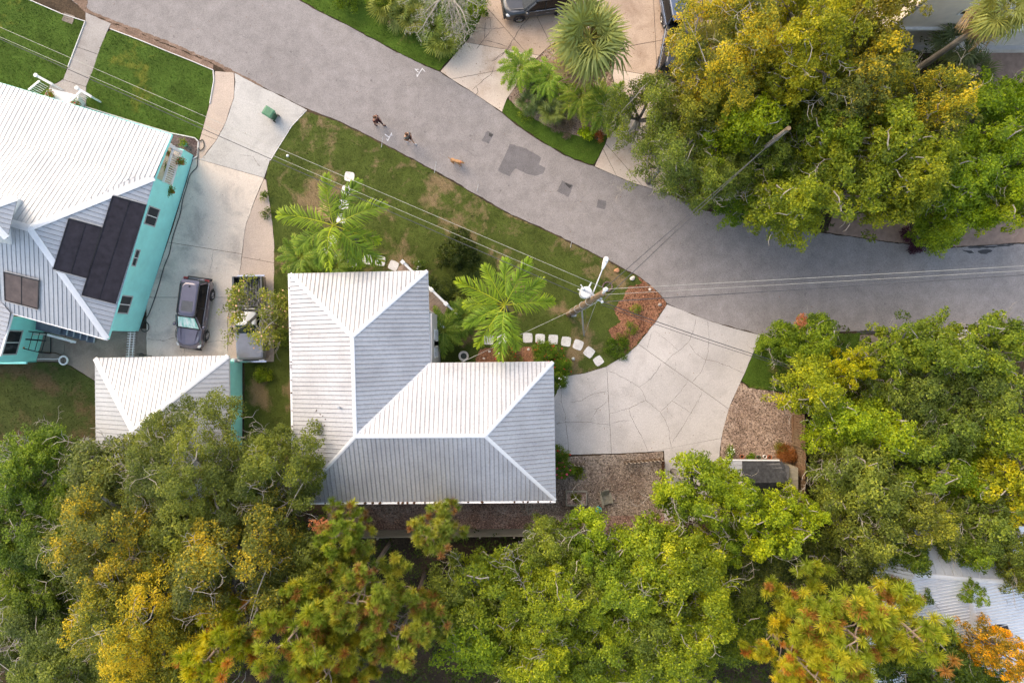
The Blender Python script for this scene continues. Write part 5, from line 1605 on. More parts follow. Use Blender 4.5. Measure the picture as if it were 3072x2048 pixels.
# pickup truck
q = P(766, 958)
pk = thing('pickup_truck', (q.x, q.y, 0.05), 'old pickup truck with a white cab roof and black ribbed bed', 'pickup truck', rz=R_(271))
b = MB(); l = 2.65
def rg_(x0, x1, w, r, z, nose=0.0): return [(x, y, z - (nose * max(0, (x - 1.0) / 1.65) ** 1.5)) for (x, y) in outline(x0, x1, w, r, 6, 0.95)]
loft(b, [rg_(0.35, l - 0.1, 0.85, 0.15, 0.32), rg_(0.3, l, 0.92, 0.2, 0.5), rg_(0.3, l, 0.93, 0.22, 0.85, 0.04), rg_(0.35, l - 0.08, 0.88, 0.22, 1.06, 0.07), rg_(0.5, l - 0.2, 0.78, 0.2, 1.10, 0.08)])
b.build('hood', M['car_silver'], pk, local=True)
b = MB(); loft(b, [rg_(-0.75, 0.85, 0.92, 0.12, 0.35), rg_(-0.75, 0.85, 0.93, 0.12, 0.9), rg_(-0.72, 0.85, 0.86, 0.12, 1.08)]); b.build('cab', M['car_silver'], pk, local=True)
b = MB(); loft(b, [[(x, y, 1.08) for (x, y) in outline(-0.70, 0.92, 0.84, 0.12, 5)], [(x, y, 1.66) for (x, y) in outline(-0.58, 0.42, 0.66, 0.12, 5)]]); b.build('cab_glass', M['carglass'], pk, local=True)
b = MB(); loft(b, [[(x, y, 1.63) for (x, y) in outline(-0.63, 0.44, 0.69, 0.14, 5)], [(x, y, 1.71) for (x, y) in outline(-0.58, 0.38, 0.63, 0.14, 5)]]); b.build('cab_roof', M['white'], pk, local=True)
for s in (-1, 1):
    for xa, xb in ((0.88, 0.40), (-0.66, -0.56)):
        MB().bar((xa, s * 0.80, 1.08), (xb, s * 0.64, 1.65), 0.08, 0.05).build('pillar', M['car_silver'], pk, local=True)
    MB().box((-1.72, s * 0.89, 0.85), (1.9, 0.08, 0.75)).build('bed_side', M['car_dark'], pk, local=True)
    MB().box((-1.72, s * 0.89, 1.245), (1.92, 0.11, 0.04)).build('bed_rail', M['bed_grey'], pk, local=True)
    MB().blob((0.62, s * 1.05, 1.2), 0.14, 4, 2, 0.05, 0.8).build('mirror', M['car_black'], pk, local=True)
    MB().box((l - 0.02, s * 0.68, 0.78), (0.08, 0.32, 0.18)).build('headlight', M['lamp_clear'], pk, local=True)
    MB().box((-l - 0.02, s * 0.84, 0.85), (0.06, 0.14, 0.35)).build('taillight', M['lamp_red'], pk, local=True)
MB().box((-1.72, 0, 0.62), (1.86, 1.7, 0.06)).build('bed_floor', M['car_black'], pk, local=True)
for k in range(9):
    MB().box((-1.72, -0.72 + 0.18 * k, 0.67), (1.84, 0.07, 0.035)).build('bed_rib', M['bed_grey'], pk, local=True)
MB().box((-l - 0.01, 0, 0.88), (0.07, 1.7, 0.62)).build('tailgate', M['car_dark'], pk, local=True)
MB().box((-0.80, 0, 0.95), (0.06, 1.7, 0.6)).build('bed_front', M['car_dark'], pk, local=True)
MB().box((l + 0.06, 0, 0.5), (0.14, 1.8, 0.2)).build('bumper', M['chrome'], pk, local=True)
MB().box((-l - 0.12, 0, 0.5), (0.14, 1.75, 0.16)).build('bumper', M['chrome'], pk, local=True)
MB().box((l + 0.0, 0, 0.78), (0.05, 1.0, 0.22)).build('grille', M['car_black'], pk, local=True)
wheels(pk, (-1.65, 1.65), 0.82, 0.36, 0.24)

# ------------------------------------------------------------------ wheelie bin
q = P(822, 352)
bn = thing('wheelie_bin', (q.x, q.y, 0.05), 'green wheelie bin standing on the pale driveway', 'bin', rz=R_(-32)); bn.scale = (0.92, 0.92, 0.95)
b = MB(); loft(b, [[(x, y, 0.06) for (x, y) in outline(-0.24, 0.24, 0.22, 0.05, 3)], [(x, y, 0.5) for (x, y) in outline(-0.28, 0.28, 0.255, 0.05, 3)], [(x, y, 0.98) for (x, y) in outline(-0.34, 0.33, 0.30, 0.05, 3)]]); b.build('tub', M['bin'], bn, local=True)
b = MB(); loft(b, [[(x, y, 0.98) for (x, y) in outline(-0.40, 0.36, 0.33, 0.05, 3)], [(x, y, 1.03) for (x, y) in outline(-0.39, 0.35, 0.32, 0.06, 3)], [(x, y, 1.07) for (x, y) in outline(-0.28, 0.26, 0.22, 0.06, 3)]]); b.build('lid', M['bin_lid'], bn, local=True)
MB().tube([(0.42, -0.25, 0.98), (0.42, 0.25, 0.98)], 0.018, 6).build('handle', M['bin'], bn, local=True)
for s in (-1, 1):
    MB().box((0.38, s * 0.2, 0.99), (0.10, 0.05, 0.06)).build('hinge', M['bin_lid'], bn, local=True)
    w = MB(); w.torus((0.28, s * 0.26, 0.12), 0.085, 0.035, 16, 6, 'y'); w.build('wheel', M['rubber'], bn, local=True)

# ------------------------------------------------------------------ utility pole, lamp, wires
PB, PT = P(1706, 942), P(1809, 878, 13.5)
pole = thing('utility_pole', PB, 'leaning wooden utility pole with a white transformer and street lamp beside the mulch bed', 'utility pole')
def onp(h): return PB.lerp(PT, h / 13.5)
pb = MB(); pb.tube([PB - Vector((0, 0, 0.1)), onp(7), PT], [0.20, 0.17, 0.135], 14); pb.build('shaft', M['wood_pole'], pole)
pi_ = MB(); q = onp(13.5)
pi_.tube([q, q + Vector((0.03, 0.10, 0.9))], [0.06, 0.05], 8); br_ = pi_.build('top_bracket', M['ceramic'], pole)
for k in range(4):
    MB().lathe((q.x + 0.03, q.y + 0.10, 13.9 + 0.12 * k), [(0.05, 0), (0.10, 0.03), (0.05, 0.08)], 10).build('insulator', M['ceramic'], pole)
TT = onp(13.5) + Vector((0.03, 0.10, 0.9))
c = onp(10.3) + Vector((-0.34, 0.33, 0))
tf = MB(); tf.lathe((c.x, c.y, 9.6), [(0.24, 0), (0.27, 0.03), (0.27, 0.98), (0.29, 1.0), (0.29, 1.05), (0.24, 1.08)], 20)
tfo = tf.build('transformer', M['ceramic'], pole)
MB().bar(c + Vector((0.1, -0.1, 0.3)), onp(10.6), 0.12, 0.1).build('transformer_bracket', M['steel'], pole)
for (dx, dy, dz) in ((-0.30, 0.12, 0.75), (-0.2, 0.28, 0.85), (0.15, 0.34, 1.3)):
    MB().tube([(c.x + dx * 0.7, c.y + dy * 0.7, 9.6 + dz), (c.x + dx * 1.35, c.y + dy * 1.35, 9.75 + dz)], [0.045, 0.03], 8).build('bushing', M['ceramic'], tfo)
q = onp(11.7)
MB().bar(q + Vector((-0.75, 0.38, 0)), q + Vector((0.25, -0.12, 0)), 0.09, 0.09).build('crossarm', M['steel'], pole)
I2 = q + Vector((-0.70, 0.36, 0.28))
MB().lathe((I2.x, I2.y, q.z + 0.04), [(0.04, 0), (0.09, 0.05), (0.05, 0.1), (0.09, 0.16), (0.05, 0.22), (0.05, 0.28)], 10).build('insulator', M['ceramic'], pole)
I3 = onp(10.9) + Vector((0.38, -0.18, 0))
MB().bar(onp(10.9), I3, 0.07, 0.07).build('crossarm', M['steel'], pole)
for d in (0.0, 0.22):
    MB().lathe((I3.x - d, I3.y + d * 0.5, I3.z), [(0.05, 0), (0.08, 0.05), (0.05, 0.14)], 10).build('insulator', M['ceramic'], pole)
cb = onp(0.9)
MB().box((cb.x + 0.22, cb.y - 0.12, 1.0), (0.28, 0.22, 0.5)).build('meter_box', M['frame_grey'], pole)
cdt = [onp(h) + Vector((0.17, -0.16, 0)) for h in (0.2, 4, 8, 10.5)]
MB().tube(cdt, 0.035, 6).build('conduit', M['wire_light'], pole)
for h in (2.2, 4.4, 6.8, 9.2):
    q = onp(h); MB().torus((q.x, q.y, q.z), 0.19, 0.018, 18, 5).build('band', M['steel'], pole)
# street lamp arm and head
la, lb = P(1775, 888, 10.2), P(1807, 808, 10.6)
MB().tube([onp(10.0), la + Vector((0, 0, 0.1)), lb], [0.035, 0.032, 0.03], 8).build('lamp_arm', M['ceramic'], pole)
ld = (lb - la); ld.z = 0; ld.normalize()
lh = MB()
hr = []
for (s, w, hh) in ((0.0, 0.04, 0.045), (0.12, 0.075, 0.06), (0.42, 0.125, 0.09), (0.56, 0.13, 0.09), (0.66, 0.08, 0.05)):
    n_ = Vector((-ld.y, ld.x, 0)); ce = lb + ld * s
    hr.append([tuple(ce + n_ * (w * math.cos(2 * math.pi * k / 10)) + Vector((0, 0, hh * math.sin(2 * math.pi * k / 10)))) for k in range(10)])
loft(lh, hr); lh.build('lamp_head', M['white'], pole, smooth=True)
q = lb + ld * 0.42; MB().box((q.x, q.y, q.z + 0.10), (0.16, 0.05, 0.03), math.atan2(ld.y, ld.x) + R_(90)).build('photocell', M['steel'], pole)
# strut to the ground
MB().tube([P(1752, 1006, 0.0), P(1745, 926, 5.0)], 0.055, 8).build('guy_guard', M['steel'], pole)
MB().tube([P(1753, 1004, 0.0), P(1791, 900, 10.0)], 0.014, 5).build('guy_wire', M['wire_light'], pole)
MB().tube([P(1757, 985, 1.0), P(1757, 920, 8.0)], 0.010, 5).build('guy_wire', M['wire_dark'], pole)

# second pole among the trees
pole2 = thing('utility_pole', P(2185, 512), 'weathered utility pole rising out of the trees above the road', 'utility pole')
p2a = P(2185, 512); p2b = P(2366, 384, 10.2); p2b = Vector((p2a.x * 0.995, p2a.y * 0.99, 0)) * 1.0
PT2 = P(2366, 385, 9.3)
MB().tube([Vector((PT2.x * 0.985, PT2.y * 0.97, -0.1)), PT2], [0.15, 0.11], 12).build('shaft', M['bark'], pole2)
MB().tube([PT2 - Vector((0, 0, 1.6)), PT2 + Vector((0, 0, 0.02))], [0.122, 0.115], 12).build('sunlit_pole_top', M['wood_pole'], pole2)  # warmer wood colour: low sun painted onto the pole head
for h_ in (6.0, 7.6):
    MB().torus((PT2.x, PT2.y, h_), 0.155, 0.016, 16, 5).build('band', M['steel'], pole2)

def wire(a, b, sag, r, mat, label, n=18, name='power_line'):
    a, b = Vector(a), Vector(b)
    pts = []
    for i in range(n + 1):
        t = i / n
        p = a.lerp(b, t); p.z -= sag * 4 * t * (1 - t); pts.append(p)
    o = MB().tube(pts, r, 5).build(name, M[mat], smooth=True)
    return props(o, label, 'wire', 'wires strung from the utility pole')
wire(TT, P(-700, -225, 13.5), 0.5, 0.010, 'wire_light', 'uppermost pale wire running from the pole top to the upper left')
wire(I2, P(-700, -195, 12.3), 0.5, 0.010, 'wire_light', 'second pale wire running from the pole to the upper left')
wire(onp(9.3) + Vector((-0.2, 0.2, 0)), P(-700, -195, 10.2), 0.55, 0.018, 'wire_dark', 'thick dark cable running from the pole to the upper left')
wire(TT, P(3900, 749, 13.8), 0.4, 0.010, 'wire_light', 'uppermost pale wire crossing the road to the right edge')
wire(I2 + Vector((0.7, -0.3, 0)), P(3900, 762, 12.4), 0.4, 0.009, 'wire_light', 'middle pale wire crossing the road to the right edge')
wire(I3, P(3900, 770, 11.0), 0.4, 0.02, 'wire_dark', 'dark cable below the pale wires crossing the road rightwards')
wire(PT2 + Vector((0, 0, -0.2)), onp(10.4), 0.5, 0.018, 'wire_dark', 'thin dark wire from the pole to the pole in the trees, left strand')
wire(PT2 + Vector((0, 0, -1.3)), I3, 0.7, 0.020, 'wire_dark', 'thin dark wire from the pole to the pole in the trees, right strand')
wire(I3, P(2430, 1115, 5.2), 0.9, 0.020, 'wire_dark', 'dark service wire over the cracked driveway, upper strand')
wire(I3 + Vector((0, -0.1, -0.4)), P(2430, 1121, 4.9), 1.3, 0.014, 'wire_dark', 'dark service wire over the cracked driveway, lower strand')
wire(onp(6.5), P(1330, 1112, 5.2), 0.3, 0.011, 'wire_light', 'pale service wire from the pole down to the white roof')

# ------------------------------------------------------------------ marker stakes, rocks, pots, garden things
for i, (x, y, lab) in enumerate([(1144, 444, 'thin white marker stake leaning beside the sprayed mark and walkers'), (1303, 520, 'thin white marker stake on the verge below the dog'),
                                 (1431, 573, 'short white marker stake beside bare soil at the road edge'), (1711, 744, 'thin white marker stake on the grass verge nearest the utility pole')]):
    q = P(x, y); r = P(x + 5, y - 34, 0.75) if i < 2 else P(x + 4, y - 20, 0.5)
    o = MB().tube([q, r], [0.018, 0.014], 6).build('marker_stake', M['white'])
    props(o, lab, 'stake', 'white stakes along the verge')
for (x, y, r, m_, lab, sd_) in ((1850, 812, 0.17, 'rock_orange', 'orange rock on the grass near the lamp head', 1), (1896, 835, 0.17, 'rock_white', 'white rock where the mulch meets the road', 2),
                                (1949, 868, 0.10, 'rock_white', 'small tan rock under the wires in the mulch', 3), (1979, 914, 0.13, 'rock_grey', 'grey rock at the mulch corner by the driveway', 4),
                                (1468, 1054, 0.09, 'rock_white', 'round pale stone in the red flower bed, left one', 5), (1498, 1060, 0.08, 'rock_white', 'round pale stone in the red flower bed, right one', 6),
                                (1452, 1075, 0.08, 'rock_white', 'small pale stone nearest the white roof edge', 7), (1585, 1048, 0.09, 'rock_white', 'pale stone beside the stepping stones in the red bed', 8)):
    q = P(x, y)
    o = MB().blob((q.x, q.y, 0.10), r, sd_, 2, 0.22, 0.6).build('rock', M[m_], smooth=False)
    props(o, lab, 'rock', 'garden rocks')
# planting hole behind the pole
q = P(1822, 860)
o = MB().torus((q.x, q.y, 0.07), 0.30, 0.05, 28, 6).build('edging_ring', M['mulch_dark']); props(o, 'ring of dark red mulch under the pole top', 'edging')
# bird bath
q = P(1393, 1067)
bb_ = thing('bird_bath', (q.x, q.y, 0), 'round grey green bird bath in the shade beside the roof', 'bird bath')
MB().lathe((q.x, q.y, 0), [(0.22, 0), (0.2, 0.06), (0.09, 0.12), (0.08, 0.5), (0.12, 0.56)], 18).build('pedestal', M['greywall'], bb_)
MB().lathe((q.x, q.y, 0.56), [(0.12, 0), (0.30, 0.08), (0.33, 0.14), (0.29, 0.14), (0.1, 0.07)], 24).build('bowl', M['greywall'], bb_)
MB().lathe((q.x, q.y, 0.655), [(0.25, 0), (0.25, 0.01)], 24).build('water', M['hose'], bb_)
# bollard light
q = P(1717, 1075)
bl = thing('path_light', (q.x, q.y, 0), 'grey metal bollard light beside the stepping stones', 'bollard light')
MB().lathe((q.x, q.y, 0.0), [(0.07, 0), (0.07, 0.72)], 14).build('post', M['steel'], bl)
MB().lathe((q.x, q.y, 0.72), [(0.09, 0), (0.11, 0.05), (0.08, 0.12), (0.03, 0.15)], 14).build('head', M['steel'], bl)
q = P(868, 472)
pl = thing('path_light', (q.x, q.y, 0), 'small white garden light on the lawn near the driveway', 'garden light')
MB().lathe((q.x, q.y, 0), [(0.03, 0), (0.03, 0.3)], 8).build('post', M['black'], pl)
MB().lathe((q.x, q.y, 0.3), [(0.06, 0), (0.09, 0.06), (0.03, 0.13)], 12).build('head', M['white'], pl)
# utility cover in the far lawn
q = P(207, 57); o = MB().box((q.x, q.y, 0.03), (0.72, 0.55, 0.09), R_(-20)).build('utility_cover', M['conc_old']); props(o, 'brown concrete utility cover set in the upper left lawn', 'utility cover')
# planter frame, chair, pot in the shell yard
rb = thing('raised_bed', P(1726, 1492), 'weathered wooden planter box frame in the shell yard', 'planter')
fx0, fy0, fx1, fy1 = P(1698, 0).x, P(0, 1471).y, P(1758, 0).x, P(0, 1512).y
for a, b_ in (((fx0, fy0), (fx1, fy0)), ((fx1, fy0), (fx1, fy1)), ((fx1, fy1), (fx0, fy1)), ((fx0, fy1), (fx0, fy0))):
    MB().bar((a[0], a[1], 0.2), (b_[0], b_[1], 0.2), 0.06, 0.32).build('board', M['wood_grey'], rb)
MB().box(((fx0 + fx1) / 2, (fy0 + fy1) / 2, 0.14), (fx1 - fx0 - 0.07, fy0 - fy1 - 0.07, 0.2)).build('soil', M['litter'], rb)
q = P(1815, 1486)
ch = thing('garden_chair', (q.x, q.y, 0.045), 'grey wooden slatted reclining garden chair on the shells', 'chair', rz=R_(-75))
for k in range(5):   # seat slats (x forward)
    MB().box((0.42 - 0.11 * k, 0, 0.33 - 0.02 * k), (0.095, 0.52, 0.025)).build('slat', M['wood_grey'], ch, local=True)
for k in range(5):   # back boards, rounded tops
    yb = -0.2 + 0.1 * k; hb = 0.78 - 0.5 * abs(yb) ** 1.5
    MB().bar((-0.08, yb, 0.28), (-0.08 - 0.62 * hb, yb, 0.28 + 0.78 * hb), 0.09, 0.022, (1, 0, 0)).build('back_slat', M['wood_grey'], ch, local=True)
for s in (-1, 1):
    MB().box((0.12, s * 0.31, 0.52), (0.66, 0.12, 0.025)).build('armrest', M['wood_grey'], ch, local=True)
    MB().box((0.40, s * 0.29, 0.25), (0.07, 0.05, 0.52)).build('leg', M['wood_grey'], ch, local=True)
    MB().bar((0.30, s * 0.25, 0.28), (-0.45, s * 0.25, 0.03), 0.05, 0.09).build('leg', M['wood_grey'], ch, local=True)
q = P(1793, 1523)
pt = thing('plant_pot', (q.x, q.y, 0.045), 'teal glazed pot near the garden chair', 'pot')
MB().lathe((q.x, q.y, 0.045), [(0.12, 0), (0.17, 0.15), (0.18, 0.34), (0.20, 0.36), (0.20, 0.40), (0.16, 0.40), (0.15, 0.33)], 20).build('body', M['teal_pot'], pt)
MB().lathe((q.x, q.y, 0.37), [(0.15, 0), (0.15, 0.02)], 16).build('water', M['teal_pot'], pt)
# pots along the small shed
for i, (x, m_, r, lab) in enumerate(((2222, 'terracotta', 0.13, 'terracotta pot at the left of the row by the shingled shed'), (2240, 'wood_brown', 0.12, 'brown pot with a seedling, second in the row by the shed'), (2255, 'black', 0.10, 'black pot in the row by the shingled shed'),
                                (2272, 'bin', 0.12, 'green pot in the row by the shingled shed'), (2290, 'white', 0.11, 'white rimmed pot in the row by the shingled shed'), (2304, 'terracotta', 0.14, 'wide terracotta pot at the right of the row by the shed'))):
    q = P(x, 1367 + (i % 2) * 2)
    t = thing('plant_pot', (q.x, q.y, 0.04), lab, 'pot', 'pots by the small shed')
    MB().lathe((q.x, q.y, 0.04), [(r * 0.7, 0), (r, 0.22), (r * 1.08, 0.23), (r * 1.08, 0.27), (r * 0.85, 0.27), (r * 0.8, 0.2)], 14).build('body', M[m_], t)
    MB().lathe((q.x, q.y, 0.25), [(r * 0.8, 0), (r * 0.8, 0.01)], 12).build('soil', M['soil'], t)

# ------------------------------------------------------------------ small shingled shed
sh = thing('garden_shed', P(2270, 1420), 'small garden shed with grey shingles and a white metal lean-to roof', 'shed')
SHZ = 2.2
S = [P(2226, 1382, SHZ), P(2335, 1381, SHZ), P(2368, 1398, SHZ), P(2374, 1490, SHZ - 0.1), P(2226, 1490, SHZ)]
SR0, SR1 = P(2226, 1448, 2.9), P(2366, 1446, 2.9)
mb = MB(); mb.prism([(q.x, q.y) for q in (P(2230, 1384), P(2352, 1384), P(2352, 1470), P(2230, 1470))], 0, SHZ); mb.build('wall', M['wood_grey'], sh)
base = MB(); base.add([S[0], S[1], S[2], SR1, SR0], [(0, 1, 2, 3, 4)]); base.add([SR0, SR1, S[3], S[4]], [(0, 1, 2, 3)])
sroof = base.build('roof', M['roof_gap'], sh)
def shingles(a0, a1, b0, b1, rows, cols, seed):
    rg = random.Random(seed)
    for r in range(rows):
        f0, f1 = r / rows, (r + 1.15) / rows
        for c_ in range(cols):
            g0 = (c_ + (0.5 if r % 2 else 0) - 0.25) / cols; g1 = g0 + 0.96 / cols
            g0, g1 = max(0, g0), min(1, g1)
            if g1 - g0 < 0.01: continue
            L0, L1 = Vector(a0).lerp(a1, g0), Vector(a0).lerp(a1, g1)
            U0, U1 = Vector(b0).lerp(b1, g0), Vector(b0).lerp(b1, g1)
            p = [L0.lerp(U0, f0), L1.lerp(U1, f0), L1.lerp(U1, min(1, f1)), L0.lerp(U0, min(1, f1))]
            z0, z1 = 0.035 + rg.uniform(0, 0.006), 0.012
            V = [p[0] + Vector((0, 0, z0)), p[1] + Vector((0, 0, z0)), p[2] + Vector((0, 0, z1)), p[3] + Vector((0, 0, z1))]
            MB().add(V + [v - Vector((0, 0, 0.02)) for v in V], [(0, 1, 2, 3), (7, 6, 5, 4), (0, 4, 5, 1), (1, 5, 6, 2), (2, 6, 7, 3), (3, 7, 4, 0)]).build('shingle', M['slate'], sroof)
shingles(S[0], P(2350, 1384, SHZ), SR0, SR1, 6, 13, 1)
shingles(S[4], S[3], SR0, SR1, 4, 13, 2)
strips([P(2170, 1380, 2.1), P(2226, 1381, 2.3), P(2226, 1490, 2.3), P(2174, 1490, 2.1)], P(2170, 1380, 2.1), P(2174, 1490, 2.1), 0.3, 0.015, 0.015, (0.03, 0.02), M['roof_turq'], sroof, 'roof_panel', M['roof_gap'])
MB().bar(P(2168, 1379, 2.12), P(2338, 1380, 2.22), 0.07, 0.1).build('fascia', M['white'], sh)

# ------------------------------------------------------------------ fences
def plank_fence(a, b, h, name, label, mat, cat='fence', horizontal=True, nboard=9, sec=2.3, th=0.03, tilt=0.0, skipf=None):
    a, b = Vector(a), Vector(b)
    t = thing(name, tuple(a), label, cat)
    d = (b - a); L = d.length; d.normalize(); n_ = Vector((-d.y, d.x, 0))
    k = max(1, round(L / sec)); rg = random.Random(int(L * 100))
    for i in range(k + 1):
        q = a + d * (L * i / k)
        MB().box((q.x - n_.x * 0.07, q.y - n_.y * 0.07, h / 2 + 0.03), (0.10, 0.10, h + 0.06), math.atan2(d.y, d.x)).build('post', mat, t)
    if horizontal:
        for i in range(k):
            p, q = a + d * (L * i / k + 0.01), a + d * (L * (i + 1) / k - 0.01)
            for j in range(nboard):
                z = h * (j + 0.5) / nboard
                o_ = n_ * rg.uniform(-0.006, 0.006)
                MB().bar((p.x + o_.x, p.y + o_.y, z), (q.x + o_.x, q.y + o_.y, z + rg.uniform(-0.008, 0.008)), th, h / nboard - 0.015).build('board', mat, t)
    else:
        m = int(L / 0.15)
        for i in range(m):
            q = a + d * (L * (i + 0.5) / m); o_ = n_ * rg.uniform(-0.008, 0.008); hh = h + rg.uniform(-0.05, 0.05)
            MB().box((q.x + o_.x, q.y + o_.y, hh / 2), (0.135, th, hh), math.atan2(d.y, d.x) + rg.uniform(-0.03, 0.03)).build('board', mat, t)
        for z in (0.4, h - 0.35):
            MB().bar((a.x - n_.x * 0.05, a.y - n_.y * 0.05, z), (b.x - n_.x * 0.05, b.y - n_.y * 0.05, z), 0.05, 0.09).build('rail', mat, t)
    return t
plank_fence(P(1050, 1590), P(1640, 1584), 1.75, 'plank_fence', 'weathered grey horizontal plank fence behind the white roofed house', M['wood_grey'])
plank_fence(P(2160, 1556), P(2260, 1554), 1.75, 'plank_fence', 'short run of grey plank fence showing between the trees', M['wood_grey'])
for nm_, a_, b_, lab in (('plank_fence', P(2372, 1225), P(2376, 1330), 'brown vertical board fence beside the mulch oval'), ('plank_fence', P(2376, 1330), P(2372, 1500), 'brown vertical board fence to the right of the shingled shed')):
    plank_fence(a_, b_, 2.1, nm_, lab, M['wood_brown'], horizontal=False)
def picket_fence(a, b, h, label, mat, sp=0.24, rails=True, name='picket_fence', w=0.10, cat='fence', rail_h=(0.3, 0.75)):
    a, b = Vector(a), Vector(b)
    t = thing(name, tuple(a), label, cat)
    d = (b - a); L = d.length; d.normalize(); n_ = Vector((-d.y, d.x, 0)); m = max(2, round(L / sp))
    ang = math.atan2(d.y, d.x)
    for i in range(m):
        q = a + d * (L * (i + 0.5) / m)
        mb = MB(); mb.box((q.x, q.y, h / 2), (w, 0.025, h), ang)
        mb.add([(q.x - d.x * w / 2, q.y - d.y * w / 2, h), (q.x + d.x * w / 2, q.y + d.y * w / 2, h), (q.x, q.y, h + 0.07)], [(0, 1, 2)])
        mb.build('picket', mat, t)
    for f in rail_h:
        MB().bar((a.x + n_.x * 0.03, a.y + n_.y * 0.03, h * f), (b.x + n_.x * 0.03, b.y + n_.y * 0.03, h * f), 0.035, 0.08).build('rail', M['wood_dark'] if mat is not M['white'] else mat, t)
    return t
picket_fence(P(1868, 1384), P(1986, 1374), 0.9, 'slanting tan picket fence along the top of the shell yard', M['picket_tan'], 0.25)
picket_fence(P(1690, 1388), P(1752, 1390), 0.9, 'short tan picket fence beside the flowering shrub', M['picket_tan'], 0.25)
picket_fence(P(1984, 1376), P(1984, 1500), 0.95, 'dark brown picket fence between the shell yard and driveway', M['wood_dark'], 0.2)
tr_ = thing('timber_edging', P(1989, 1440), 'long rust brown timber lying along the yard fence', 'timber')
MB().bar(P(1990, 1382, 0.12), P(1988, 1500, 0.12), 0.13, 0.15).build('beam', M['wood_dark'], tr_)
picket_fence(P(409, 996), P(402, 1078), 0.95, 'white picket gate between the turquoise house and the garage', M['white'], 0.16, name='picket_gate', w=0.06, cat='gate')

# ------------------------------------------------------------------ things around the turquoise house
for i, (x, lab) in enumerate(((703, 'left white gas cylinder against the garage corner'), (720, 'right white gas cylinder against the garage corner'))):
    q = P(x, 1080)
    t = thing('gas_cylinder', (q.x, q.y, 0.05), lab, 'gas cylinder', 'gas cylinders')
    MB().lathe((q.x, q.y, 0.05), [(0.13, 0), (0.16, 0.03), (0.17, 0.1), (0.17, 0.95), (0.14, 1.08), (0.05, 1.14)], 16).build('tank', M['ceramic'], t, smooth=True)
    MB().torus((q.x, q.y, 1.22), 0.09, 0.015, 16, 6).build('collar', M['turq'], t)
q = P(201, 1080)
o = MB().torus((q.x, q.y, 0.36), 0.265, 0.055, 32, 8).build('hoop', M['white'])
o.name = 'planter_ring'; props(o, 'white round ring standing at the lawn edge behind the turquoise house', 'ring')
MB()
# black tubular stand on the pad
cg = thing('metal_stand', P(130, 1030), 'black tubular metal stand against the turquoise rear wall', 'stand')
V = {'a': P(80, 993, 1.5), 'b': P(139, 1000, 1.5), 'c': P(124, 1058, 1.5), 'd': P(66, 1044, 1.5)}
G = {'a': P(100, 990, 0.1), 'b': P(152, 1002, 0.1), 'c': P(152, 1060, 0.1), 'd': P(95, 1050, 0.1)}
for (k1, k2) in (('a', 'b'), ('b', 'c'), ('c', 'd'), ('d', 'a')):
    MB().tube([V[k1], V[k2]], 0.03, 6).build('top_tube', M['black'], cg)
    MB().tube([G[k1], G[k2]], 0.03, 6).build('base_tube', M['black'], cg)
for k in 'abcd': MB().tube([V[k], G[k]], 0.03, 6).build('leg', M['black'], cg)
for f in (0.33, 0.66): MB().tube([V['a'].lerp(V['b'], f), V['d'].lerp(V['c'], f)], 0.022, 6).build('cross_tube', M['black'], cg)
MB().tube([P(60, 1016, 1.55), P(137, 1022, 1.55)], 0.045, 6).build('boom', M['black'], cg)
MB().box(tuple(P(62, 1020, 1.55)), (0.13, 0.38, 0.12)).build('cushion', M['black'], cg)
MB().box(tuple(P(68, 1043, 1.56)), (0.2, 0.1, 0.08)).build('clamp', M['flower_orange'], cg)
MB().tube([P(120, 1057, 0.4), P(165, 1058, 0.2), P(190, 1068, 0.12)], 0.03, 6).build('foot', M['wood_dark'], cg)
# hose along the wall
hp_ = [(598, 424), (608, 420), (612, 440), (601, 452), (594, 445), (593, 470), (591, 500), (578, 515), (568, 530), (560, 560), (548, 600), (541, 640), (528, 680), (516, 720), (508, 760), (492, 800), (478, 850), (462, 900), (447, 940), (437, 960), (446, 975), (444, 990), (432, 995), (424, 985), (436, 955)]
o = MB().tube([P(x, y, 0.10) for (x, y) in crom(hp_, 5)], 0.028, 6).build('garden_hose', M['hose'], smooth=True)
props(o, 'dark garden hose snaking along the foot of the turquoise wall', 'hose')
o = MB().tube([P(x, y, 0.09) for (x, y) in crom([(410, 1062), (425, 1060), (430, 1066), (418, 1068), (422, 1062), (440, 1066), (455, 1067)], 5)], 0.02, 6).build('garden_hose', M['hose'], smooth=True)
props(o, 'short coil of dark hose beside the white picket gate', 'hose')
o = MB().tube([P(x, y, 0.25) for (x, y) in crom([(112, 1077), (140, 1076), (165, 1077), (185, 1073)], 5)], 0.02, 6).build('garden_hose', M['white'], smooth=True)
props(o, 'white hose lying between the rear wall and the white ring', 'hose')
q = P(560, 436)
pt = thing('plant_pot', (q.x, q.y, 0.06), 'dark green pot in the mulch corner of the left lawn', 'pot')
MB().lathe((q.x, q.y, 0.06), [(0.10, 0), (0.14, 0.25), (0.16, 0.27), (0.16, 0.31), (0.12, 0.31), (0.1, 0.24)], 16).build('body', M['turq_dark'], pt)
MB().lathe((q.x, q.y, 0.3), [(0.11, 0), (0.11, 0.01)], 12).build('soil', M['rock_grey'], pt)

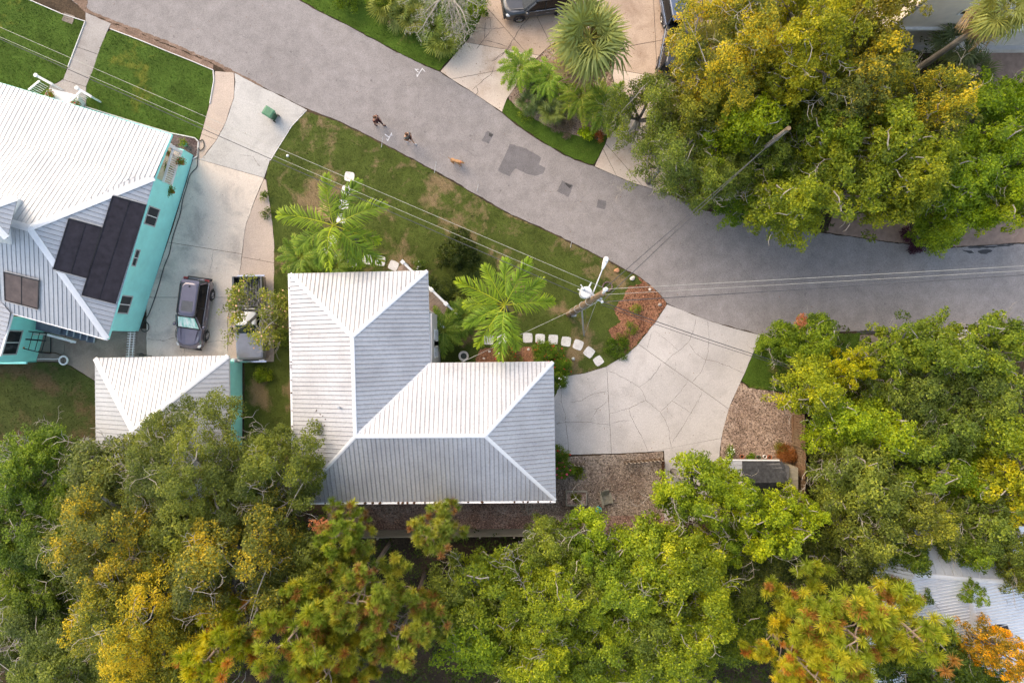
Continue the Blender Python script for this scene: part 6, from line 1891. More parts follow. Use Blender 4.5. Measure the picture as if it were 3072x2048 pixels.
# ------------------------------------------------------------------ people and dog
def skin_obj(name, verts, edges, radii, mat, parent, root=0, sub=2):
    me = bpy.data.meshes.new(name)
    me.from_pydata(verts, edges, [])
    me.materials.append(mat)
    o = link(name, me, parent)
    m1 = o.modifiers.new('skin', 'SKIN'); m1.use_smooth_shade = True
    for i, r in enumerate(radii):
        sv = me.skin_vertices[0].data[i]
        sv.radius = r if isinstance(r, tuple) else (r, r)
        sv.use_root = (i == root)
    m2 = o.modifiers.new('sub', 'SUBSURF'); m2.levels = sub; m2.render_levels = sub
    return o
M['skin'] = plain('skin', (0.50, 0.27, 0.18), 0.6, var=0.06)
M['hair_brown'] = plain('brown_hair', (0.115, 0.045, 0.02), 0.6, var=0.3, scale=40)
M['top_maroon'] = plain('maroon_cloth', (0.10, 0.018, 0.022), 0.85)
M['cloth_dark'] = plain('dark_leggings', (0.045, 0.014, 0.018), 0.85)
M['shirt_grey'] = plain('grey_green_shirt', (0.14, 0.165, 0.155), 0.9)
M['shorts'] = plain('brown_shorts', (0.075, 0.03, 0.025), 0.9)
M['dogfur'] = plain('tan_fur', (0.40, 0.21, 0.10), 0.9, var=0.25, scale=14)

def person(px, py, heading, label, hgt, step, arms, cloth, hair, shoe, group='walkers on the road'):
    """x is forward, y is left; step = (left foot x, right foot x)"""
    q = P(px, py)
    t = thing('person', (q.x, q.y, 0.026), label, 'person', group, rz=R_(heading))
    k = hgt / 1.75
    lf, rf_ = step
    V = [(0, 0, 0.95), (0.01, 0, 1.12), (0.02, 0, 1.30), (0.03, 0, 1.43), (0.05, 0, 1.52), (0.08, 0, 1.62), (0.08, 0, 1.69),
         (0.0, 0.10, 0.90), (lf * 0.55 + 0.06, 0.11, 0.50), (lf, 0.11, 0.09), (lf + 0.17, 0.12, 0.045),
         (0.0, -0.10, 0.90), (rf_ * 0.55 + 0.06, -0.11, 0.50), (rf_, -0.11, 0.10 if rf_ > -0.2 else 0.16), (rf_ + 0.16, -0.12, 0.045 if rf_ > -0.2 else 0.07),
         (0.03, 0.17, 1.40), (0.03, -0.17, 1.40)]
    rad = [0.135, 0.125, 0.15, 0.12, 0.055, 0.088, 0.085, 0.09, 0.06, 0.042, (0.045, 0.03), 0.09, 0.06, 0.042, (0.045, 0.03), 0.065, 0.065]
    E = [(0, 1), (1, 2), (2, 3), (3, 4), (4, 5), (5, 6), (0, 7), (7, 8), (8, 9), (9, 10), (0, 11), (11, 12), (12, 13), (13, 14), (3, 15), (3, 16)]
    for s, (el, hd) in zip((15, 16), arms):
        i = len(V); V += [el, hd]; rad += [0.042, 0.030]; E += [(s, i), (i, i + 1)]
        # palm and fingers
        d = (Vector(hd) - Vector(el)).normalized(); sd_ = d.cross(Vector((0, 0, 1)))
        if sd_.length < 0.1: sd_ = Vector((0, 1, 0))
        sd_.normalize()
        pm = Vector(hd) + d * 0.07; j = len(V); V.append(tuple(pm)); rad.append((0.036, 0.018)); E.append((i + 1, j))
        for f, ln in zip((-1.5, -0.5, 0.5, 1.5), (0.06, 0.075, 0.08, 0.065)):
            V.append(tuple(pm + d * ln * 0.6 + sd_ * (0.016 * f))); rad.append(0.009); E.append((j, len(V) - 1))
            V.append(tuple(pm + d * ln + sd_ * (0.016 * f) + Vector((0, 0, -0.02)))); rad.append(0.008); E.append((len(V) - 2, len(V) - 1))
        V.append(tuple(Vector(hd) + d * 0.04 + sd_ * 0.05)); rad.append(0.010); E.append((i + 1, len(V) - 1))
    V = [(a * k, b_ * k, c_ * k) for (a, b_, c_) in V]
    rad = [tuple(x * k for x in r) if isinstance(r, tuple) else r * k for r in rad]
    body = skin_obj('body', V, E, rad, M['skin'], t)
    # shirt: torso with short sleeves
    arm_mid = [tuple((Vector(V[s]).lerp(Vector(V[e]), 0.6))) for s, e in ((15, 17), (16, 29))]
    tv = [V[0], V[1], V[2], V[3], V[15], V[16], arm_mid[0], arm_mid[1]]
    skin_obj('shirt', tv, [(0, 1), (1, 2), (2, 3), (3, 4), (3, 5), (4, 6), (5, 7)], [0.155 * k, 0.145 * k, 0.17 * k, 0.125 * k, 0.082 * k, 0.082 * k, 0.062 * k, 0.062 * k], M[cloth[0]], t)
    end = 0.95 if cloth[2] == 'long' else 0.42
    def leg(h_, kn, an):
        pts = [V[h_], V[kn]]
        if cloth[2] == 'long': pts.append(tuple(Vector(V[kn]).lerp(Vector(V[an]), 0.85)))
        else: pts[-1] = tuple(Vector(V[h_]).lerp(Vector(V[kn]), 0.85))
        return pts
    L1, L2 = leg(7, 8, 9), leg(11, 12, 13)
    wv = [V[0]] + L1 + L2
    e_ = [(0, 1)] + [(i, i + 1) for i in range(1, len(L1))] + [(0, 1 + len(L1))] + [(i, i + 1) for i in range(1 + len(L1), len(L1) + len(L2))]
    rr_ = [0.15 * k] + [0.105 * k, 0.075 * k, 0.052 * k][:len(L1)] + [0.105 * k, 0.075 * k, 0.052 * k][:len(L2)]
    skin_obj('trousers' if cloth[2] == 'long' else 'shorts', wv, e_, rr_, M[cloth[1]], t)
    for (an, toe) in ((9, 10), (13, 14)):
        a_, b_ = Vector(V[an]), Vector(V[toe])
        skin_obj('shoe', [tuple(a_ + Vector((-0.05, 0, -0.03))), tuple(a_.lerp(b_, 0.6) + Vector((0, 0, -0.02))), tuple(b_ + Vector((0.05, 0, 0)))], [(0, 1), (1, 2)], [0.052, 0.055, 0.04], M[shoe], t)
    # hair
    hv = Vector(V[6]); hm = MB()
    hm.blob((hv.x - 0.015, 0, hv.z + 0.02), 0.108 * k, 4, 3, 0.04, 1.0)
    ho = hm.build('hair', M[hair[0]], t, local=True, smooth=True)
    if hair[1]:
        skin_obj('hair_length', [(hv.x - 0.06, 0, hv.z + 0.02), (hv.x - 0.11, 0, hv.z - 0.14), (hv.x - 0.13, 0.01, hv.z - 0.36)], [(0, 1), (1, 2)], [0.09, 0.085, 0.04], M[hair[0]], t)
    # face: nose, eyes
    fc = MB(); fc.blob((hv.x + 0.10, 0, hv.z - 0.055), 0.018, 1, 1, 0.0, 1.2); fc.build('nose', M['skin'], t, local=True, smooth=True)
    for s in (-1, 1):
        MB().blob((hv.x + 0.085, s * 0.034, hv.z - 0.03), 0.011, 1, 1, 0, 1).build('eye', M['black'], t, local=True)
        MB().blob((hv.x - 0.0, s * 0.095, hv.z - 0.05), 0.022, 1, 1, 0, 1.5).build('ear', M['skin'], t, local=True)
    MB().box((hv.x + 0.085, 0, hv.z - 0.095), (0.012, 0.04, 0.008)).build('mouth', M['flower_red'], t, local=True)
    return t
person(1137, 375, -25, 'person with long brown hair in a dark top and dark trousers walking on the road', 1.68, (0.26, -0.24), (((0.05, 0.27, 1.14), (0.24, 0.16, 1.03)), ((0.02, -0.27, 1.13), (0.22, -0.18, 1.02))), ('top_maroon', 'cloth_dark', 'long'), ('hair_brown', True), 'cloth_dark')
person(1229, 425, -40, 'person in a grey shirt, shorts and white shoes walking behind the dog', 1.76, (0.28, -0.22), (((0.06, 0.28, 1.14), (0.28, 0.12, 1.02)), ((0.04, -0.28, 1.13), (0.26, -0.14, 1.0))), ('shirt_grey', 'shorts', 'short'), ('hair_brown', False), 'white')
q = P(1371, 490)
dog = thing('dog', (q.x, q.y, 0.026), 'tan dog walking on the road ahead of the two walkers', 'dog', rz=R_(-17))
DV = [(-0.26, 0, 0.52), (-0.05, 0, 0.50), (0.16, 0, 0.52), (0.28, 0, 0.60), (0.39, 0, 0.66), (0.50, 0, 0.61), (0.565, 0, 0.595),
      (-0.30, 0.09, 0.42), (-0.24, 0.10, 0.28), (-0.34, 0.10, 0.19), (-0.30, 0.10, 0.04), (-0.24, 0.10, 0.025),
      (-0.30, -0.09, 0.42), (-0.16, -0.10, 0.28), (-0.24, -0.10, 0.18), (-0.17, -0.10, 0.04), (-0.11, -0.10, 0.025),
      (0.18, 0.09, 0.40), (0.14, 0.09, 0.24), (0.20, 0.09, 0.04), (0.26, 0.09, 0.025),
      (0.18, -0.09, 0.40), (0.24, -0.09, 0.24), (0.30, -0.09, 0.04), (0.36, -0.09, 0.025),
      (-0.38, 0.0, 0.56), (-0.50, 0.03, 0.63), (-0.56, 0.05, 0.73)]
DE = [(0, 1), (1, 2), (2, 3), (3, 4), (4, 5), (5, 6), (0, 7), (7, 8), (8, 9), (9, 10), (10, 11), (0, 12), (12, 13), (13, 14), (14, 15), (15, 16), (2, 17), (17, 18), (18, 19), (19, 20), (2, 21), (21, 22), (22, 23), (23, 24), (0, 25), (25, 26), (26, 27)]
DR = [0.105, 0.105, 0.135, 0.085, 0.085, 0.05, 0.032, 0.075, 0.05, 0.03, 0.026, 0.03, 0.075, 0.05, 0.03, 0.026, 0.03, 0.06, 0.04, 0.028, 0.032, 0.06, 0.04, 0.028, 0.032, 0.035, 0.024, 0.014]
skin_obj('body', DV, DE, DR, M['dogfur'], dog)
for s in (-1, 1):
    MB().add([(0.36, s * 0.05, 0.73), (0.42, s * 0.08, 0.71), (0.36, s * 0.13, 0.66), (0.35, s * 0.10, 0.63)], [(0, 1, 2, 3), (3, 2, 1, 0)]).build('ear', M['hair_brown'], dog, local=True)
    MB().blob((0.455, s * 0.045, 0.675), 0.010, 1, 1, 0, 1).build('eye', M['black'], dog, local=True)
MB().blob((0.60, 0, 0.60), 0.020, 1, 1, 0, 0.8).build('nose', M['black'], dog, local=True)
cl_ = MB().torus((0, 0, 0), 0.088, 0.012, 18, 5, 'y').build('collar', M['flower_red'], dog, local=True)
cl_.location = (0.30, 0, 0.605); cl_.rotation_euler = (0, R_(35), R_(90))
# ------------------------------------------------------------------ trees
OAK = {'L': [tree_proto(11, 5.2, 11.0, 'oak', 92500, 0.110, 0.6, 0.42, 0.30, 7), tree_proto(12, 5.2, 11.0, 'oak', 92500, 0.110, 0.6, 0.40, 0.34, 8)],
       'M': [tree_proto(13, 3.4, 9.0, 'oak', 40000, 0.106, 0.6, 0.35, 0.29, 6), tree_proto(14, 3.4, 9.0, 'oak', 40000, 0.110, 0.6, 0.38, 0.34, 6)],
       'S': [tree_proto(15, 2.1, 6.0, 'oak', 16250, 0.106, 0.6, 0.30, 0.27, 5)]}
FRE = {'L': [tree_proto(21, 4.6, 9.5, 'fresh', 70000, 0.123, 0.62, 0.40, 0.30, 7)],
       'M': [tree_proto(22, 3.3, 8.0, 'fresh', 36250, 0.119, 0.62, 0.34, 0.28, 6), tree_proto(23, 3.3, 8.0, 'fresh', 36250, 0.123, 0.62, 0.37, 0.34, 6), tree_proto(24, 3.3, 8.0, 'fresh', 36250, 0.119, 0.62, 0.32, 0.30, 7)],
       'S': [tree_proto(25, 2.0, 5.5, 'fresh', 15000, 0.114, 0.62, 0.29, 0.25, 5), tree_proto(26, 2.0, 5.5, 'fresh', 15000, 0.114, 0.62, 0.28, 0.31, 5)]}
THIN = tree_proto(33, 3.0, 8.0, 'oak', 15000, 0.110, 0.6, 0.42, 0.50, 6, 0.4)
SPARSE = tree_proto(31, 2.8, 5.5, 'oak', 4600, 0.14, 0.6, 0.36, 0.52, 6, 0.35, twigs=0.5)
PINES = [pine_proto(41, 3.6, 12.0, 360), pine_proto(42, 3.6, 12.0, 360), pine_proto(43, 2.2, 10.0, 150)]

def pick(fam, rpx, h, seed):
    r = rpx / KP * (HC - h * 0.72) / HC
    key = 'L' if r > 4.1 else ('M' if r > 2.55 else 'S')
    while key not in fam or not fam[key]: key = 'M'
    return fam[key][seed % len(fam[key])]

Y1, Y2 = (1.5, 1.25, 0.75), (1.95, 1.35, 0.6)      # pick crowns with warm low sunlight put into the leaf colour
OL, GY = (1.0, 1.0, 1.0), (0.85, 0.9, 1.15)
DK = (0.55, 0.62, 0.6)
TREES = [
    # fam, px, py, height, radius, tint, label
    ('o', 560, 1440, 10.5, 235, (0.85, 0.92, 0.95), 'broad olive oak overhanging the garage roof'),
    ('o', 830, 1420, 9.5, 150, (0.8, 0.88, 0.8), 'dark olive oak reaching over the lower left corner of the main roof'),
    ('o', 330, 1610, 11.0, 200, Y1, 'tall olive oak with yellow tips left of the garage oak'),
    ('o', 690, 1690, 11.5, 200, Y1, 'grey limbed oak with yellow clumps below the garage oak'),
    ('o', 420, 1870, 12.0, 240, Y2, 'golden sunlit oak at the bottom left of the picture'),
    ('o', 330, 1430, 9.0, 130, GY, 'grey green oak crown left of the garage'),
    ('f', 95, 1430, 6.5, 150, (0.6, 0.74, 0.8), 'dark bushy tree below the dull rear lawn'),
    ('f', 70, 1610, 6.5, 150, (0.5, 0.62, 0.7), 'deep green tree at the left edge, middle one of three'),
    ('f', 130, 1760, 6.0, 140, DK, 'shaded tree between the golden oak and the left edge'),
    ('o', 110, 1920, 6.5, 170, (0.75, 0.88, 0.9), 'grey green tree in the bottom left corner'),
    ('f', 230, 1530, 5.5, 100, DK, 'small shaded tree left of the tall yellow tipped oak'),
    # bottom middle
    ('f', 1480, 1785, 8.5, 125, (0.95, 0.95, 0.9), 'leafy tree right of the pines below the plank fence'),
    ('o', 1640, 1650, 7.5, 85, (1.0, 1.12, 0.8), 'olive tree just under the end of the plank fence'),
    ('f', 1790, 1660, 8.0, 110, (0.9, 1.0, 0.8), 'green tree below the garden chair'),
    ('f', 1940, 1680, 8.5, 120, (1.05, 1.05, 0.9), 'bright tree with pale branches below the yard fence'),
    ('f', 2090, 1470, 8.0, 105, (1.0, 1.05, 0.85), 'bright green tree covering the lower end of the cracked driveway'),
    ('f', 2195, 1470, 8.0, 75, (1.05, 1.1, 0.85), 'small bright tree covering the white lean-to roof'),
    ('f', 1640, 1830, 9.0, 150, (1.0, 0.98, 0.85), 'leafy tree in the middle of the bottom grove'),
    ('f', 1850, 1770, 9.0, 150, (0.92, 0.98, 0.9), 'tree with a dead pale twig tuft in the bottom grove'),
    ('f', 2070, 1770, 9.5, 165, (1.15, 1.08, 0.85), 'bright crowned tree left of the dark gap at the bottom'),
    ('f', 1430, 1900, 8.0, 130, (0.9, 1.0, 0.8), 'tree with a white blossom beside the pines at the bottom'),
    ('f', 1600, 1985, 9.0, 150, (1.1, 1.05, 0.8), 'yellow green tree at the bottom edge, left of centre grove'),
    ('f', 1830, 1970, 8.5, 150, (0.9, 0.95, 0.85), 'tree at the bottom edge under the dead twig tuft'),
    ('f', 2030, 1970, 9.0, 150, (1.0, 1.0, 0.85), 'tree at the bottom edge left of the big yellow pine'),
    ('f', 2210, 1900, 6.5, 120, DK, 'shaded tree beside the big yellow pine'),
    ('f', 2320, 1580, 9.5, 100, (1.15, 1.15, 0.8), 'lime green rounded tree below the brown board fence'),
    ('f', 2415, 1530, 8.5, 55, (1.15, 1.15, 0.8), 'small lime green crown beside the larger lime tree'),
    ('f', 2250, 1560, 7.5, 62, (0.95, 1.05, 0.8), 'mid green crown just under the shingled shed'),
    ('o', 2280, 1680, 5.5, 110, DK, 'dark low tree below the lime green tree'),
    ('o', 2500, 1690, 6.5, 130, DK, 'dark tree left of the pale blue roof'),
    # right middle
    ('f', 2440, 1020, 5.0, 85, (0.85, 0.95, 0.8), 'dense bushy tree at the road with a rusty red sprig'),
    ('f', 2350, 1030, 4.0, 65, (0.6, 0.75, 0.65), 'dark bush tree at the corner of the lower right verge'),
    ('f', 2440, 1160, 8.0, 95, (1.3, 1.15, 0.9), 'yellow green tree beside the mulch oval'),
    ('f', 2560, 1100, 8.0, 62, (1.55, 1.25, 0.8), 'slender bright yellow tree right of the mulch oval'),
    ('f', 2520, 1260, 8.0, 95, (1.15, 1.2, 0.8), 'bright green tree below the slender yellow one'),
    ('f', 2700, 1060, 7.5, 90, (0.85, 0.9, 0.95), 'olive tree at the gap in the roadside trees on the right'),
    ('f', 2830, 1060, 8.0, 105, (0.8, 0.86, 1.0), 'olive roadside tree in front of the white kerb wall'),
    ('f', 2990, 1050, 8.0, 110, (0.88, 0.92, 0.95), 'roadside oak at the right edge with bare tips over the asphalt'),
    ('o', 2760, 1190, 7.0, 105, (0.75, 0.9, 0.8), 'shaded olive tree behind the roadside pair on the right'),
    ('o', 2930, 1200, 7.5, 110, (0.85, 1.0, 0.8), 'olive tree between the right edge oak and the bare branches'),
    ('f', 2640, 1290, 8.0, 110, (1.2, 1.2, 0.8), 'yellow green tree amid the right hand grove'),
    ('o', 2840, 1310, 7.5, 100, (0.7, 0.9, 0.75), 'rounded dark olive crown in the right hand grove'),
    ('f', 3020, 1310, 8.5, 110, (1.0, 1.0, 0.9), 'oak with curled pale branches at the right edge'),
    ('o', 2540, 1370, 7.0, 70, DK, 'dark tree behind the brown board fence'),
    ('o', 2600, 1440, 9.0, 130, (1.05, 1.12, 0.9), 'olive tree with upright pale branches above the hidden roof'),
    ('f', 2740, 1400, 8.5, 115, (0.85, 0.9, 0.95), 'olive tree in the middle of the right hand grove'),
    ('f', 2900, 1440, 7.0, 95, (0.8, 1.0, 0.75), 'mid green tree above the pale blue roof'),
    ('f', 3040, 1470, 9.5, 105, (1.4, 1.12, 0.8), 'yellow tree at the right edge above the pale blue roof'),
    ('o', 2590, 1590, 9.0, 110, (0.95, 1.0, 0.85), 'olive tree overhanging the left end of the pale blue roof'),
    ('o', 2750, 1560, 9.5, 95, (1.15, 1.1, 0.8), 'olive tree spreading over the ridge of the pale blue roof'),
    ('o', 2940, 1590, 9.0, 100, (0.85, 1.0, 0.8), 'green olive tree over the upper slope of the pale blue roof'),
    ('o', 3075, 1720, 9.0, 70, (1.1, 1.05, 0.85), 'oak at the right edge beside the pale blue roof'),
    ('f', 2880, 1760, 7.5, 42, (0.8, 0.95, 0.85), 'small sprig of tree over the hip of the pale blue roof'),
    ('f', 2800, 2000, 8.0, 130, (0.38, 0.45, 0.5), 'dark tree between the yellow pine and the pale blue roof'),
    ('o', 3000, 1965, 11.0, 75, (2.6, 1.35, 0.5), 'orange leaved tree in the bottom right corner'),
    # top right
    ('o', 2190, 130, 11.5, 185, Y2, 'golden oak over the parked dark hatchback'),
    ('f', 2410, 110, 12.0, 170, (1.3, 1.02, 0.85), 'large golden green oak at the top edge'),
    ('o', 2590, 70, 10.5, 130, (1.35, 1.05, 0.75), 'brownish yellow oak left of the beige house'),
    ('o', 2640, 190, 10.0, 115, (1.9, 1.25, 0.55), 'amber tipped oak below the brownish yellow one'),
    ('o', 1940, 320, 8.0, 115, (0.95, 1.05, 0.9), 'thin olive oak spreading over the pale driveway by the date palm'),
    ('o', 2010, 470, 8.5, 120, (0.85, 1.0, 0.9), 'grey green oak branch hanging over the road'),
    ('o', 2070, 330, 8.0, 100, (1.15, 1.1, 0.8), 'olive tree between the golden oak and the driveway'),
    ('f', 2240, 370, 8.5, 115, (1.2, 1.2, 0.7), 'bright lime tree left of the pole in the trees'),
    ('o', 2130, 540, 8.0, 80, (0.9, 1.05, 0.85), 'olive crown at the road edge below the lime tree'),
    ('f', 2210, 600, 3.2, 75, (0.65, 0.85, 0.6), 'low glossy hedge tree at the roadside under the wires'),
    ('f', 2310, 560, 6.0, 95, (0.6, 0.78, 0.6), 'dark green tree under the pole in the trees'),
    ('f', 2370, 610, 9.0, 110, (1.05, 0.98, 0.9), 'yellow green tree hanging over the road below the pole'),
    ('o', 2350, 250, 6.5, 120, DK, 'shaded dark tree between the golden oak and the pole'),
    ('f', 2480, 420, 8.5, 110, (0.95, 0.98, 0.9), 'olive green tree right of the pole tip'),
    ('f', 2535, 545, 9.0, 125, (0.95, 0.92, 0.9), 'olive tree with bare boughs showing, above the paver drive'),
    ('f', 2650, 410, 9.5, 130, (1.08, 1.0, 0.9), 'olive yellow tree in the middle of the upper right grove'),
    ('o', 2800, 310, 10.0, 105, (1.8, 1.35, 0.6), 'yellow tipped tree beside the fan palms at the beige house'),
    ('f', 2720, 550, 9.0, 110, (1.12, 0.98, 0.9), 'yellow olive tree beside the purple hedge'),
    ('f', 2930, 380, 7.5, 130, (1.0, 1.1, 0.7), 'vivid green tree below the beige house'),
    ('f', 2890, 540, 7.0, 120, (0.92, 1.05, 0.7), 'vivid green tree above the right hand paver drive'),
    ('f', 3040, 500, 7.5, 110, (0.9, 1.05, 0.7), 'vivid green tree at the right edge, middle height'),
    ('f', 3050, 300, 7.0, 100, (0.85, 1.05, 0.7), 'vivid green tree at the right edge under the beige house'),
    ('f', 3055, 610, 7.0, 85, (1.1, 1.1, 0.7), 'lime tree hanging over the road at the right edge'),
    ('f', 2830, 690, 4.5, 75, (0.95, 1.05, 0.7), 'rounded lime shrub tree between the two paver drives'),
    ('f', 2440, 520, 6.5, 90, (0.7, 0.85, 0.6), 'shaded green tree inside the upper right grove'),
    ('o', 1375, 1800, 8.0, 110, (0.95, 1.05, 0.85), 'olive tree between the rusty pine and the bottom grove'),
    ('o', 1745, 1735, 8.0, 90, (1.0, 1.1, 0.8), 'olive tree wedged in the upper part of the bottom grove'),
    ('o', 1955, 1880, 8.5, 110, (0.9, 1.05, 0.85), 'olive tree between the two bright trees of the bottom grove'),
    ('f', 2150, 1640, 6.5, 85, (0.75, 0.9, 0.75), 'mid green tree filling the gap below the driveway end'),
    ('o', 2190, 1780, 5.5, 95, (0.7, 0.85, 0.75), 'low olive tree at the edge of the dark gap'),
    ('o', 940, 1680, 9.0, 100, (0.95, 1.0, 0.9), 'olive oak squeezed between the yellow clumped oak and the pines'),
    ('o', 560, 1610, 10.0, 130, (1.05, 1.05, 0.85), 'olive oak directly below the garage oak'),
    ('o', 190, 1650, 7.0, 100, (0.8, 0.95, 0.8), 'shaded olive tree between the left edge and the yellow tipped oak'),
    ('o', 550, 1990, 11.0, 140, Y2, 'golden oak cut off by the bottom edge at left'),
    ('o', 240, 1990, 8.0, 120, (0.8, 0.9, 0.9), 'grey green oak cut off at the bottom left edge'),
    ('o', 2670, 1170, 6.5, 90, (0.85, 1.0, 0.8), 'olive tree beside the dark path gap on the right'),
    ('o', 2540, 1455, 7.5, 80, (0.9, 1.05, 0.85), 'olive tree behind the board fence near the lime crown'),
    ('o', 2690, 1500, 8.0, 95, (0.95, 1.05, 0.8), 'olive tree just above the left end of the pale blue roof'),
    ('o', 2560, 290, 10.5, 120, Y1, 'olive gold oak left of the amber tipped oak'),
    ('f', 2760, 480, 8.5, 110, (1.05, 1.0, 0.9), 'olive tree between the vivid green trees and the grove middle'),
    ('f', 2130, 420, 7.0, 90, (1.0, 1.1, 0.75), 'mid green tree between the lime tree and the pale driveway'),
    ('o', 2185, 520, 6.8, 75, (0.85, 1.0, 0.8), 'olive tree wrapping the foot of the pole in the trees'),
    ('f', 2930, 2040, 7.0, 90, (0.4, 0.48, 0.5), 'dark tree at the bottom edge left of the orange leaved tree'),
    ('f', 2700, 1650, 7.5, 80, (0.5, 0.6, 0.7), 'dark tree covering the left hip of the pale blue roof'),
    ('f', 2720, 1760, 6.5, 70, (0.45, 0.55, 0.6), 'dark tree against the left eave of the pale blue roof'),
    ('f', 2880, 1640, 8.5, 62, (0.75, 0.85, 0.9), 'small green crown on the upper slope of the pale blue roof'),
    ('o', 3020, 1660, 9.0, 80, (0.95, 1.05, 0.85), 'olive crown hanging over the right part of the pale blue roof'),
    ('o', 2290, 480, 7.0, 90, (0.85, 1.0, 0.75), 'olive tree crossed by the lower part of the pole in the trees'),
    ('f', 2960, 610, 5.5, 75, (1.2, 1.3, 0.6), 'lime tree beside the right hand paver drive'),
    ('f', 2470, 250, 9.0, 110, (1.1, 0.95, 0.9), 'yellowish olive tree above the pole tip'),
]
for i, (fam, px, py, h, r, tint, lab) in enumerate(TREES):
    F_ = OAK if fam == 'o' else FRE
    pr = THIN if 'thin ' in lab or 'hanging over the road' in lab and fam == 'o' else pick(F_, r, h, i)
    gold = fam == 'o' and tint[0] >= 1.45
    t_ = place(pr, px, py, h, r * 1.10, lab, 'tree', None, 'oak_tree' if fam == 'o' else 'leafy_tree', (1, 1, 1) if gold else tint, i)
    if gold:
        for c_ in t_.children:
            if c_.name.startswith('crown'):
                c_.material_slots[0].link = 'OBJECT'; c_.material_slots[0].material = M['oak_sun_tip' if tint == Y1 else 'oak_sun_gold']
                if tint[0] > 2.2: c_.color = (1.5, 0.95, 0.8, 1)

for i, (k, px, py, h, r, tint, lab) in enumerate([
    (0, 1075, 1785, 12.0, 150, (0.95, 1.0, 0.9), 'tall pine with green needle tufts and rusty tufts below the plank fence'),
    (1, 900, 1870, 12.5, 175, (1.0, 1.05, 0.75), 'yellow green pine left of the tall pine at the bottom'),
    (2, 660, 1930, 13.0, 110, (1.3, 1.2, 0.6), 'golden pine tufts in front of the golden oak'),
    (0, 1210, 1890, 11.5, 150, (0.9, 0.95, 0.85), 'rusty tufted pine right of the yellow green pine'),
    (2, 1010, 1600, 10.5, 75, (0.9, 1.05, 0.85), 'small pine top with curved bare limb by the main roof'),
    (2, 1310, 1590, 10.0, 80, (0.85, 0.9, 0.9), 'small pine with bare curling twigs over the plank fence'),
    (1, 1000, 2010, 12.0, 150, (1.2, 1.05, 0.75), 'pine cut off by the bottom edge left of centre'),
    (1, 2540, 1900, 13.0, 195, (1.12, 1.12, 0.7), 'large golden pine at the bottom right'),
    (2, 2740, 1880, 12.5, 120, (1.05, 1.08, 0.7), 'pine with long bare boughs beside the pale blue roof'),
    (0, 2420, 2010, 13.0, 130, (1.35, 1.15, 0.6), 'orange gold pine at the bottom edge right of centre')]):
    place(PINES[k], px, py, h, r, lab, 'pine tree', 'pine trees', 'pine_tree', tint, 200 + i, 0.8)

# thin tree with pink orange buds over the pickup
t_ = place(SPARSE, 765, 935, 5.4, 120, 'thin tree with pale orange buds over the pickup truck', 'tree', None, 'budding_tree', (1.15, 1.15, 1.0), 77)
rgb_ = random.Random(4)
cv = SPARSE[0]['crown'].vertices
for k in range(90):
    v = cv[rgb_.randrange(len(cv))].co
    mbx = MB(); mbx.blob((v.x, v.y, v.z + 0.05), rgb_.uniform(0.05, 0.08), k, 1, 0.3, 0.7)
    mbx.build('bud', M['bud'] if 'bud' in M else M.setdefault('bud', plain('peach_buds', (0.72, 0.42, 0.24), 0.7)), t_, local=True)

# pine cone scale things aside: a rusty sprig on the bushy tree and on the small pine
for (px, py, h, r, lab) in ((2405, 962, 4.6, 0.42, 'rusty red leafy sprig sticking out over the road'), (955, 1580, 8.5, 0.5, 'rust brown dead leaf cluster below the main roof corner')):
    q = P(px, py, h)
    t = thing('dead_leaf_sprig', (q.x, q.y, h - 0.7), lab, 'dead leaves')
    o = link('foliage', shrub_mesh(int(px), r, 0.4, 'redleaf', 260, 0.15, 0.35, 0.16), t); o.location.z = 0.4
    MB().tube([(0, 0, 0), (0.03, 0.02, 0.5)], 0.02, 5).build('stem', M['twig'], t, local=True)

# ------------------------------------------------------------------ palms
FR = [frond_mesh(50 + i, 3.0, 'palm', 42, 0.74, 0.062, 0.62 + 0.05 * i, 0.52) for i in range(4)]
FRD = frond_mesh(60, 2.5, 'deadleaf', 40, 0.5, 0.045, 1.0, 0.25)
FRS = [frond_mesh(70 + i, 1.5, 'palm', 40, 0.36, 0.036, 0.65 + 0.08 * i, 0.6) for i in range(3)]
FANS = [fan_mesh(80 + i, 1.0, 'fan', 0.9, 26, 0.35 + 0.1 * i) for i in range(4)]
FAND = [fan_mesh(90 + i, 0.95, 'deadleaf', 0.9, 22, 0.9, 220) for i in range(2)]
SPEAR = fan_mesh(97, 0.8, 'agave', 0.05, 9, 0.1, 340)

def feather_palm(px, py, h, label, azs, scale, tints, trunk_r=0.14, fronds=FR, dead=(), name='feather_palm', group=None, elev=None, cat='palm'):
    q = P(px, py, h)
    t = thing(name, (q.x, q.y, 0), label, cat, group)
    lean = Vector((0.15, 0.1, 0))
    mb = MB(); n = 9
    mb.tube([Vector((0, 0, -0.1)) + Vector((0.06 * math.sin(k), 0.05 * math.cos(k), 0)) * (k / n) + Vector((0, 0, h * k / n)) for k in range(n + 1)], [trunk_r * (1.25 if k == 0 else 1.0 - 0.25 * k / n) * (1.06 if k % 2 else 1.0) for k in range(n + 1)], 10)
    mb.build('trunk', M['bark'], t, local=True)
    for i, a in enumerate(azs):
        dd = i in dead
        el = (elev[i] if elev else (0.1 if i % 2 else -0.12))
        o = link('frond', FRD if dd else fronds[i % len(fronds)], t, (0, 0, h - 0.05), (0, -el, R_(a)))
        s = scale * (0.9 + 0.2 * ((i * 7) % 5) / 5)
        o.scale = (s, s, s)
        tn = tints[i % len(tints)]
        o.color = (tn[0], tn[1], tn[2], 1)
    return t
PG = [(1.15, 1.1, 0.9), (0.9, 0.95, 0.8), (1.35, 1.25, 0.8), (0.8, 0.85, 0.75)]
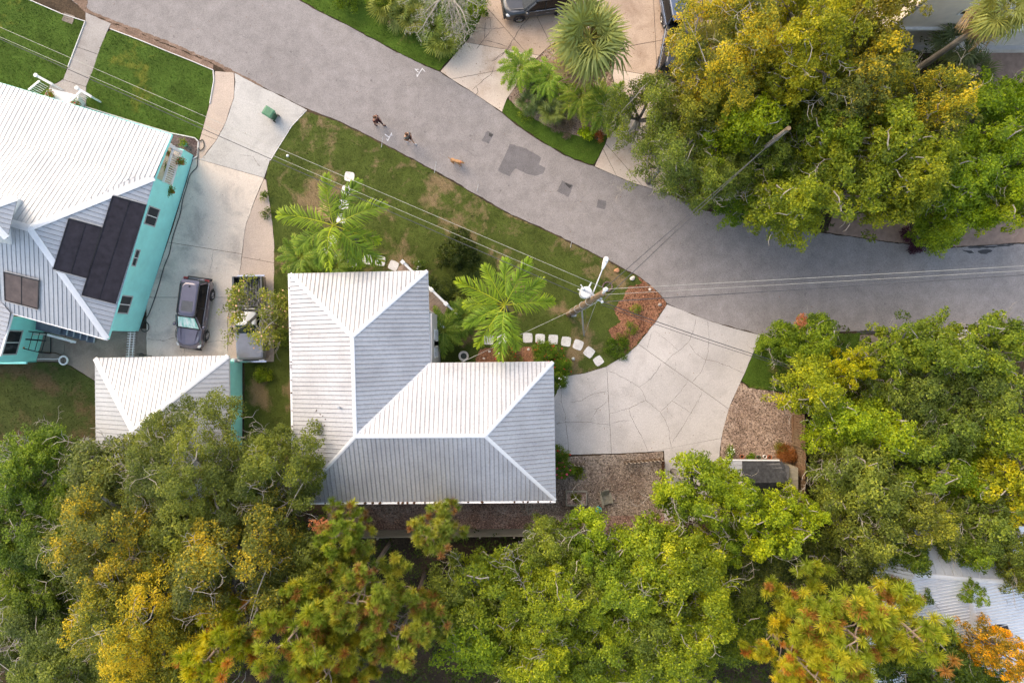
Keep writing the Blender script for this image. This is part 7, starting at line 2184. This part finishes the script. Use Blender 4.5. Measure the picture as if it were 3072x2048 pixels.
feather_palm(1000, 676, 6.0, 'tall feather palm with yellowing tips on the lawn near the pale driveway', (95, 62, 165, 205, 22, 240, 270, 318, 300, 128, 340), 1.16, PG, dead=(9,), elev=(0.25, -0.1, 0.05, -0.2, 0.0, -0.35, 0.75, -0.25, -0.5, -0.35, -0.4))
feather_palm(1515, 915, 5.6, 'bright green feather palm between the roof wing and the utility pole', (118, 88, 150, 30, 5, 205, 232, 262, 285, 60, 175), 1.06, [(1.25, 1.2, 0.8), (1.1, 1.15, 0.8), (1.5, 1.35, 0.8), (0.9, 1.0, 0.8)], elev=(0.1, -0.1, 0.2, 0.0, -0.15, 0.1, 0.2, 0.3, -0.1, 0.25, -0.2))
date = lambda px, py, h, lab, s, tn: feather_palm(px, py, h, lab, [k * 137.5 for k in range(22)], s, tn, 0.10, FRS, name='date_palm', elev=[0.35 - 0.045 * k for k in range(22)])
date(1825, 318, 1.5, 'spreading date palm beside the right hand pale driveway', 1.35, [(0.8, 0.82, 0.8), (0.65, 0.72, 0.7)])
date(1745, 290, 1.5, 'date palm in the middle of the palm bed', 1.1, [(0.8, 0.78, 0.7), (0.68, 0.72, 0.65)])
date(1562, 205, 1.7, 'bright date palm at the left corner of the palm bed', 1.05, [(0.8, 0.9, 0.8), (0.68, 0.8, 0.75)])
date(1650, 235, 1.5, 'date palm below the big fan palm', 1.05, [(0.7, 0.85, 0.75), (0.8, 0.95, 0.8)])
date(1330, 990, 1.6, 'dark shaggy palm between the deck steps and the bird bath', 1.2, [(0.6, 0.7, 0.75), (0.7, 0.8, 0.8)])
date(1395, 950, 1.3, 'small dark palm under the bright feather palm', 1.0, [(0.5, 0.6, 0.6), (0.6, 0.7, 0.7)])
date(905, 770, 1.5, 'dark palm at the upper left corner of the main roof', 1.15, [(0.75, 0.85, 0.85), (0.6, 0.7, 0.7)])
date(1010, 800, 1.2, 'low dark palm against the upper edge of the main roof', 0.95, [(0.5, 0.6, 0.6), (0.6, 0.7, 0.7)])

def fan_palm(px, py, h, label, n, s, tints, dead=0, name='fan_palm', el0=0.9, el1=-0.9, group=None, trunk_r=0.17):
    q = P(px, py, h)
    t = thing(name, (q.x, q.y, 0), label, 'palm', group)
    mb = MB()
    mb.tube([(0, 0, -0.1), (0.05, 0.0, h * 0.5), (0, 0, h)], [trunk_r * 1.2, trunk_r, trunk_r], 10); mb.build('trunk', M['bark'], t, local=True)
    for i in range(n + dead):
        dd = i >= n
        f = (i / max(1, n - 1)) if not dd else 1.0
        el = el0 + (el1 - el0) * f - (0.05 if dd else 0)
        rf_ = random.Random(int(px) * 100 + i)
        o = link('dead_frond' if dd else 'frond', FAND[i % 2] if dd else FANS[i % 4], t, (0, 0, h - (0.55 if dd else 0.0)), (rf_.uniform(-0.5, 0.5), -el + rf_.uniform(-0.25, 0.25), i * 2.39996 + (0.7 if dd else 0) + rf_.uniform(-0.3, 0.3)))
        k = s * rf_.uniform(0.78, 1.15) * (1.12 if dd else 1.0)
        o.scale = (k, k, k)
        tn = (1, 1, 1) if dd else tints[i % len(tints)]
        o.color = (tn[0], tn[1], tn[2], 1)
    return t
fan_palm(1768, 115, 7.0, 'large fan palm with a skirt of dead fronds at the top edge', 40, 1.36, [(1.1, 1.05, 0.9), (0.9, 0.92, 0.85), (1.35, 1.15, 0.8)], 26)
fan_palm(2120, 150, 7.2, 'orange fringed fan palm under the golden oak', 20, 0.95, [(1.2, 1.05, 0.8), (1.5, 1.1, 0.6)], 8)
fan_palm(3015, 28, 9.5, 'tall fan palm with drooping fronds in front of the beige house', 26, 1.0, [(1.15, 1.05, 0.8), (1.35, 1.1, 0.7)], 8)
fan_palm(2870, 130, 3.0, 'dull grey green fan palm below the beige house wall', 14, 0.95, [(0.55, 0.6, 0.75), (0.7, 0.72, 0.8)], 0)
fan_palm(2920, 215, 2.4, 'dull low fan palm above the vivid green trees', 14, 0.95, [(0.5, 0.55, 0.65), (0.65, 0.68, 0.75)], 0)
for i, (px, py, s, tn, lab) in enumerate(((1640, 310, 0.62, (0.75, 0.85, 0.9), 'small fan palm in the left part of the palm bed'), (1615, 270, 0.6, (0.6, 0.7, 0.75), 'low dark fan palm between the two date palms'), (1655, 340, 0.6, (1.1, 1.15, 0.8), 'yellow green palmetto at the edge of the palm bed'), (1585, 310, 0.55, (0.7, 0.85, 0.75), 'palmetto nearest the pale driveway corner'),
        (1300, 90, 0.72, (0.9, 1.05, 0.7), 'palmetto under the grey dead branches'), (1250, 60, 0.7, (1.2, 1.05, 0.6), 'yellowed palmetto left of the grey dead branches'), (1335, 130, 0.7, (1.2, 1.2, 0.7), 'palmetto at the tip of the upper verge'), (1165, 20, 0.7, (1.2, 1.1, 0.6), 'yellow green palmetto near the top edge left of the driveway'), (1370, 60, 0.7, (0.8, 1.0, 0.7), 'palmetto beside the cracked opposite driveway'), (1270, 10, 0.75, (0.8, 0.9, 0.7), 'palmetto at the top edge behind the dead branches'), (1210, 50, 0.65, (0.9, 0.95, 0.7), 'palmetto with a brown fan left of the dead branches'))):
    fan_palm(px, py, 0.7, lab, 14, s, [tn, (tn[0] * 0.85, tn[1] * 0.85, tn[2] * 0.9)], 2 if i in (5, 7, 10) else 0, 'palmetto', 1.1, -0.05, trunk_r=0.09)
# agave
q = P(1692, 305)
ag = thing('agave', (q.x, q.y, 0), 'dark blue green agave in the palm bed', 'agave')
for i in range(26):
    a = i * 2.39996; el = 1.2 - 1.0 * i / 26; L = 0.85
    d = Vector((math.cos(a) * math.cos(el), math.sin(a) * math.cos(el), math.sin(el))); s = Vector((-math.sin(a), math.cos(a), 0))
    V = [Vector((0, 0, 0.1)) - s * 0.05, Vector((0, 0, 0.1)) + s * 0.05, d * L * 0.5 + s * 0.055, d * L * 0.5 - s * 0.055, d * L + Vector((0, 0, -0.08)) + s * 0.006, d * L + Vector((0, 0, -0.08)) - s * 0.006]
    me = bpy.data.meshes.new('leaf'); me.from_pydata([tuple(v) for v in V], [], [(0, 1, 2, 3), (3, 2, 4, 5)])
    at = me.attributes.new('tint', 'FLOAT', 'POINT'); at.data.foreach_set('value', np.full(6, random.random(), np.float32)); me.materials.append(M['agave'])
    link('leaf', me, ag)

# grey dead branches with moss over the palmettos
q = P(1345, -10, 3.2)
dbr = thing('dead_tree', (q.x, q.y, 0), 'bare grey branches hung with moss reaching over the upper verge', 'dead tree')
mb = MB(); mb.tube([(0.3, 1.2, -0.1), (0.2, 0.9, 1.8), (0, 0.5, 3.0)], [0.2, 0.16, 0.12], 8); mb.build('trunk', M['bark'], dbr, local=True)
rgd = random.Random(12)
mb = MB(); mo = []
for i in range(9):
    a = R_(-165 + 150 * i / 8 + rgd.uniform(-8, 8)); L = rgd.uniform(1.8, 3.3)
    pts = [Vector((0, 0.5, 3.0))]
    for k in range(1, 7):
        a += rgd.uniform(-0.25, 0.25); pts.append(pts[-1] + Vector((math.cos(a), math.sin(a), rgd.uniform(-0.22, 0.12))) * (L / 6))
    mb.tube(pts, [0.06 * (1 - 0.8 * k / 6) + 0.006 for k in range(7)], 5, False)
    for k in range(1, 7):
        for s in (-1, 1):
            e = pts[k]; a2 = a + s * rgd.uniform(0.5, 1.1)
            for j in range(3):
                e2 = e + Vector((math.cos(a2), math.sin(a2), rgd.uniform(-0.3, 0.3))) * rgd.uniform(0.15, 0.32)
                mb.tube([e, e2], [0.014, 0.007], 4, False); mo.append(e2); e = e2; a2 += rgd.uniform(-0.5, 0.5)
mb.build('branches', M['twig'], dbr, local=True)
rsm = np.random.RandomState(3)
T_ = np.array([tuple(m) for m in mo]); idx = rsm.randint(0, len(T_), 3800)
C_ = T_[idx] + rsm.normal(size=(3800, 3)) * 0.09
V_, F_ = leaf_quads(C_, unit(rsm.normal(size=(3800, 3)) + np.array([0, 0, 0.6])), 0.13, 0.22, rsm)
link('moss', np_mesh('moss', V_, F_, M['moss'], np.repeat(rsm.uniform(0, 1, 3800), 4)), dbr)

# ------------------------------------------------------------------ shrubs and flowers
def shrub(px, py, r, h, label, mat='fresh', tint=(1, 1, 1), n=1500, leaf=0.09, flowers=None, nf=0, name='shrub', asp=0.55, clump=0.28, fsize=0.05, cat='shrub', z=0.03):
    q = P(px, py, h * 0.5)
    t = thing(name, (q.x, q.y, z), label, cat)
    me = shrub_mesh(int(px * 7 + py) % 9999, r, h, mat, n, leaf, asp, clump)
    o = link('foliage', me, t); o.color = (tint[0], tint[1], tint[2], 1)
    mb = MB()
    rg = random.Random(int(px))
    for k in range(5):
        a = rg.uniform(0, 6.28); mb.tube([(0, 0, -0.03), (math.cos(a) * r * 0.25, math.sin(a) * r * 0.25, h * 0.4), (math.cos(a) * r * 0.5, math.sin(a) * r * 0.5, h * 0.7)], [0.03, 0.02, 0.01], 5, False)
    mb.build('stems', M['bark'], t, local=True)
    if flowers:
        cv = me.vertices
        for k in range(nf):
            v = cv[rg.randrange(len(cv))].co
            MB().blob((v.x, v.y, v.z + 0.03), fsize * rg.uniform(0.7, 1.2), k, 1, 0.35, 0.6).build('flower', M[flowers], t, local=True)
    return t
shrub(1374, 755, 1.45, 2.3, 'dark round shrub on the lawn between the two feather palms', 'fresh', (0.24, 0.27, 0.45), 14000, 0.10, clump=0.36)
shrub(1330, 870, 0.95, 1.1, 'dark spiky shrub beside the white deck handrail', 'oak', (0.5, 0.62, 0.65), 3800, 0.13, asp=0.25)
shrub(1290, 850, 0.6, 0.9, 'dark shrub tucked at the roof corner above the deck', 'oak', (0.5, 0.62, 0.6), 2000, 0.11, asp=0.3)
shrub(1378, 900, 0.8, 0.9, 'dark grassy shrub left of the bright feather palm', 'oak', (0.55, 0.65, 0.6), 2500, 0.13, asp=0.22)
shrub(1258, 796, 0.5, 0.7, 'green shrub with white flowers beside the handrail end', 'oak', (0.6, 0.85, 0.6), 1500, 0.10, 'flower_white', 6, asp=0.25)
shrub(1300, 930, 0.42, 0.75, 'small bright shrub inside the deck against the wall', 'fresh', (0.9, 1.0, 0.8), 900, 0.09)
shrub(1640, 1065, 1.1, 0.7, 'low green flowering plants inside the curve of stepping stones', 'fresh', (0.6, 0.8, 0.7), 4200, 0.08, 'flower_red', 26, clump=0.25)
shrub(1690, 1095, 0.7, 0.9, 'green shrub with red flowers at the corner of the roof wing', 'fresh', (0.5, 0.7, 0.6), 2400, 0.08, 'flower_red', 16)
shrub(1678, 1140, 0.5, 1.0, 'green shrub with white flowers beside the garage end of the roof', 'fresh', (0.45, 0.62, 0.55), 1800, 0.08, 'flower_white', 8)
shrub(1530, 1065, 0.9, 0.5, 'low red flowering plants along the roof wing edge', 'oak', (0.8, 0.85, 0.7), 2200, 0.08, 'flower_red', 14)
shrub(1690, 1400, 0.75, 1.6, 'oleander bush with pink flowers at the lower corner of the roof', 'fresh', (0.5, 0.68, 0.6), 3800, 0.11, 'flower_pink', 34, asp=0.3, fsize=0.07)
shrub(1682, 1362, 0.55, 1.3, 'oleander bush with red flowers beside the cracked driveway', 'fresh', (0.5, 0.65, 0.6), 2200, 0.11, 'flower_red', 20, asp=0.3, fsize=0.06)
shrub(1735, 1415, 0.5, 0.3, 'low green weeds growing in the shells', 'fresh', (0.7, 0.75, 0.6), 700, 0.08)
shrub(1728, 1492, 0.35, 0.5, 'straggly plants growing in the planter box', 'oak', (1.0, 1.0, 0.6), 450, 0.09)
shrub(1905, 930, 0.35, 0.4, 'grassy tuft in the upper part of the orange mulch', 'fresh', (0.8, 0.9, 0.7), 420, 0.12, asp=0.15)
shrub(1892, 985, 0.42, 0.5, 'grassy tuft in the lower part of the orange mulch', 'fresh', (0.6, 0.75, 0.6), 600, 0.13, asp=0.15)
shrub(1855, 1040, 0.95, 0.25, 'dark green ground cover between the mulch and the last stone', 'fresh', (0.42, 0.6, 0.45), 2600, 0.07, clump=0.22)
shrub(2195, 1352, 0.28, 0.6, 'white flowering plant by the lean-to roof', 'fresh', (0.5, 0.7, 0.6), 600, 0.08, 'flower_white', 18, fsize=0.04)
shrub(2245, 1372, 0.32, 0.5, 'leafy potted plants in front of the shingled shed', 'fresh', (0.6, 0.8, 0.6), 700, 0.08)
shrub(2360, 1360, 0.55, 1.1, 'rust brown ornamental grass by the board fence', 'redleaf', (0.7, 0.75, 0.5), 2200, 0.22, asp=0.10, clump=0.35)
shrub(2340, 1345, 0.5, 0.7, 'brown green weeds beside the rust brown grass', 'oak', (0.9, 0.8, 0.6), 1200, 0.12, asp=0.2)
shrub(1760, 405, 0.45, 0.5, 'bright broad leaved plant at the foot of the date palm', 'fresh', (1.2, 1.3, 0.6), 500, 0.16)
shrub(1790, 415, 0.35, 0.45, 'bronze bromeliad at the edge of the palm bed', 'redleaf', (0.9, 0.8, 0.6), 320, 0.22, asp=0.14)
shrub(1690, 380, 0.7, 0.5, 'dry brown grassy clump in the palm bed', 'moss', (0.6, 0.45, 0.35), 1500, 0.22, asp=0.08)
shrub(1580, 345, 0.55, 0.35, 'grassy tufts on the verge beside the driveway corner', 'oak', (0.9, 1.1, 0.6), 900, 0.13, asp=0.12)
shrub(2750, 735, 0.55, 0.6, 'purple leaved hedge curving along the paver drive, lower half', 'purple', (1, 1, 1), 1800, 0.12, asp=0.3)
shrub(2725, 700, 0.5, 0.6, 'purple leaved hedge curving along the paver drive, upper half', 'purple', (1.2, 1, 1), 1500, 0.12, asp=0.3)
shrub(2788, 728, 0.4, 0.5, 'green plant with an orange ring in the hedge corner', 'fresh', (0.7, 0.9, 0.7), 700, 0.10)
q = P(2790, 720, 0.6); o = MB().torus((q.x, q.y, 0.6), 0.26, 0.045, 24, 6).build('orange_ring', M['flower_orange']); props(o, 'orange curved garden ornament in the lime shrub by the road', 'ornament')
shrub(1140, 5, 0.9, 1.3, 'dark shrub at the top edge over the upper verge', 'fresh', (0.6, 0.75, 0.6), 3000, 0.10)
shrub(1425, 25, 0.9, 1.4, 'green bush beside the opposite driveway at the top edge', 'fresh', (0.75, 0.9, 0.7), 3000, 0.10)
shrub(1040, -5, 1.0, 1.3, 'dark bush at the top edge above the road bend', 'fresh', (0.5, 0.62, 0.5), 3000, 0.10)
shrub(795, 590, 0.28, 0.5, 'scraggly weed at the edge of the pink driveway strip', 'fresh', (0.5, 0.6, 0.5), 420, 0.09, asp=0.4)
shrub(798, 640, 0.3, 0.5, 'dark weed lower down the pink driveway strip', 'fresh', (0.4, 0.5, 0.45), 420, 0.09, asp=0.4)
shrub(790, 1120, 0.55, 0.6, 'low green plants in front of the pickup truck', 'fresh', (0.7, 0.8, 0.6), 1400, 0.10)
shrub(850, 1010, 0.75, 1.6, 'leafy bush with peach buds between the pickup and the roof', 'oak', (0.85, 1.0, 0.7), 2600, 0.12, None, 0)
shrub(855, 900, 0.6, 1.4, 'leafy bush by the truck bed against the roof edge', 'oak', (0.75, 0.9, 0.65), 1800, 0.12)
for i, (px, py, z, lab, fl) in enumerate(((508, 458, 1.36, 'red flowering pot plant at the porch end', 'flower_red'), (503, 500, 1.36, 'leafy pot plant in the middle of the porch', None), (541, 487, 1.36, 'hanging flower basket outside the porch rail', 'flower_red'), (512, 573, 1.2, 'yellow green hanging plant at the lower end of the porch rail', None),
                                 (146, 281, 0.75, 'red flowering pot plant by the left entry railing', 'flower_red'), (228, 307, 0.75, 'red flowering pot plant by the right entry railing', 'flower_red'), (548, 428, 0.06, 'small seedling in the mulch corner', None))):
    q = P(px, py, z + 0.4)
    t = thing('potted_plant', (q.x, q.y, z), lab, 'pot plant')
    MB().lathe((0, 0, 0), [(0.09, 0), (0.13, 0.2), (0.14, 0.24), (0.10, 0.24)], 12).build('pot', M['terracotta'], t, local=True)
    me = shrub_mesh(300 + i, 0.22, 0.28, 'fresh', 260, 0.085)
    o = link('foliage', me, t, (0, 0, 0.22)); o.color = (0.75, 0.8, 0.6, 1)
    if fl:
        for k in range(9):
            v = me.vertices[(k * 97) % len(me.vertices)].co
            MB().blob((v.x, v.y, v.z + 0.26), 0.045, k, 1, 0.3, 0.7).build('flower', M[fl], t, local=True)

# understory below the groves: one dense dark mass nobody could count
UND = [[(-60, 1420), (300, 1420), (900, 1500), (1040, 1600), (2000, 1600), (2160, 1560), (2420, 1540), (2560, 1560), (2560, 2120), (-60, 2120)],
       [(2400, 1000), (3140, 1000), (3140, 1560), (2400, 1540)], [(2060, 330), (2150, 200), (2160, -60), (2740, -60), (2740, 200), (2860, 300), (3140, 330), (3140, 620), (2840, 640), (2500, 640), (2460, 690), (2212, 645), (2108, 620), (2010, 560)],
       [(730, 1300), (870, 1340), (890, 1480), (735, 1480)]]
rsu = np.random.RandomState(9)
Cs = []; tns = []
for up_ in UND:
    poly = W2(up_)
    xs = [p[0] for p in poly]; ys = [p[1] for p in poly]
    nb_ = int((max(xs) - min(xs)) * (max(ys) - min(ys)) * 2.0)
    X = rsu.uniform(min(xs), max(xs), nb_); Y = rsu.uniform(min(ys), max(ys), nb_)
    k = inside(poly, X, Y); X, Y = X[k], Y[k]
    for x, y in zip(X, Y):
        m_ = rsu.randint(25, 70); r = rsu.uniform(0.25, 0.7)
        d = unit(rsu.normal(size=(m_, 3))); d[:, 2] = np.abs(d[:, 2])
        c = np.array((x, y, 0.1 + 2.2 * rsu.uniform(0, 1) ** 2)) + d * r * np.array((1, 1, 0.8))
        Cs.append(c); tns.append(np.clip(np.full(m_, rsu.uniform(0.1, 0.7)) + rsu.normal(0, 0.1, m_), 0, 1))
Cs = np.concatenate(Cs); tns = np.concatenate(tns)
V_, F_ = leaf_quads(Cs, unit(rsu.normal(size=Cs.shape) * 0.6 + np.array([0, 0, 0.8])), 0.17, 0.5, rsu)
o = link('understory', np_mesh('understory', V_, F_, M['oak'], np.repeat(tns, 4)))
o.color = (0.42, 0.52, 0.40, 1)
props(o, 'low dark undergrowth filling the floor of the groves', 'undergrowth', None, 'stuff')

# fallen leaves scattered on paving and soil
Cs = []
for poly_, dn_, zz in ((DT, 2.0, 0.058), (DM, 0.7, 0.058), (DL, 0.35, 0.058), ([(980, 1500), (1600, 1500), (1990, 1380), (1990, 1600), (980, 1600)], 22.0, 0.052), (ROAD_LO[2:-1] + list(reversed(ROAD_HI[1:-1])), 0.25, 0.032)):
    poly = W2(poly_); xs = [p[0] for p in poly]; ys = [p[1] for p in poly]
    n = int((max(xs) - min(xs)) * (max(ys) - min(ys)) * dn_)
    X = rsu.uniform(min(xs), max(xs), n); Y = rsu.uniform(min(ys), max(ys), n); k = inside(poly, X, Y)
    Cs.append(np.stack([X[k], Y[k], np.full(k.sum(), zz)], 1))
Cs = np.concatenate(Cs)
V_, F_ = leaf_quads(Cs, unit(rsu.normal(size=Cs.shape) * 0.12 + np.array([0, 0, 1.0])), 0.075, 0.5, rsu)
V_[:, 2] = np.maximum(V_[:, 2], 0.034)
o = link('fallen_leaves', np_mesh('fallen_leaves', V_, F_, M['deadleaf'], np.repeat(rsu.uniform(0, 0.6, len(Cs)), 4)))
o.color = (0.55, 0.42, 0.4, 1)
props(o, 'brown fallen leaves strewn over paving and the side path', 'leaves', None, 'stuff')

# loose chips and shells lying on the beds
def chips(poly_px, dens, size, asp, zz, mat, color, label, name, seed):
    r_ = np.random.RandomState(seed)
    poly = W2(poly_px); xs = [q[0] for q in poly]; ys = [q[1] for q in poly]
    n = int((max(xs) - min(xs)) * (max(ys) - min(ys)) * dens)
    X = r_.uniform(min(xs), max(xs), n); Y = r_.uniform(min(ys), max(ys), n); k = inside(poly, X, Y)
    C = np.stack([X[k], Y[k], zz + r_.uniform(0, 0.03, k.sum())], 1)
    V, F = leaf_quads(C, unit(r_.normal(size=C.shape) * 0.35 + np.array([0, 0, 1.0])), size, asp, r_)
    V[:, 2] = np.maximum(V[:, 2], zz - 0.005)
    o = link(name, np_mesh(name, V, F, M[mat], np.repeat(r_.uniform(0, 1, len(C)) ** 1.5, 4)))
    o.color = color
    return props(o, label, name.replace('_', ' '), None, 'stuff')
chips(MULCH, 110, 0.11, 0.45, 0.08, 'chip', (0.85, 0.42, 0.29, 1), 'orange bark chips on the bed beside the utility pole', 'bark_chips', 1)
chips([(2221, 1146), (2247, 1163), (2304, 1172), (2345, 1180), (2385, 1225), (2390, 1370), (2163, 1370), (2163, 1330), (2169, 1287), (2186, 1226), (2204, 1183)], 110, 0.11, 0.45, 0.045, 'chip', (1.0, 0.8, 0.68, 1), 'tan bark chips on the oval bed beside the cracked driveway', 'bark_chips', 2)
chips([(1670, 1374), (1866, 1364), (1986, 1356), (1986, 1540), (1640, 1540), (1640, 1500), (1672, 1500)], 120, 0.085, 0.7, 0.05, 'chip', (0.85, 0.75, 0.65, 1), 'pale broken shells covering the small fenced yard', 'shells', 3)
chips([(1000, 1500), (1640, 1500), (1640, 1545), (2030, 1545), (2030, 1600), (1000, 1600)], 90, 0.10, 0.6, 0.046, 'chip', (1.2, 0.85, 0.75, 1), 'brown leaf chips along the side path by the plank fence', 'leaf_chips', 4)
chips([(1560, 334), (1524, 294), (1601, 186), (1650, 140), (1831, 208), (1845, 390), (1740, 412), (1640, 384)], 60, 0.10, 0.5, 0.036, 'chip', (0.8, 0.52, 0.40, 1), 'brown bark chips under the palms of the palm bed', 'bark_chips', 5)
